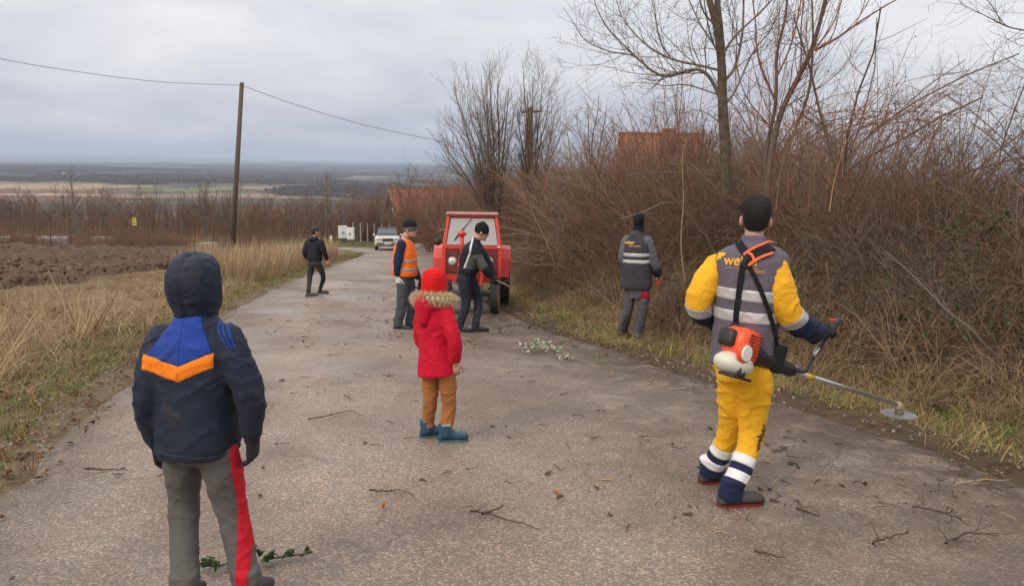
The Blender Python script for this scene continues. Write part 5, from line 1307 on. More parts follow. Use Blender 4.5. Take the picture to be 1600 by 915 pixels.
bm = bmesh.new(); limb(bm, [a_ + rz * .02, P(1258, 580, 4.44), P(1272, 556, 4.52), P(1290, 530, 4.57), grip], [.011, .011, .011]); mobj('handlebar', from_bm('handlebar', bm, True), BPL, bc)
bm = bmesh.new(); btube(bm, [P(1271, 556, 4.50), P(1279, 543, 4.535)], .0135, 10); mobj('handlebar_sleeve', from_bm('handlebar_sleeve', bm, True), ALU, bc)
bm = bmesh.new(); limb(bm, [P(1293, 524, 4.57), grip, P(1310, 500, 4.63)], [.018, .020, .022]); gp = mobj('throttle_grip', from_bm('throttle_grip', bm, True), plain('dark_green_grip', (0.03, 0.04, 0.038), 0.6), bc)
bm = bmesh.new(); bbox(bm, P(1302, 500, 4.58), (.035, .02, .016), None, .005); mobj('stop_switch', from_bm('stop_switch', bm, True), plain('red_switch', (0.55, 0.03, 0.03), 0.4), gp)
bm = bmesh.new(); limb(bm, [a_ + rz * .02, P(1215, 560, 4.62), P(1180, 530, 4.80), j['wrL'] + V3((.04, .05, -.02))], [.011, .011]); mobj('handlebar', from_bm('handlebar', bm, True), BPL, bc)
bm = bmesh.new(); bball(bm, tip + sax * .02 - rz * .01, (.05, .032, .036), M_, 2); btube(bm, [tip + sax * .03, tip + sax * .05 - rz * .055], [.026, .03], 12); gb = mobj('gearbox', from_bm('gearbox', bm, True), plain('grass_stained_metal', (0.30, 0.23, 0.15), 0.6, var=0.3), bc)
bm = bmesh.new(); cb = tip + sax * .052 - rz * .062; n_b = 44; bz = (rz * .93 - sax * .30).normalized(); bx_ = (rx - bz * rx.dot(bz)).normalized(); by_ = bz.cross(bx_)
poly = []
for i in range(n_b):
    a = 2 * math.pi * i / n_b; r_b = .127 if i % 2 else .118
    poly.append((math.cos(a) * r_b, math.sin(a) * r_b))
MB = Matrix((bx_, by_, bz)).transposed().to_4x4(); MB.translation = cb; bprism(bm, poly, -.001, .001, MB); mobj('cutting_disc', from_bm('cutting_disc', bm), plain('worn_steel', (0.26, 0.26, 0.27), 0.5, metal=0.6, var=0.3, dirt=(0.12, 0.10, 0.06)), bc)
bm = bmesh.new(); btube(bm, [cb - bz * .012, cb + bz * .004], [.02, .026], 12); mobj('disc_nut', from_bm('disc_nut', bm), ALU, bc)

# ------------------------------------------------------------------ child in red
f = Fig('person', 'small child in red parka with fur trimmed hood and red knit hat', 5.60,
        dict(head=(679, 444, .02), neck=(677, 470, 0), shL=(660, 482, .07), shR=(697, 484, -.07), elL=(657, 525, .10), wrL=(672, 555, .22), elR=(710, 532, -.14), wrR=(712, 567, -.08),
             pelvis=(684, 566, 0), hipL=(672, 579, .04), hipR=(698, 581, -.04), knL=(672, 626, .06), knR=(702, 630, 0)),
        dict(L=(668, 685, (.95, .3, 0)), R=(697, 692, (.97, .2, 0))))
f.report(); j = f.J
f.body(0.86, ha=V3((.02, .03, 1)), hf=V3((.55, .85, .06)), voxel=0.007, hands=[('R', V3((.12, .05, -1)), V3((-.2, 1, 0)), .5)], handk=.75, face=True)
RED = cloth('red_parka', (0.52, 0.008, 0.030), 0.7, var=0.08)
pk = f.top([(-.19, .150, .135), (-.13, .152, .135), (.05, .142, .125), (.4, .130, .115), (.7, .128, .110), (.85, .122, .105), (.95, .09, .085), (1.02, .065, .065)], [.060, .058, .056, .052, .048], 'parka', RED, 0.008, amp=0.007, freq=10)
bm = bmesh.new(); bk = -f.fw_s; limb(bm, [j['neck'] + f.lat_s * -.10 + bk * .02, j['neck'] + bk * .105 - V3((0, 0, .015)), j['neck'] + f.lat_s * .10 + bk * .02], [.05, .062, .05]); limb(bm, [j['neck'] + bk * .08, j['neck'] + bk * .115 - V3((0, 0, .12))], [.085, .05]); 
hd_ = remesh(bm, .008, 3, 'hood'); rumple(hd_, .005, 11); mobj('hood', hd_, RED, f.root)
FUR = leafy('fake_fur', [(0.50, 0.37, 0.22), (0.70, 0.58, 0.40), (0.38, 0.26, 0.14)])
bm = bmesh.new(); ringp = []
for i in range(17):
    a = math.pi * (-0.12 + 1.24 * i / 16); ringp.append(j['neck'] + f.lat_s * (.138 * math.cos(a)) + bk * (.115 * math.sin(a) - .005) + V3((0, 0, .012 + .022 * math.sin(a))))
btube(bm, ringp, [.028] * 17, 10, None, 'round'); fm = from_bm('fur_trim', bm, True); fo = mobj('fur_trim', fm, FUR, f.root)
mobj('fur_strands', strands('fur_strands', mco(fm), mno(fm), 14000, .016, .040, .0011, FUR, np.random.default_rng(8), comb=(0, 0, -.15), spread=.45), None, fo)
def knit_hat(f, k, mat, low, name='knit_hat', topk=1.0, fold=None, tilt=0.0, foldmat=None, label=None, point=0.0):
    C = f.J['head']; Rt, Fw, U = f.hax; U = (U - Fw * tilt).normalized(); Fw = (Fw - U * Fw.dot(U)).normalized(); bm = bmesh.new()
    pr = [(low, .077, .092, .100), (low + .03, .082, .097, .105), (.03, .084, .098, .108), (.065, .082, .092, .104), (.095, .070, .078, .090), (.118, .048, .054, .066), (.130 + point, .018, .02, .024)]
    loft(bm, [(C + U * (t * k * topk) + Fw * ((a - b_) / 2 * k), Rt * w * k * 1.02, Fw * (a + b_) / 2 * k * 1.02) for t, w, a, b_ in pr], 26, 2.1)
    me = remesh(bm, .007, 2, name); co = mco(me); no = mno(me); rel = co - np.array(C); th = np.arctan2(rel @ np.array(Rt), rel @ np.array(Fw))
    setco(me, co + no * (0.0012 * np.sin(th * 46) + 0.003 * vnoise3(rel * 16))[:, None]); o = mobj(name, me, mat, f.root)
    if label: o['label'] = label
    if fold: mobj('hat_band', cut(me, [(C + U * low * k, U), (C + U * (low + fold) * k, -U)], .006, 'hat_band'), foldmat, o)
    return o
knit_hat(f, 1.02, cloth('red_knit', (0.64, 0.014, 0.014), 0.9, fold=.4), -.075, topk=.93, point=-.006)
TAN = cloth('tan_corduroy', (0.36, 0.145, 0.052), 0.85)
f.pants([(-.14, .09, .085), (-.06, .115, .10), (.02, .120, .10), (.1, .118, .10)], [.068, .066, .058, .054, .051, .048], TAN, 0.008, amp=0.007, freq=12, endk=.82)
BTB = plain('blue_boot_leather', (0.025, 0.075, 0.13), 0.55, var=0.25, scale=30); BTS = plain('teal_black_sole', (0.05, 0.11, 0.11), 0.7); BTL = plain('pale_teal_lining', (0.30, 0.42, 0.40), 0.8)
for q in 'LR':
    sh = shoe(f.root, f.feet[q][0], f.feet[q][1], 0.235, BTB, BTS, high=0.118, w=1.12, name='boot'); g, T = f.feet[q]
    bm = bmesh.new(); btube(bm, [g + V3((0, 0, .125)), g + V3((0, 0, .15)) - T * .005], [.052, .053], 14); mobj('boot_collar', from_bm('boot_collar', bm, True), BTL, sh)
    for i in range(4):
        S = T.cross(V3((0, 0, 1))); c_ = g + T * (.05 + .018 * i) + V3((0, 0, .105 - .013 * i)); bm = bmesh.new(); btube(bm, [c_ - S * .025, c_ + V3((0, 0, .006)), c_ + S * .025], .003, 6); mobj('lace', from_bm('lace', bm), BTL, sh)

# ------------------------------------------------------------------ man in the orange vest
f = Fig('person', 'man in orange high visibility vest and white gloves standing beside the tractor', 11.85,
        dict(head=(641, 357, 0), neck=(633, 372, 0), shL=(639, 381, .18), shR=(627, 382, -.17), elL=(646, 415, .25), wrL=(654, 434, .10), elR=(621, 414, -.20), wrR=(620.5, 432, -.17),
             pelvis=(632, 432, 0), hipL=(637, 434, .09), hipR=(629, 436, -.09), knL=(643, 471, .10), knR=(628, 473, -.10)),
        dict(L=(640, 515, (1, .15, 0)), R=(622, 517, (1, -.05, 0))))
f.report(); j = f.J
f.body(1.08, ha=V3((.06, 0, 1)), hf=V3((1, -.28, .10)), voxel=0.009)
NVS = cloth('navy_sweater', (0.022, 0.030, 0.070), 0.85); HIVIS = cloth('orange_hi_vis', (0.95, 0.16, 0.015), 0.65, var=0.06); HIVIS.node_tree.nodes['Principled BSDF'].inputs['Specular IOR Level'].default_value = .3
jk = f.top([(-.02, .165, .12), (.3, .16, .125), (.6, .175, .125), (.8, .155, .105), (.95, .09, .08)], [.080, .074, .068, .060, .052], 'sweater', NVS, 0.011, amp=0.008, freq=8)
vt = f.top([(.02, .195, .185), (.12, .20, .198), (.35, .195, .192), (.6, .20, .178), (.78, .20, .15), (.88, .17, .12), (.96, .105, .095)], [.05], 'vest', HIVIS, 0.011, amp=0.006, freq=7, arms='', seed=9)
for t in (.22, .44): mobj('reflective_stripe', cut(vt.data, [(j['pelvis'] + f.spine * (t - .035), f.up), (j['pelvis'] + f.spine * (t + .035), -f.up)], 0.005, 'reflective_stripe'), plain('dull_silver_tape', (0.36, 0.33, 0.31), 0.5, metal=.2), f.root)
GTR = cloth('grey_work_trousers', (0.072, 0.074, 0.088), 0.85, dirt=(0.11, 0.09, 0.08), dirt_amt=.3)
f.pants([(-.22, .12, .11), (-.10, .165, .13), (.05, .165, .135), (.15, .16, .13)], [.100, .096, .086, .080, .078, .078], GTR, 0.011, amp=0.009, freq=7)
f.glove('R', V3((.15, .05, -1)), V3((.7, .7, 0)), .7, cloth('white_cotton_glove', (0.66, 0.65, 0.62), 0.9), 1.05)
f.glove('L', V3((.8, -.2, -.5)), V3((-.3, 0, -1)), 1.1, GLB, 1.05, label='black glove holding the saw handle')
knit_hat(f, 1.09, cloth('black_knit', (0.014, 0.014, 0.016), 0.9, fold=.4), -.028, fold=.05, foldmat=cloth('grey_band_knit', (0.10, 0.10, 0.105), 0.9), tilt=.12)
for q in 'LR': shoe(f.root, f.feet[q][0], f.feet[q][1], 0.29, plain('dark_brown_shoe', (0.04, 0.033, 0.03), 0.7), plain('cream_sole', (0.42, 0.36, 0.28), 0.7), high=.095)
# his small chainsaw
cs = empty('chainsaw', (0, 0, 0)); tag(cs, 'small dark chainsaw held low in front of the orange vest man', 'chainsaw'); h_ = j['wrL'] + V3((.08, -.02, -.05)); bm = bmesh.new()
bbox(bm, h_ + V3((.02, 0, -.09)), (.20, .12, .14), None, .03); mobj('engine_body', from_bm('engine_body', bm, True), BPL, cs)
bm = bmesh.new(); limb(bm, [h_ + V3((-.08, 0, -.06)), h_ + V3((-.03, 0, .02)), h_ + V3((.07, 0, .02)), h_ + V3((.12, 0, -.06))], [.014, .014]); mobj('top_handle', from_bm('top_handle', bm, True), BPL, cs)
bm = bmesh.new(); limb(bm, [h_ + V3((-.08, 0, -.12)), h_ + V3((-.16, 0, -.08)), h_ + V3((-.15, 0, -.16)), h_ + V3((-.08, 0, -.16))], [.014, .014]); mobj('rear_handle', from_bm('rear_handle', bm, True), BPL, cs)
bm = bmesh.new(); MBR = Matrix.Translation(h_ + V3((.12, .03, -.10))) @ Matrix.Rotation(R(35), 4, 'Y') @ Matrix.Rotation(R(90), 4, 'X'); bprism(bm, [(0, -.03), (.30, -.028), (.34, 0), (.30, .028), (0, .03)], -.003, .003, MBR); mobj('guide_bar', from_bm('guide_bar', bm), ALU, cs)

# ------------------------------------------------------------------ man bending with branches
f = Fig('person', 'bending man in black jacket with white stripe gathering cut branches by the tractor', 11.9,
        dict(head=(753, 362, -.02), neck=(744, 376, 0), shL=(746, 386, .18), shR=(739, 389, -.17), elL=(764, 415, .18), wrL=(771, 434, .05), elR=(755, 416, -.20), wrR=(767, 433, -.13),
             pelvis=(729, 430, 0), hipL=(733, 434, .09), hipR=(725, 436, -.09), knL=(747, 468, .12), knR=(728, 474, -.08)),
        dict(L=(743, 519, (1, .15, 0)), R=(718, 519, (.9, -.35, 0))))
f.report(); j = f.J
f.body(1.08, ha=V3((.30, 0, 1)), hf=V3((1, .12, -.28)), voxel=0.009)
BJ = cloth('black_softshell', (0.020, 0.020, 0.026), 0.75); GJ = cloth('grey_softshell', (0.085, 0.080, 0.078), 0.8)
jk = f.top([(-.02, .168, .125), (.15, .182, .155), (.4, .188, .175), (.65, .20, .178), (.82, .19, .155), (.93, .125, .10), (1.0, .075, .075)], [.088, .082, .074, .064, .052], 'jacket', BJ, 0.011, collar=(.066, .055), amp=0.008, freq=8)
f.band(jk, 'shR', 'elR', .45, 1.15, 'sleeve_panel', GJ, .004, near=([(j['shR'], j['elR'])], .105))
rw = edge = None
def vplane(a, b_, keep, Y=11.9):
    A, B = P(*a, Y), P(*b_, Y); n = (B - A).cross(V3((0, 1, -0.1))).normalized(); K = P(*keep, Y); return (A, n if (K - A).dot(n) > 0 else -n)
camside = (P(735, 410, 11.9), V3((0, -1, 0)))
WST = cloth('white_piping_cloth', (0.62, 0.62, 0.65), 0.7)
for a, b_ in (((738, 366), (734, 395)), ((734, 395), (725, 418))):
    w_ = 3.2
    mobj('white_stripe', cut(jk.data, [camside, vplane(a, b_, (780, 400)), vplane((a[0] + w_, a[1]), (b_[0] + w_, b_[1]), (700, 400)), vplane((700, a[1]), (780, a[1]), (740, a[1] + 10)), vplane((700, b_[1]), (780, b_[1]), (740, b_[1] - 10))], .006, 'white_stripe'), WST, f.root)
mobj('side_panel', cut(jk.data, [camside, vplane((734, 395), (725, 418), (760, 415)), vplane((700, 398), (780, 398), (740, 420)), vplane((700, 420), (780, 420), (740, 400)), vplane((752, 380), (746, 425), (720, 400))], .004, 'side_panel'), GJ, f.root)
DTR = cloth('dark_navy_trousers', (0.028, 0.030, 0.045), 0.85)
f.pants([(-.25, .12, .12), (-.10, .165, .13), (.05, .165, .13), (.15, .16, .13)], [.102, .096, .080, .072, .067, .063], DTR, 0.011, amp=0.008, freq=8)
f.glove('R', V3((.7, .1, -.6)), V3((-.3, .6, -.6)), 1.15, GLB, 1.05); f.glove('L', V3((.7, -.1, -.6)), V3((-.3, -.6, -.6)), 1.15, GLB, 1.05)
knit_hat(f, 1.09, cloth('black_knit', (0.014, 0.014, 0.016), 0.9), -.02, tilt=.15, point=.018)
for q in 'LR': shoe(f.root, f.feet[q][0], f.feet[q][1], 0.29, plain('black_shoe', (0.022, 0.022, 0.024), 0.65), plain('black_sole', (0.03, 0.028, 0.028), 0.8), high=.095)
BM = f

# ------------------------------------------------------------------ man in grey at the bank
f = Fig('person', 'man in dark grey vest and balaclava clearing scrub on the verge', 11.05,
        dict(head=(998, 347, .02), neck=(996, 364, 0), shL=(981, 376, .08), shR=(1011, 377, -.08), elL=(975, 405, .06), wrL=(985, 428, .25), elR=(1022, 412, -.06), wrR=(1029, 430, .10),
             pelvis=(995, 445, 0), hipL=(985, 452, .05), hipR=(1006, 453, -.05), knL=(980, 489, .10), knR=(1003, 491, -.02)),
        dict(L=(972, 528, (.5, .85, 0)), R=(996, 535, (.55, .8, 0))))
f.report(); j = f.J
f.body(1.0, ha=V3((.02, .04, 1)), hf=V3((.45, .9, -.05)), voxel=0.009, hands=[('R', V3((.3, .5, -.6)), V3((-.2, .6, -.4)), 1.0), ('L', V3((.3, .8, -.5)), V3((.3, .3, -.8)), 1.0)], face=False, ears=False)
GSL = cloth('grey_sleeve', (0.125, 0.118, 0.135), 0.8); DV = cloth('dark_grey_vest', (0.052, 0.046, 0.058), 0.75)
jk = f.top([(.0, .16, .12), (.4, .16, .12), (.7, .17, .12), (.88, .13, .095), (.96, .08, .075)], [.088, .086, .080, .072, .060], 'jacket', GSL, 0.011, amp=0.009, freq=8)
f.band(jk, 'elR', 'wrR', .25, 1.2, 'dark_cuff', DV, .005, near=([(j['elR'], j['wrR'])], .12))
vt = f.top([(-.06, .225, .18), (.02, .232, .185), (.2, .222, .18), (.45, .215, .17), (.68, .22, .16), (.80, .215, .14), (.88, .18, .115), (.96, .115, .10), (1.02, .085, .085)], [.05], 'vest', DV, 0.011, collar=(.07, .05), amp=0.007, freq=7, arms='', seed=14)
for t in (.475, .60): mobj('reflective_stripe', cut(vt.data, [(j['pelvis'] + f.spine * (t - .032), f.up), (j['pelvis'] + f.spine * (t + .032), -f.up)], 0.005, 'reflective_stripe'), REFL, f.root)
bv = bvh_of(vt.data); o_ = bv.ray_cast(V3((0, 0, CAM_Z)), ray(975.5, 380.5))[0] or P(975, 381, 10.9)
lt = letter_shapes('weber', 0.068); on_cloth(lt, 'lettering', bv, o_, f.lat_s, f.up, PRT, f.root, .006)
bm = flat_shape([(-.045, .012), (-.043, .062), (.010, .066), (.0, .046), (-.012, .046), (-.015, .030), (-.03, .030)]); on_cloth(bm, 'emblem', bv, o_, f.lat_s, f.up, PRT, f.root, .006)
lt = letter_shapes('SAINT-GOBAIN', 0.024); on_cloth(lt, 'small_lettering', bv, o_ + f.lat_s * .10 - f.up * .035, f.lat_s, f.up, PRT, f.root, .006)
G2 = cloth('mid_grey_work_trousers', (0.105, 0.098, 0.112), 0.85, dirt=(0.08, 0.07, 0.065), dirt_amt=.35)
pt = f.pants([(-.25, .12, .115), (-.10, .168, .135), (.05, .17, .14), (.15, .165, .13)], [.094, .090, .080, .078, .078, .078], G2, 0.011, amp=0.010, freq=7)
def vp(a, b_, keep): return vplane(a, b_, keep, 11.0)
mobj('red_pocket_flap', cut(pt.data, [vp((999, 430), (999, 500), (1015, 460)), vp((1021.5, 430), (1021.5, 500), (1005, 460)), vp((998, 456), (1022, 458), (1010, 475)), vp((998, 464), (1022, 467), (1010, 440)), (P(1005, 460, 11.05), V3((.25, -1, 0)))], .007, 'red_pocket_flap'), REDS, f.root)
bm = bmesh.new(); hh = j['head']; Rt, Fw, U = f.hax; head_shape(bm, hh + U * .004, U, Fw, 1.09, False, False); btube(bm, [hh - U * .06, hh - U * .15], [.075, .088], 14)
me = remesh(bm, .009, 2, 'balaclava'); rumple(me, .004, 12); mobj('balaclava', me, cloth('black_knit', (0.014, 0.014, 0.016), 0.9), f.root)
for q in 'LR': shoe(f.root, f.feet[q][0] + V3((0, 0, Gz(f.feet[q][0].x, f.feet[q][0].y) - f.feet[q][0].z + .02)), f.feet[q][1], 0.29, plain('grey_boot', (0.10, 0.095, 0.09), 0.8), plain('black_sole', (0.03, 0.028, 0.028), 0.8), high=.10)
pr_ = empty('pruning_saw', (0, 0, 0)); tag(pr_, 'orange handled pruning tool held by the man in the balaclava', 'tool'); h_ = j['wrR'] + V3((.02, .06, -.06))
bm = bmesh.new(); limb(bm, [h_ + V3((-.03, -.04, -.08)), h_, h_ + V3((.06, .1, .0))], [.026, .024, .02]); mobj('handle', from_bm('handle', bm, True), ORP, pr_)
bm = bmesh.new(); limb(bm, [h_ + V3((.06, .1, .0)), h_ + V3((.22, .25, -.05)), h_ + V3((.40, .35, -.06))], [.012, .008]); mobj('blade', from_bm('blade', bm, True), plain('dark_steel', (0.12, 0.11, 0.11), 0.4, metal=.7), pr_)

# ------------------------------------------------------------------ man walking off in dark jacket
f = Fig('person', 'man in dark jacket and charcoal joggers walking down the road', 17.4,
        dict(head=(493, 362, 0), neck=(492, 372.5, 0), shL=(481, 379, .10), shR=(502, 379, -.10), elL=(476, 393, .02), wrL=(480, 404, .15), elR=(507, 394, -.12), wrR=(511, 406, -.02),
             pelvis=(492, 408, 0), hipL=(487, 411, .06), hipR=(496, 411, -.06), knL=(484, 434, .02), knR=(505, 432, .10)),
        dict(L=(482, 464, (.85, .5, 0)), R=(500, 460, (.9, .4, 0))))
f.report(); j = f.J
f.body(1.0, ha=V3((.05, .02, 1)), hf=V3((.75, .65, -.1)), voxel=0.010, hands=[('R', V3((.15, .1, -1)), V3((0, 1, 0)), .6), ('L', V3((.1, .3, -1)), V3((.5, .5, 0)), .6)])
DJ = cloth('black_puffer', (0.017, 0.018, 0.024), 0.6)
jk = f.top([(.0, .185, .135), (.1, .19, .14), (.4, .185, .135), (.65, .19, .13), (.82, .175, .115), (.93, .115, .09), (1.0, .08, .08)], [.078, .072, .066, .060, .052], 'jacket', DJ, 0.012, collar=(.07, .05), amp=0.008, freq=9,
           extra=lambda bm: limb(bm, [j['neck'] - f.lat_s * .09 - f.fw_s * .05, j['neck'] - f.fw_s * .10 - f.up * .01, j['neck'] + f.lat_s * .09 - f.fw_s * .05], [.045, .055, .045]))
f.pants([(-.25, .12, .11), (-.10, .16, .13), (.05, .16, .13), (.15, .155, .12)], [.090, .082, .066, .058, .052, .046], cloth('charcoal_joggers', (0.045, 0.043, 0.046), 0.9), 0.012, amp=0.008, freq=8)
bm = bmesh.new(); hh = j['head']; Rt, Fw, U = f.hax; head_shape(bm, hh + U * .006 - Fw * .005, U, Fw, 1.03, False, False); me = cut(remesh(bm, .009, 1, 'hair'), [(hh - U * .03 - Fw * .02, (U * .8 - Fw * .55).normalized())], .003, 'hair'); mobj('hair', me, plain('brown_hair', (0.045, 0.026, 0.018), 0.75, var=.3, scale=60), f.root)
for q in 'LR': shoe(f.root, f.feet[q][0], f.feet[q][1], 0.29, plain('grey_trainer', (0.09, 0.085, 0.08), 0.8), plain('dull_sole', (0.18, 0.17, 0.16), 0.8), high=.095)
# ================================================================== tractor
TR = plain('tractor_red', (0.64, 0.040, 0.026), 0.42, var=0.14, scale=5, dirt=(0.16, 0.07, 0.05), dirt_amt=.4, coat=.15); TYRE = plain('tyre_rubber', (0.022, 0.021, 0.020), 0.85, var=.3, bump=.3, dirt=(0.10, 0.075, 0.055), dirt_amt=.6)
GRM = plain('greasy_grey_metal', (0.10, 0.095, 0.09), 0.6, metal=.3, var=.3, dirt=(0.08, 0.05, 0.035)); PNK = plain('faded_pink_roof', (0.55, 0.30, 0.27), 0.55, var=.12)
LENS = plain('lamp_lens', (0.62, 0.63, 0.62), 0.15, metal=.35, var=.05); CHR = plain('lamp_rim', (0.40, 0.38, 0.37), 0.3, metal=.8)
def glass(name, col=(0.04, 0.045, 0.05), alpha=0.55, rough=0.08):
    if name in MATS: return MATS[name]
    m, nt, b = newmat(name); b.inputs['Base Color'].default_value = (*col, 1); b.inputs['Roughness'].default_value = rough; b.inputs['Alpha'].default_value = alpha; b.inputs['Specular IOR Level'].default_value = .9
    MATS[name] = m; return m
GLS = glass('cab_glass', (0.46, 0.46, 0.45), .80, .15); GLD = glass('dark_glass', (0.02, 0.022, 0.025), .85)  # cab panes: pale grey base colour stands in for reflected sky
g0 = hit(735, 489); g0.z = road_z(g0.x, g0.y) + .015
tr = empty('tractor', g0); tr.rotation_euler = (R(-4.7), 0, R(2)); tag(tr, 'red farm tractor with glazed cab parked facing up the road', 'tractor')
def tb(name, c, s, mat, bev=.01, rot=None, par=None):
    bm = bmesh.new(); bbox(bm, c, s, rot, bev); return mobj(name, from_bm(name, bm), mat, par or tr)
def tt(name, pts, r, mat, seg=12, cap='flat', par=None, smooth=True):
    bm = bmesh.new(); btube(bm, pts, r, seg, None, cap); return mobj(name, from_bm(name, bm, smooth), mat, par or tr)
def wheel(par, c, r, w, rimr, lugs, name='wheel', rimmat=None):
    c = Vector(c); o = empty(name, c); o.parent = par; bm = bmesh.new(); pr = [(-w / 2, rimr), (-w / 2 * 1.02, r * .86), (-w / 2 * .86, r * .97), (-w / 4, r), (w / 4, r), (w / 2 * .86, r * .97), (w / 2 * 1.02, r * .86), (w / 2, rimr), (w / 3, rimr * .96), (-w / 3, rimr * .96)]
    n = 36; rings = [[bm.verts.new((x, rr * math.cos(2 * math.pi * k / n), r + rr * math.sin(2 * math.pi * k / n))) for x, rr in pr] for k in range(n)]
    for k in range(n):
        for i in range(len(pr)): bm.faces.new((rings[k][i], rings[k][(i + 1) % len(pr)], rings[(k + 1) % n][(i + 1) % len(pr)], rings[(k + 1) % n][i]))
    for k in range(lugs):
        for sd in (-1, 1):
            a = 2 * math.pi * (k + (.5 if sd > 0 else 0)) / lugs; M = Matrix.Translation((0, 0, r)) @ Matrix.Rotation(a, 4, 'X') @ Matrix.Translation((sd * w * .23, 0, r * 1.0)) @ Matrix.Rotation(sd * .6, 4, 'Z')
            vs = bbox(bm, (0, 0, 0), (w * .52, w * .12, r * .05))
            for v in vs: v.co = M @ v.co
    bmesh.ops.recalc_face_normals(bm, faces=bm.faces); mobj('tyre', from_bm('tyre', bm), TYRE, o)
    bm = bmesh.new(); btube(bm, [(-w * .30, 0, r), (w * .30, 0, r)], rimr * .97, 24); btube(bm, [(-w * .42, 0, r), (w * .42, 0, r)], rimr * .35, 14); mobj('rim', from_bm('rim', bm), rimmat or plain('dusty_rim', (0.30, 0.27, 0.22), .6), o)
    return o
wheel(tr, (-.47, 0, 0), .31, .20, .17, 14); wheel(tr, (.47, 0, 0), .31, .20, .17, 14)
wheel(tr, (-.64, 1.9, 0), .56, .30, .30, 18); wheel(tr, (.64, 1.9, 0), .56, .30, .30, 18)
tb('front_axle', (0, 0, .36), (.78, .10, .11), GRM, .015); tt('axle_pivot', [(0, -.06, .30), (0, .12, .30)], .07, GRM)
for s in (-1, 1): tt('steering_knuckle', [(s * .37, 0, .24), (s * .37, 0, .48)], .035, GRM)
tt('tie_rod', [(-.36, .14, .33), (.36, .14, .33)], .014, GRM, 8)
tb('chassis', (0, .75, .50), (.30, 1.7, .26), GRM, .03); tb('front_weight', (0, -.30, .46), (.46, .14, .16), GRM, .02); tb('tow_bumper', (0, -.20, .42), (.84, .05, .06), GRM, .01)
# bonnet with rounded top and grille
bm = bmesh.new(); sec = lambda w, z1: [(-w, .56), (-w, z1 - .10), (-w * .86, z1 - .02), (-w * .5, z1), (w * .5, z1), (w * .86, z1 - .02), (w, z1 - .10), (w, .56)]
rs = [[bm.verts.new((x, yy, z)) for x, z in sec(w, z1)] for yy, w, z1 in ((-.32, .225, .99), (-.26, .245, 1.03), (.2, .25, 1.06), (.95, .26, 1.10))]
for i in range(3):
    for k in range(8): bm.faces.new((rs[i][k], rs[i][(k + 1) % 8], rs[i + 1][(k + 1) % 8], rs[i + 1][k]))
bm.faces.new(rs[0]); bm.faces.new(list(reversed(rs[-1]))); bmesh.ops.recalc_face_normals(bm, faces=bm.faces); bon = mobj('bonnet', from_bm('bonnet', bm), TR, tr)
for i in range(9): tb('grille_bar', (0, -.328, .62 + i * .035), (.36, .012, .016), plain('grille_black', (0.02, 0.02, 0.02), .6), 0, par=bon)
for s in (-1, 1):
    L_ = empty('headlight', (s * .345, -.16, .985)); L_.parent = tr
    bm = bmesh.new(); btube(bm, [(0, -.055, 0), (0, -.03, 0), (0, .05, 0)], [.082, .088, .05], 20); mobj('lamp_shell', from_bm('lamp_shell', bm, True), CHR, L_)
    bm = bmesh.new(); bball(bm, (0, -.052, 0), (.074, .022, .074), None, 2); mobj('lens', from_bm('lens', bm, True), LENS, L_)
    bm = bmesh.new(); btube(bm, [(-s * .01, .03, -.02), (-s * .10, .06, -.06)], .016, 8); mobj('lamp_bracket', from_bm('lamp_bracket', bm), GRM, L_)
tt('exhaust_stack', [(-.19, .35, 1.02), (-.19, .35, 1.50)], [.045, .045], TR, 14); bm = bmesh.new(); bball(bm, (-.19, .35, 1.50), (.095, .095, .06), None, 2); mobj('stack_cap', from_bm('stack_cap', bm, True), TR, tr)
# cab: leaning front frame, roof, side posts
wb, wt_, zb, zt, yb, yt = .57, .485, 1.22, 1.86, .98, 1.12
def bar(name, a, b_, w, d, mat):
    a, b_ = Vector(a), Vector(b_); t = (b_ - a).normalized(); x = Vector((1, 0, 0)); x = (x - t * x.dot(t)); x = x.normalized() if x.length > .2 else Vector((0, 0, 1)); y = t.cross(x); bm = bmesh.new()
    bbox(bm, (a + b_) / 2, (w, d, (b_ - a).length), Matrix((x, y, t)).transposed(), .008); return mobj(name, from_bm(name, bm), mat, tr)
for s in (-1, 1):
    bar('front_post', (s * wb, yb, zb - .62), (s * wb, yb, zb), .07, .06, TR); bar('front_post', (s * wb, yb, zb), (s * wt_, yt, zt), .065, .06, TR)
    bar('rear_post', (s * .57, 2.1, .95), (s * .50, 2.0, zt), .06, .06, TR); bar('roof_rail', (s * wt_, yt, zt), (s * .50, 2.0, zt), .05, .06, TR)
bar('windscreen_frame', (-wb, yb, zb), (wb, yb, zb), .07, .06, TR); bar('windscreen_frame', (-wt_, yt, zt), (wt_, yt, zt), .06, .06, TR)
bm = bmesh.new(); bbox(bm, (0, 1.55, zt + .045), (1.06, 1.05, .06), None, .02); mobj('roof', from_bm('roof', bm), PNK, tr)
def quad(name, pts, mat, par=None, th=.006):
    bm = bmesh.new(); a = [bm.verts.new(p) for p in pts]; f_ = bm.faces.new(a); r_ = bmesh.ops.extrude_face_region(bm, geom=[f_]); n_ = f_.normal.copy(); bm.normal_update(); n_ = f_.normal.copy()
    for v in [q for q in r_['geom'] if isinstance(q, bmesh.types.BMVert)]: v.co += n_ * th
    bmesh.ops.recalc_face_normals(bm, faces=bm.faces); return mobj(name, from_bm(name, bm), mat, par or tr)
ws = quad('windscreen', [(-wb + .03, yb, zb + .03), (wb - .03, yb, zb + .03), (wt_ - .03, yt, zt - .03), (-wt_ + .03, yt, zt - .03)], GLS)
quad('windscreen_gasket', [(-wb + .035, yb - .012, zb + .035), (wb - .035, yb - .012, zb + .035), (wb - .035, yb - .010, zb + .05), (-wb + .035, yb - .010, zb + .05)], BPL, ws)
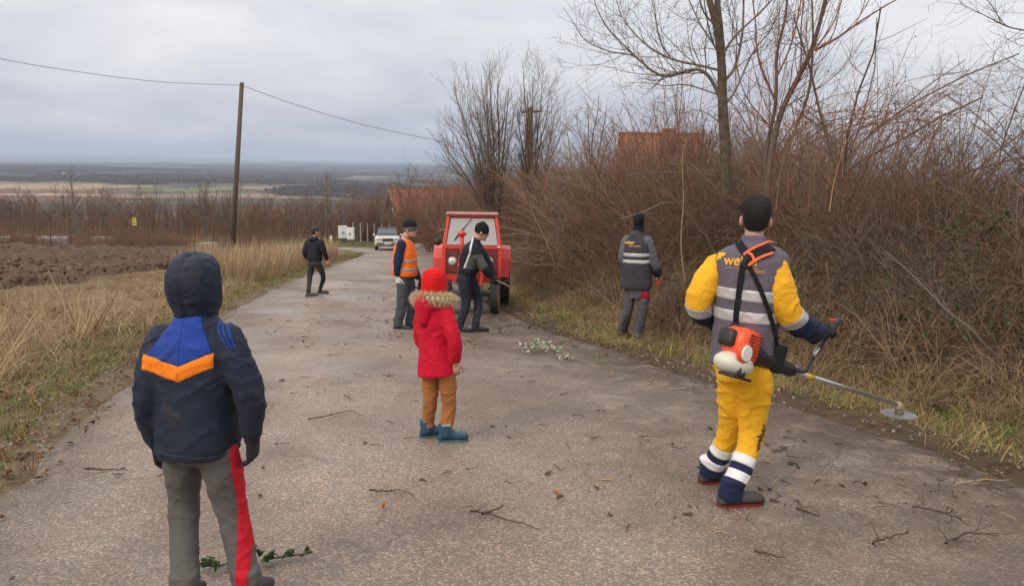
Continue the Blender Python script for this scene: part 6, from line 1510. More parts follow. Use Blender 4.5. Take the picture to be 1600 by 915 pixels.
for s in (-1, 1):
    a, b_ = Vector((s * (wb - .035), yb - .008, zb + .035)), Vector((s * (wt_ - .035), yt - .008, zt - .035)); tt('windscreen_gasket', [a, b_], .010, BPL, 6, par=ws)
tt('windscreen_gasket', [(-wt_ + .035, yt - .008, zt - .036), (wt_ - .035, yt - .008, zt - .036)], .010, BPL, 6, par=ws)
tt('wiper_arm', [(-.02, yt - .03, zt - .06), (-.34, yb + .015, zb + .18)], .007, BPL, 6); tt('wiper_blade', [(-.16, yt - .055, zt - .25), (-.36, yb + .0, zb + .14)], .010, BPL, 6)
quad('rear_window', [(-.5, 2.04, 1.0), (.5, 2.04, 1.0), (.46, 2.0, zt - .05), (-.46, 2.0, zt - .05)], GLS)
for s in (-1, 1):
    quad('side_window', [(s * .55, 1.02, 1.25), (s * .55, 2.0, 1.25), (s * .49, 1.98, zt - .05), (s * .475, 1.13, zt - .05)], GLS)
    quad('lower_window', [(s * .28, yb - .01, .72), (s * .53, yb - .01, .72), (s * .53, yb - .01, zb - .05), (s * .28, yb - .01, zb - .05)], glass('red_tinted_glass', (0.16, 0.03, 0.025), .9, .15))
    quad('cab_panel', [(s * .26, yb + .03, .50), (s * .57, yb + .03, .50), (s * .57, yb + .03, .74), (s * .26, yb + .03, .74)], TR)
    # mudguard over the rear wheel, flaring outwards
    bm = bmesh.new(); x0, x1 = s * .58, s * .80; prof = [(1.22, .62), (1.25, 1.00), (1.34, 1.20), (1.6, 1.27), (2.0, 1.25), (2.4, 1.05)]
    A = [bm.verts.new((x0, yy, z)) for yy, z in prof]; B = [bm.verts.new((x1 * (1 if i > 0 else .93), yy + .02, z - .02)) for i, (yy, z) in enumerate(prof)]; Cc = [bm.verts.new((x1 * (1 if i > 0 else .93) + s * .012, yy + .03, z - .09)) for i, (yy, z) in enumerate(prof)]
    for i in range(5): bm.faces.new((A[i], A[i + 1], B[i + 1], B[i])); bm.faces.new((B[i], B[i + 1], Cc[i + 1], Cc[i]))
    bmesh.ops.recalc_face_normals(bm, faces=bm.faces); r_ = bmesh.ops.solidify(bm, geom=bm.faces, thickness=.02); mobj('mudguard', from_bm('mudguard', bm), TR, tr)
bm = bmesh.new(); bball(bm, (-.70, 1.05, 1.33), (.075, .04, .085), None, 2); mi = mobj('wing_mirror', from_bm('wing_mirror', bm, True), BPL, tr); tt('mirror_arm', [(-.56, 1.0, 1.30), (-.70, 1.06, 1.33)], .01, BPL, 6, par=mi)
tb('indicator', (.545, .94, 1.235), (.07, .03, .04), plain('pale_indicator', (0.75, 0.55, 0.35), .4), .006)
tt('steering_wheel', [(.20 * math.cos(a), 1.40 + .06 * math.sin(a), 1.22 + .18 * math.sin(a)) for a in np.linspace(0, 6.28, 20)], .014, BPL, 6); tb('seat', (0, 1.75, .98), (.44, .10, .42), BPL, .04); tb('floor_pan', (0, 1.5, .70), (1.05, 1.0, .05), GRM, .01)

# ================================================================== car beyond the bend
cg = hit(606, 391.5); CW = plain('white_car_paint', (0.66, 0.64, 0.58), .3, var=.03, coat=.4); cr_ = empty('parked_car', cg, R(10)); tag(cr_, 'white sport utility car with dark roof parked at the bend', 'car')
cr_.rotation_euler = (R(-4), 0, R(10)); cr_.scale = (.92, .92, .92)
def cl(name, secs, mat, bev=0, par=None):
    bm = bmesh.new(); rs = [[bm.verts.new(p) for p in s_] for s_ in secs]; n = len(secs[0])
    for i in range(len(rs) - 1):
        for k in range(n): bm.faces.new((rs[i][k], rs[i][(k + 1) % n], rs[i + 1][(k + 1) % n], rs[i + 1][k]))
    bm.faces.new(rs[0]); bm.faces.new(list(reversed(rs[-1]))); bmesh.ops.recalc_face_normals(bm, faces=bm.faces)
    if bev: bmesh.ops.bevel(bm, geom=list(bm.edges), offset=bev, segments=2, affect='EDGES')
    return mobj(name, from_bm(name, bm), mat, par or cr_)
cs_ = lambda y, w, z0, z1, t: [(-w, y, z0), (-w, y, z1 - .12), (-w * t, y, z1), (w * t, y, z1), (w, y, z1 - .12), (w, y, z0)]
bdy = cl('car_body', [cs_(-.05, .80, .42, .92, .85), cs_(.15, .90, .32, 1.0, .88), cs_(1.2, .92, .28, 1.08, .9), cs_(3.2, .92, .28, 1.06, .9), cs_(4.1, .90, .35, 1.02, .88), cs_(4.25, .84, .45, .95, .85)], CW, .04)
cl('cabin', [cs_(1.05, .80, 1.02, 1.08, .9), cs_(1.75, .72, 1.02, 1.58, .88), cs_(3.4, .72, 1.02, 1.62, .88), cs_(4.05, .76, 1.02, 1.10, .9)], plain('black_car_roof', (0.03, 0.03, 0.035), .3, coat=.3), .03)
def cq(name, pts, mat, par=None): return quad(name, pts, mat, par or cr_, .012)
cq('windscreen', [(-.70, 1.13, 1.13), (.70, 1.13, 1.13), (.60, 1.63, 1.52), (-.60, 1.63, 1.52)], glass('car_screen', (0.10, 0.13, 0.14), .95, .06))
for s in (-1, 1):
    cq('side_window', [(s * .80, 1.5, 1.12), (s * .80, 3.4, 1.12), (s * .715, 3.2, 1.5), (s * .715, 1.85, 1.5)], GLD); tbq = bmesh.new(); bbox(tbq, (s * .64, -.03, .84), (.34, .10, .14), None, .03); mobj('headlight', from_bm('headlight', tbq), LENS, cr_)
    bm = bmesh.new(); bbox(bm, (s * .98, 1.35, 1.12), (.16, .10, .13), None, .03); mobj('wing_mirror', from_bm('wing_mirror', bm), CW, cr_); bm = bmesh.new(); btube(bm, [(s * .62, 1.9, 1.66), (s * .62, 3.5, 1.68)], .025, 8); mobj('roof_rail', from_bm('roof_rail', bm), BPL, cr_)
    for yy in (.75, 3.45): wheel(cr_, (s * .80, yy, 0), .34, .22, .22, 0, rimmat=plain('alloy_rim', (0.35, 0.35, 0.36), .35, metal=.7))
for (c_, s_, nm, mt_) in (((0, -.08, .46), (1.62, .20, .24), 'bumper', plain('grey_bumper', (0.12, 0.115, 0.11), .6)), ((0, -.075, .78), (.78, .06, .16), 'grille', BPL), ((0, -.19, .52), (.50, .015, .11), 'number_plate', plain('plate_white', (0.7, 0.7, 0.7), .4))):
    bm = bmesh.new(); bbox(bm, c_, s_, None, .02 if nm == 'bumper' else .004); mobj(nm, from_bm(nm, bm), mt_, cr_)

# ================================================================== houses
TILE, nt, b = newmat('clay_roof_tile'); tcn = nn(nt, 'ShaderNodeTexCoord'); c1, f1 = noise_col(nt, [(0.15, 0.055, 0.034), (0.29, 0.10, 0.055), (0.22, 0.09, 0.06)], 3.0, 5, .7)
wv = nn(nt, 'ShaderNodeTexWave'); wv.inputs['Scale'].default_value = 1.6; wv.inputs['Distortion'].default_value = .4; nt.links.new(tcn.outputs['Object'], wv.inputs['Vector']); nt.links.new(mixc(nt, .25, c1, wv.outputs['Color'], 'MULTIPLY'), b.inputs['Base Color']); b.inputs['Roughness'].default_value = .85; add_bump(nt, b, wv.outputs['Fac'], .5, .05)
BRK, nt, b = newmat('hollow_brick'); tcn = nn(nt, 'ShaderNodeTexCoord'); bt = nn(nt, 'ShaderNodeTexBrick'); bt.inputs['Scale'].default_value = 3.0; bt.inputs['Color1'].default_value = (.40, .13, .065, 1); bt.inputs['Color2'].default_value = (.30, .10, .05, 1); bt.inputs['Mortar'].default_value = (.3, .25, .2, 1)
mp = nn(nt, 'ShaderNodeMapping'); mp.inputs['Rotation'].default_value = (R(90), 0, 0); nt.links.new(tcn.outputs['Object'], mp.inputs[0]); nt.links.new(mp.outputs[0], bt.inputs['Vector']); nt.links.new(bt.outputs['Color'], b.inputs['Base Color']); b.inputs['Roughness'].default_value = .9
PLST = plain('plaster', (0.50, 0.45, 0.38), .9, var=.12, scale=1.5); WDARK = plain('window_dark', (0.03, 0.032, 0.035), .2); FASC = plain('pale_bargeboard', (0.42, 0.38, 0.33), .8)
def house(name, label, loc, rz, L, W, hw, rise, wallm, roofm, over=.4, wins=(), chim=(), fascia=None):
    """ridge along local x, gables at x=+-L/2; loc at the ground centre"""
    r = empty(name, loc, rz); tag(r, label, 'house'); bm = bmesh.new()
    pr = [(-W / 2, -1.0), (W / 2, -1.0), (W / 2, hw), (0, hw + rise), (-W / 2, hw)]
    a = [bm.verts.new((-L / 2, y_, z)) for y_, z in pr]; b_ = [bm.verts.new((L / 2, y_, z)) for y_, z in pr]; bm.faces.new(a); bm.faces.new(list(reversed(b_)))
    for k in range(5): bm.faces.new((a[k], b_[k], b_[(k + 1) % 5], a[(k + 1) % 5]))
    bmesh.ops.recalc_face_normals(bm, faces=bm.faces); mobj('wall', from_bm('wall', bm), wallm, r)
    sl = rise / (W / 2); bm = bmesh.new(); e = W / 2 + over; z0 = hw - over * sl; t = .14
    pr = [(-e, z0), (0, hw + rise), (e, z0), (e, z0 + t), (0, hw + rise + t * 1.15), (-e, z0 + t)]; pr = [(y_, z + .02) for y_, z in pr]; xa = L / 2 + over
    a = [bm.verts.new((-xa, y_, z)) for y_, z in pr]; b_ = [bm.verts.new((xa, y_, z)) for y_, z in pr]; bm.faces.new(a); bm.faces.new(list(reversed(b_)))
    for k in range(6): bm.faces.new((a[k], b_[k], b_[(k + 1) % 6], a[(k + 1) % 6]))
    bmesh.ops.recalc_face_normals(bm, faces=bm.faces); rf = mobj('roof', from_bm('roof', bm), roofm, r)
    bm = bmesh.new(); btube(bm, [(-xa, 0, hw + rise + t * 1.2), (xa, 0, hw + rise + t * 1.2)], .09, 8); mobj('ridge_cap', from_bm('ridge_cap', bm), roofm, rf)
    for (cx, cy, w, h) in chim:
        bm = bmesh.new(); zt2 = hw + rise + h; bbox(bm, (cx, cy, zt2 - 1.2), (w, w * .8, 2.4), None, .01); bbox(bm, (cx, cy, zt2 + .04), (w * 1.2, w, .09), None, .01); mobj('chimney', from_bm('chimney', bm), BRK, rf)
    if fascia:
        for sx in (-1, 1):
            for sy in (-1, 1):
                bm = bmesh.new(); A = Vector((sx * (xa + .02), 0, hw + rise + .05)); B = Vector((sx * (xa + .02), sy * e, z0 + .05)); t_ = (B - A).normalized(); bbox(bm, (A + B) / 2, (.05, .2, (B - A).length), Matrix((Vector((1, 0, 0)), t_.cross(Vector((1, 0, 0))), t_)).transposed()); mobj('bargeboard', from_bm('bargeboard', bm), fascia, rf)
    for (face, u, z, w, h) in wins:
        wq = empty('window', (0, 0, 0)); wq.parent = r
        c_, s_ = ((sx_ := (-1 if face == 'L' else 1)) * (L / 2 + .01), u, z), (.06, w, h)
        if face in 'FB': c_, s_ = (u, (-1 if face == 'F' else 1) * (W / 2 + .01), z), (w, .06, h)
        bm = bmesh.new(); bbox(bm, c_, s_); mobj('pane', from_bm('pane', bm), WDARK, wq)
        bm = bmesh.new(); c2 = (c_[0], c_[1], c_[2] - s_[2] / 2 - .05); bbox(bm, c2, (s_[0] + .12, s_[1] + .12, .07)); mobj('sill', from_bm('sill', bm), FASC, wq)
    return r
Yh = 84.0; pa = P(660, 297, Yh); gz = Gz(pa.x, pa.y); hh_ = pa.z - gz
house('brick_house', 'unplastered brick house with orange roof half hidden behind tractor and trees', (pa.x + 1.6, Yh, gz), R(18), 9.5, 7.5, hh_ * .52, hh_ * .48, BRK, TILE, .5, [('L', 0, hh_ * .62, .9, 1.0), ('L', -1.8, hh_ * .25, 1.1, 1.2), ('L', 1.8, hh_ * .25, 1.1, 1.2), ('F', -2, hh_ * .28, 1.2, 1.2), ('F', 2, hh_ * .28, 1.2, 1.2)], [(2.0, .5, .6, .5)], FASC)
Yh = 39.0; pl, pr_2 = P(978, 217, Yh), P(1086, 213, Yh); c_ = (pl + pr_2) / 2; gz = Gz(c_.x, c_.y); hh_ = c_.z - gz; Lh = (pr_2 - pl).length
house('tiled_house', 'house with orange tiled roof and two brick chimneys behind the thicket', (c_.x, Yh, gz), R(-9), Lh, 6.5, hh_ - 1.7, 1.7, PLST, TILE, .35, [('F', -1, (hh_ - 1.7) * .5, .9, 1.0), ('F', 1, (hh_ - 1.7) * .5, .9, 1.0), ('L', 0, (hh_ - 1.7) * .5, .9, 1.0)], [(.12 * Lh, .15, .62, .36), (-.32 * Lh, .2, .5, .18)], FASC)
FH = [(570, 285, 'white farmhouse with red roof on the slope above the bend', 0.9), (505, 274, 'small white house far off beside the second pole top', .8), (608, 291, 'little pale house among bare trees above the brick house', .6), (100, 274, 'distant white house low in the dark woods far left', 1.3), (318, 275, 'distant white house left of the tall pole top', 1.2), (203, 277, 'pale distant farm building between two white houses on the plain', 1.0), (338, 281, 'distant white house just above the green field', .9), (428, 277, 'distant pale house right of the tall pole', .9), (470, 283, 'far cottage with rust roof above the reddish wood', .8)]
for k_, (px, py, lb, sc_) in enumerate(FH):
    h_ = hit(px, py); h_.z = Gz(h_.x, h_.y); k2 = sc_ * min(1.3, max(.6, h_.y / 3500)); house('distant_house', lb, h_ + V3((0, 0, 1)), R(20 * (k_ % 3) - 15), 13 * k2, 9 * k2, 6.0 * k2, 3.2 * k2, plain('far_plaster', (0.66, 0.63, 0.58), .9, var=.05, scale=.4), TILE if k_ in (0, 8, 2) else plain('far_grey_roof', (0.30, 0.27, 0.26), .9, var=.1, scale=.4), .4, [('F', -3 * k2, 3 * k2, 1.6, 1.8), ('F', 3 * k2, 3 * k2, 1.6, 1.8)])

# ================================================================== poles and wires
WOODP = plain('weathered_pole', (0.115, 0.085, 0.062), .9, var=.3, scale=9, bump=.6, bscale=30)
def pole(name, label, bx, tx, Y, r0, r1, arm=None, mat=None):
    A, B = P(bx[0], bx[1], Y), P(tx[0], tx[1], Y); A.z = min(A.z, Gz(A.x, A.y)) - .3; r = empty(name, A); tag(r, label, 'utility pole'); bm = bmesh.new(); btube(bm, [V3((0, 0, 0)), (B - A) * .5, B - A], [r0, (r0 + r1) / 2, r1], 12); mobj('shaft', from_bm('shaft', bm, True), mat or WOODP, r)
    bm = bmesh.new(); q_ = (B - A) * .985; btube(bm, [q_ + V3((0, -r1, 0)), q_ + V3((0, -r1 - .10, .06))], .02, 6); bball(bm, q_ + V3((0, -r1 - .10, .09)), (.035, .035, .055), None, 1); mobj('insulator', from_bm('insulator', bm, True), plain('porcelain', (0.35, 0.25, 0.2), .3), r)
    if arm:
        a, b_ = P(*arm[0], Y) - A, P(*arm[1], Y) - A; bm = bmesh.new(); btube(bm, [a, b_], .05, 6); ar = mobj('crossarm', from_bm('crossarm', bm), mat or WOODP, r)
        for t in (0, .5, 1): bm = bmesh.new(); btube(bm, [a.lerp(b_, t), a.lerp(b_, t) + V3((0, 0, .22))], .035, 6); mobj('insulator', from_bm('insulator', bm), plain('porcelain', (0.35, 0.25, 0.2), .3), ar)
    return B
def wire(label, pts, r=.012):
    q = catmull([tuple(P(a, b_, Y)) for a, b_, Y in pts], 10); bm = bmesh.new(); btube(bm, [Vector(v) for v in q], r, 6); o = mobj('overhead_wire', from_bm('overhead_wire', bm), plain('black_cable', (0.02, 0.02, 0.022), .6)); tag(o, label, 'wire')
pole('utility_pole', 'tall leaning wooden pole at the field edge carrying the wire', (362, 390), (378, 129), 43.2, .155, .115)
pole('utility_pole', 'thin wooden pole beside the road bend', (511, 389), (510, 273), 56.5, .085, .065)
pole('utility_pole', 'short dark pole standing in the scrub left of the field', (99, 358), (98, 304), 120, .16, .13)
pole('utility_pole', 'faint thin pole at the far left edge of the scrub', (37, 378), (35, 319), 105, .10, .08)
pole('crossarm_pole', 'stout pole with crossarm rising among the bare trees', (829, 330), (829, 168), 31, .13, .10, ((814, 175), (846, 174)), plain('ivy_grown_pole', (0.14, 0.10, 0.07), .9, var=.35, scale=6, bump=.7))
wire('sagging wire from the tall pole towards the left edge', [(376, 133.5, 43.2), (250, 128, 41), (120, 112, 38), (0, 92, 34), (-160, 55, 29)], .013)
wire('sagging wire from the tall pole down towards the bare trees', [(379, 134, 43.2), (460, 163, 47), (560, 193, 52), (640, 211, 56), (705, 223, 60), (770, 232, 63)], .014)
for k_, dy in enumerate((0, 12, 24)): wire(['uppermost', 'middle', 'lowest'][k_] + ' of three faint wires running from the crossarm to upper right', [(816 + 14 * k_, 172, 31), (880, 148 + dy * .9, 27), (970, 88 + dy, 23), (1075, 18 + dy, 19), (1160, -50 + dy, 16)], .003)

# ================================================================== small things beyond the bend and field
CABM = plain('white_painted_steel', (0.72, 0.72, 0.70), .5, var=.05, scale=3); CONC = plain('concrete', (0.30, 0.29, 0.27), .9, var=.15)
def cabinet(label, px0, px1, py0, py1, Y, dep, rz):
    a, b_ = P(px0, py1, Y), P(px1, py0, Y); w, h = abs(b_.x - a.x), b_.z - a.z; c = (a + b_) / 2; gz = Gz(c.x, Y); r = empty('utility_cabinet', (c.x, Y, gz), rz); tag(r, label, 'cabinet'); z0 = a.z - gz
    bm = bmesh.new(); bbox(bm, (0, 0, z0 + h / 2), (w, dep, h), None, .02); mobj('box', from_bm('box', bm), CABM, r); bm = bmesh.new(); bbox(bm, (0, 0, z0 / 2 - .1), (w * .8, dep * .7, z0 + .18)); mobj('plinth', from_bm('plinth', bm), plain('mossy_plinth', (0.13, 0.12, 0.07), .95, var=.3), r)
    for s in (-1, 1): bm = bmesh.new(); bbox(bm, (s * w * .24, -dep / 2 - .006, z0 + h * .5), (w * .44, .02, h * .88), None, .006); d_ = mobj('door', from_bm('door', bm), CABM, r); bm = bmesh.new(); bbox(bm, (s * w * .06, -dep / 2 - .03, z0 + h * .5), (.03, .03, .16)); mobj('handle', from_bm('handle', bm), BPL, d_)
    bm = bmesh.new(); bbox(bm, (0, 0, z0 + h + .02), (w * 1.05, dep * 1.08, .04)); mobj('lid', from_bm('lid', bm), CABM, r)
cabinet('white utility cabinet, the taller one beside the bend', 529.5, 541.5, 354, 372, 63, .6, R(20)); cabinet('white utility cabinet, the lower right one with grid lines', 542.5, 553.5, 356.5, 374, 62, .3, R(-6))
g_ = hit(517.5, 382); bm = bmesh.new(); btube(bm, [g_ - V3((0, 0, .1)), g_ + V3((0, 0, .55)), g_ + V3((.03, 0, .75))], [.10, .09, .05], 10); tag(mobj('marker_post', from_bm('marker_post', bm, True), CABM), 'short white marker post beside the thin pole', 'post')
fe = empty('wire_fence', hit(575, 380)); tag(fe, 'pale concrete post fence behind the white car', 'fence'); b0 = fe.location
for px in (552, 563.5, 574.5, 585, 597, 608): q_ = hit(px, 379.5); bm = bmesh.new(); bbox(bm, q_ - b0 + V3((0, 0, .85)), (.11, .11, 2.0), None, .01); mobj('post', from_bm('post', bm), plain('pale_concrete_post', (0.30, 0.29, 0.28), .9), fe)
for h_ in (.4, .9, 1.4): A, B = hit(552, 379.5) - b0 + V3((0, -.07, h_)), hit(608, 379.5) - b0 + V3((0, -.07, h_)); bm = bmesh.new(); btube(bm, [A, B], .012, 5); mobj('strand', from_bm('strand', bm), GRM, fe)
sg = hit(213, 384); sg = P(213, 384, 47.5); r = empty('yellow_sign', (sg.x, 47.5, Gz(sg.x, 47.5))); tag(r, 'small yellow sign on a post in the scrub at the field edge', 'sign'); zt_ = P(213, 340, 47.5).z - r.location.z
bm = bmesh.new(); btube(bm, [(0, 0, -.2), (0, 0, zt_ - .1)], .03, 8); mobj('post', from_bm('post', bm), GRM, r); bm = bmesh.new(); bbox(bm, (0, -.04, zt_ - .25), (.24, .02, .46), None, .004); pl_ = mobj('plate', from_bm('plate', bm), plain('sign_yellow', (0.75, 0.55, 0.10), .5), r)
for z in (.10, -.08): bm = bmesh.new(); bbox(bm, (0, -.053, zt_ - .25 + z), (.13, .006, .06)); mobj('plate_mark', from_bm('plate_mark', bm), BPL, pl_)
gr = empty('guard_rail', P(295, 385, 46)); tag(gr, 'white pipe rail along the far field edge left of the tall pole', 'rail'); b0 = gr.location.copy(); A, B = P(252, 383.5, 46), P(340, 379.5, 46)
bm = bmesh.new(); btube(bm, [A - b0, B - b0], .06, 8); mobj('rail', from_bm('rail', bm, True), CABM, gr)
for t in np.linspace(0.02, .98, 7): q_ = A.lerp(B, t); bm = bmesh.new(); btube(bm, [V3((q_.x, q_.y + .02, Gz(q_.x, q_.y) - .3)) - b0, q_ - b0], .035, 8); mobj('post', from_bm('post', bm), CONC, gr)
# fence stakes along the field
for k_, px in enumerate((20, 52, 80, 112, 140, 168, 196, 232, 352, 392)):
    q_ = P(px, 388, 43.5 + .4 * (k_ % 3)); g = Gz(q_.x, q_.y); bm = bmesh.new(); btube(bm, [(q_.x, q_.y, g - .2), (q_.x + .03 * (k_ % 3 - 1), q_.y, g + 1.0 + .25 * (k_ % 4))], [.05, .04], 7); tag(mobj('fence_stake', from_bm('fence_stake', bm), WOODP), 'weathered wooden stake in the row along the far edge of the field', 'stake', 'stakes along the field edge')
for k_, (x0, x1, py) in enumerate(((0, 18, 391), (62, 104, 389), (150, 180, 387.5))):
    A, B = P(x0, py, 45), P(x1, py, 45); g = Gz((A.x + B.x) / 2, 45); bm = bmesh.new(); bbox(bm, ((A.x + B.x) / 2, 45, g + .25), (B.x - A.x, .5, .5), None, .06); mobj_ = mobj('wrapped_bale', from_bm('wrapped_bale', bm, True), plain('white_film', (0.60, 0.62, 0.64), .4, var=.08)); tag(mobj_, ['white film wrapped bale at the very left of the field edge', 'long white film wrapped bale among the stakes left of the yellow sign', 'white film wrapped bale close left of the yellow sign'][k_], 'bale')

# ================================================================== branches and litter on the road
qb = np.random.default_rng(77); WETT = leafy('wet_dead_wood', [(0.05, 0.034, 0.025), (0.10, 0.065, 0.045), (0.075, 0.048, 0.034)]); PALEW = plain('peeled_wood', (0.42, 0.30, 0.17), .8, var=.2, scale=20)
def zr(x, y): return max(road_z(x, y) + .03 * (1 - 0) * .6, Gz(x, y)) 
def twig(label, pts, r, side=2, mat=None, group=None, name='fallen_twig', cat='twig', sl=.18):
    w = [hit(*p) for p in pts]; c = catmull([(v.x, v.y, 0) for v in w], 6); c[:, :2] += qb.normal(0, .006, (len(c), 2)); c[:, 2] = [zr(a, b_) + r + .012 + .006 * qb.random() for a, b_ in c[:, :2]]
    t = np.linspace(0, 1, len(c)); L = [(c, r * (1 - .65 * t))]; out = list(L)
    for _ in range(side):
        i = qb.integers(2, len(c) - 1); d = c[i] - c[i - 1]; d /= np.linalg.norm(d) + 1e-9; a = qb.choice([-1, 1]) * qb.uniform(.5, 1.0); dd = np.array([d[0] * math.cos(a) - d[1] * math.sin(a), d[0] * math.sin(a) + d[1] * math.cos(a), .12]); ln = wander(qb, c[i], dd, qb.uniform(.5, 1.2) * sl, r * .5, 4, .14, 0); out.append(ln)
    base = Vector(c[0]); me = tubes_mesh(name, [(p - np.array(base), rr) for p, rr in out], [mat or WETT], sides=5); o = mobj(name, me); o.location = base; tag(o, label, cat, group)
twig('wavy brown twig lying on the road below the red child', [(577, 774), (600, 776), (622, 774), (648, 784)], .007, 1)
twig('forked dead branch lying on the road in the middle foreground', [(735, 808), (765, 812), (800, 824), (846, 836)], .007, 1); twig('short arm of twig crossing the forked branch', [(752, 813), (775, 806), (785, 798)], .007, 0)
twig('long thin twig in the right foreground near the road edge', [(1425, 800), (1455, 806), (1480, 812), (1502, 820)], .008, 3); twig('tangled dead sprig in the far right foreground', [(1475, 858), (1495, 850), (1520, 842), (1560, 848)], .007, 5, sl=.25)
twig('thin straight twig pointing at the right corner', [(1360, 858), (1390, 850), (1422, 840)], .008, 1); twig('dark short stick lying behind the brush cutter man\'s heel', [(1243, 804), (1262, 810), (1277, 817)], .010, 0); twig('slender dark twig in the right foreground below the boots', [(1178, 870), (1205, 878), (1230, 884)], .008, 0)
twig('straight twig on the road left of the navy hooded child', [(132, 741), (165, 742), (202, 742)], .008, 0); twig('thin twig left of the red child', [(480, 662), (515, 655), (545, 648), (566, 656)], .006, 1)
ALIKE = 'small dark twig lying on the wet road surface'
for (a, b_) in [(590, 702), (700, 745), (735, 742), (640, 690), (850, 668), (905, 655), (940, 648), (880, 620), (830, 600), (980, 640), (1040, 660), (560, 590), (545, 625), (520, 560), (480, 520), (600, 545), (575, 500), (560, 470), (540, 455), (585, 458), (600, 470), (930, 690), (1010, 690), (1060, 705), (800, 760), (900, 590), (860, 575), (800, 585), (590, 440), (520, 480), (1240, 720), (1290, 735), (1340, 760), (1230, 690), (1460, 775), (1550, 800), (1310, 700), (1380, 800), (440, 700), (460, 620)]:
    dx = qb.uniform(5, 15) * (b_ - 330) / 400; twig(ALIKE, [(a - dx, b_ + qb.uniform(-2, 2)), (a, b_ + qb.uniform(-2, 2)), (a + dx, b_ + qb.uniform(-3, 3))], qb.uniform(.003, .0055), int(qb.integers(0, 3)), None, 'small twigs littering the road', sl=.10)
# leaves singled out on the road
lme = [leaf_mesh('fallen_leaf', .06, .045, leafy('orange_leaf', [(0.36, 0.14, 0.04), (0.45, 0.20, 0.06)]), .3), leaf_mesh('fallen_leaf', .055, .04, LEAF, .3)]
for k_, (a, b_) in enumerate([(868, 780), (875, 786), (1350, 765), (1410, 760), (1490, 786), (1440, 790), (600, 800), (735, 803), (1290, 760), (955, 588), (1000, 700), (660, 760)]):
    w = hit(a, b_); o = mobj('fallen_leaf', lme[0 if k_ % 3 == 0 else 1]); o.location = (w.x, w.y, zr(w.x, w.y) + .02); o.rotation_euler = (qb.normal(0, .3), qb.normal(0, .3), qb.uniform(0, 6)); tag(o, 'single dead leaf lying flat on the road', 'leaf', 'dead leaves on the road')
# ivy sprig by the navy child's feet
for lb, line in (('green ivy sprig lying beside the navy child\'s right foot', [(408, 884), (430, 880), (455, 876), (476, 874)]), ('small green ivy sprig between the navy child\'s feet', [(318, 890), (335, 893), (352, 890)])):
    c = [hit(*p) for p in line]; r = empty('ivy_sprig', c[0]); tag(r, lb, 'sprig'); b0 = c[0]; cc = catmull([tuple(v - b0 + V3((0, 0, .03))) for v in c], 6); bm = bmesh.new(); btube(bm, [Vector(v) for v in cc], .004, 5); mobj('stem', from_bm('stem', bm), WETT, r); lm_ = leaf_mesh('ivy_leaf', .05, .045, IVY, .3)
    for i in range(14): v = cc[qb.integers(0, len(cc))]; o = mobj('ivy_leaf', lm_, None, r); o.location = Vector(v) + V3((qb.normal(0, .025), qb.normal(0, .025), .012)); o.rotation_euler = (qb.normal(0, .4), qb.normal(0, .4), qb.uniform(0, 6))
# cut sprays with pale leaves on the tarmac
PALE = leafy('pale_silvery_leaf', [(0.30, 0.34, 0.22), (0.46, 0.49, 0.38), (0.20, 0.25, 0.14)]); plm = leaf_mesh('pale_leaf', .06, .05, PALE, .4)
for lb, (cx, cy), n, sp in (('heap of cut sprays with pale silvery leaves lying on the road', (838, 550), 46, (.13, .11)), ('smaller cut spray with pale leaves nearer the verge', (872, 556), 14, (.05, .08)), ('scrap of pale leaves beside the heap of sprays', (884, 566), 8, (.05, .04))):
    w = hit(cx, cy); r = empty('cut_spray', (w.x, w.y, zr(w.x, w.y))); tag(r, lb, 'cutting'); out = []
    for i in range(max(3, n // 8)): out.append(wander(qb, (qb.normal(0, sp[0] * .5), qb.normal(0, sp[1] * .5), .03), (qb.normal(), qb.normal(), .15), .35, .006, 5, .15, 0))
    mobj('stem', tubes_mesh('stem', out, [WETT], sides=4), None, r)
    for i in range(n): o = mobj('pale_leaf', plm, None, r); o.location = (qb.normal(0, sp[0]), qb.normal(0, sp[1]), .03 + .07 * qb.random()); o.rotation_euler = (qb.normal(0, .7), qb.normal(0, .7), qb.uniform(0, 6)); s_ = qb.uniform(.7, 1.3); o.scale = (s_,) * 3
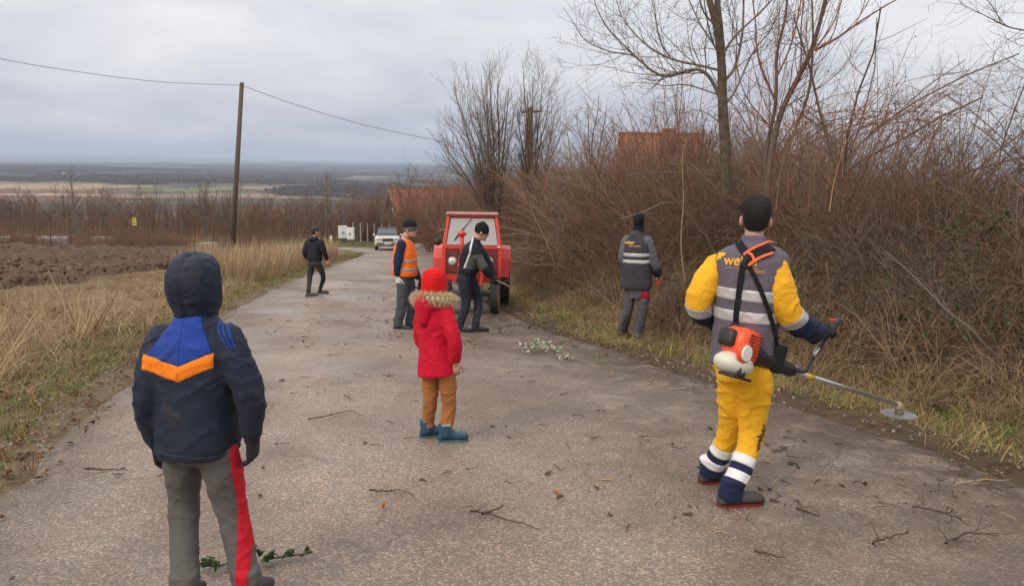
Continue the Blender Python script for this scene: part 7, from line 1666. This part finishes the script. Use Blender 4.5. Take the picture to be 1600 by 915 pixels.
# branches in the bending man's hands
hbq = (BM.J['wrR'] + BM.J['wrL']) / 2 + V3((.08, 0, -.06))
for lb, A, B, mt_, r_ in (('peeled pale stick held in the bending man\'s hands', hbq + V3((-.12, 0, .04)), P(796, 448, 11.8), PALEW, .012), ('thin brown stick held by the bending man pointing outward', hbq + V3((-.1, .05, .03)), P(800, 440, 12.1), WETT, .008), ('long thin branch hanging from the bending man\'s hand beside the wheel', hbq, P(781, 500, 12.2), TWIG_TAN, .009)):
    c = np.array([A.lerp(B, t) + V3((0, 0, .02 * math.sin(t * 3.1))) for t in np.linspace(0, 1, 8)]); out = [(c, np.linspace(r_, r_ * .5, 8))]; sprout(qb, out, out[0], 0, [(3, .3, .1, .25, 20, 45, .1, 0, 3, .5)], .003); tag(mobj('held_stick', tubes_mesh('held_stick', out, [mt_], sides=6)), lb, 'stick')
# crumbs of soil, bark and chopped stems
cb_ = []
for k_ in range(4):
    bm = bmesh.new(); bmesh.ops.create_icosphere(bm, subdivisions=2, radius=.013)
    for v in bm.verts: w_ = qb.uniform(.45, 1.6); v.co = Vector((v.co.x * w_ * 1.9, v.co.y * w_, v.co.z * .30))
    me = from_bm('soil_crumb', bm); me.materials.append(leafy('soil_crumb', [(0.05, 0.034, 0.026), (0.09, 0.062, 0.045)])); cb_.append(me)
for k_ in range(3): cb_.append(tubes_mesh('chopped_stem', [wander(qb, (0, 0, 0), (1, .1, 0), .12, .0035, 3, .2, 0)], [WETT if k_ < 2 else STRAW], sides=4))
n = 42000; x = qb.uniform(-9, 7, n); y = np.exp(qb.uniform(math.log(3.0), math.log(34), n)); d, s = road_uv(x, y)
pr = np.where(s > 0, np.exp(-np.clip(-d, 0, 9) / 1.5) * .95, .18 * np.exp(-np.clip(-d, 0, 9) / .35)) + .05 + 1.1 * np.exp(-((x + .6) ** 2 / 4 + (y - 13.0) ** 2 / 9)) + .35 * np.exp(-((x + 3) ** 2 / 4 + (y - 17) ** 2 / 40)); cl_ = sstep(-.1, .6, .6 * vnoise(x, y, .42, 91) + .6 * vnoise(x, y, 1.3, 92))
k = (d < .35) & (d > -7) & (qb.random(n) < pr * cl_); x, y = x[k], y[k]; n = len(x); s_ = qb.uniform(.35, 1.25, n) * np.where(qb.random(n) < .03, 1.7, 1)
scatter('road_debris', cb_, np.stack([x, y, base_h(x, y) + .024], 1), np.stack([qb.normal(0, .15, n), qb.normal(0, .15, n), qb.uniform(0, 6.28, n)], 1), np.stack([s_, s_, s_], 1), np.where(qb.random(n) < .7, qb.integers(4, 7, n), qb.integers(0, 4, n)), label='crumbs of mud, bark and chopped stems strewn on the road', cat='debris')
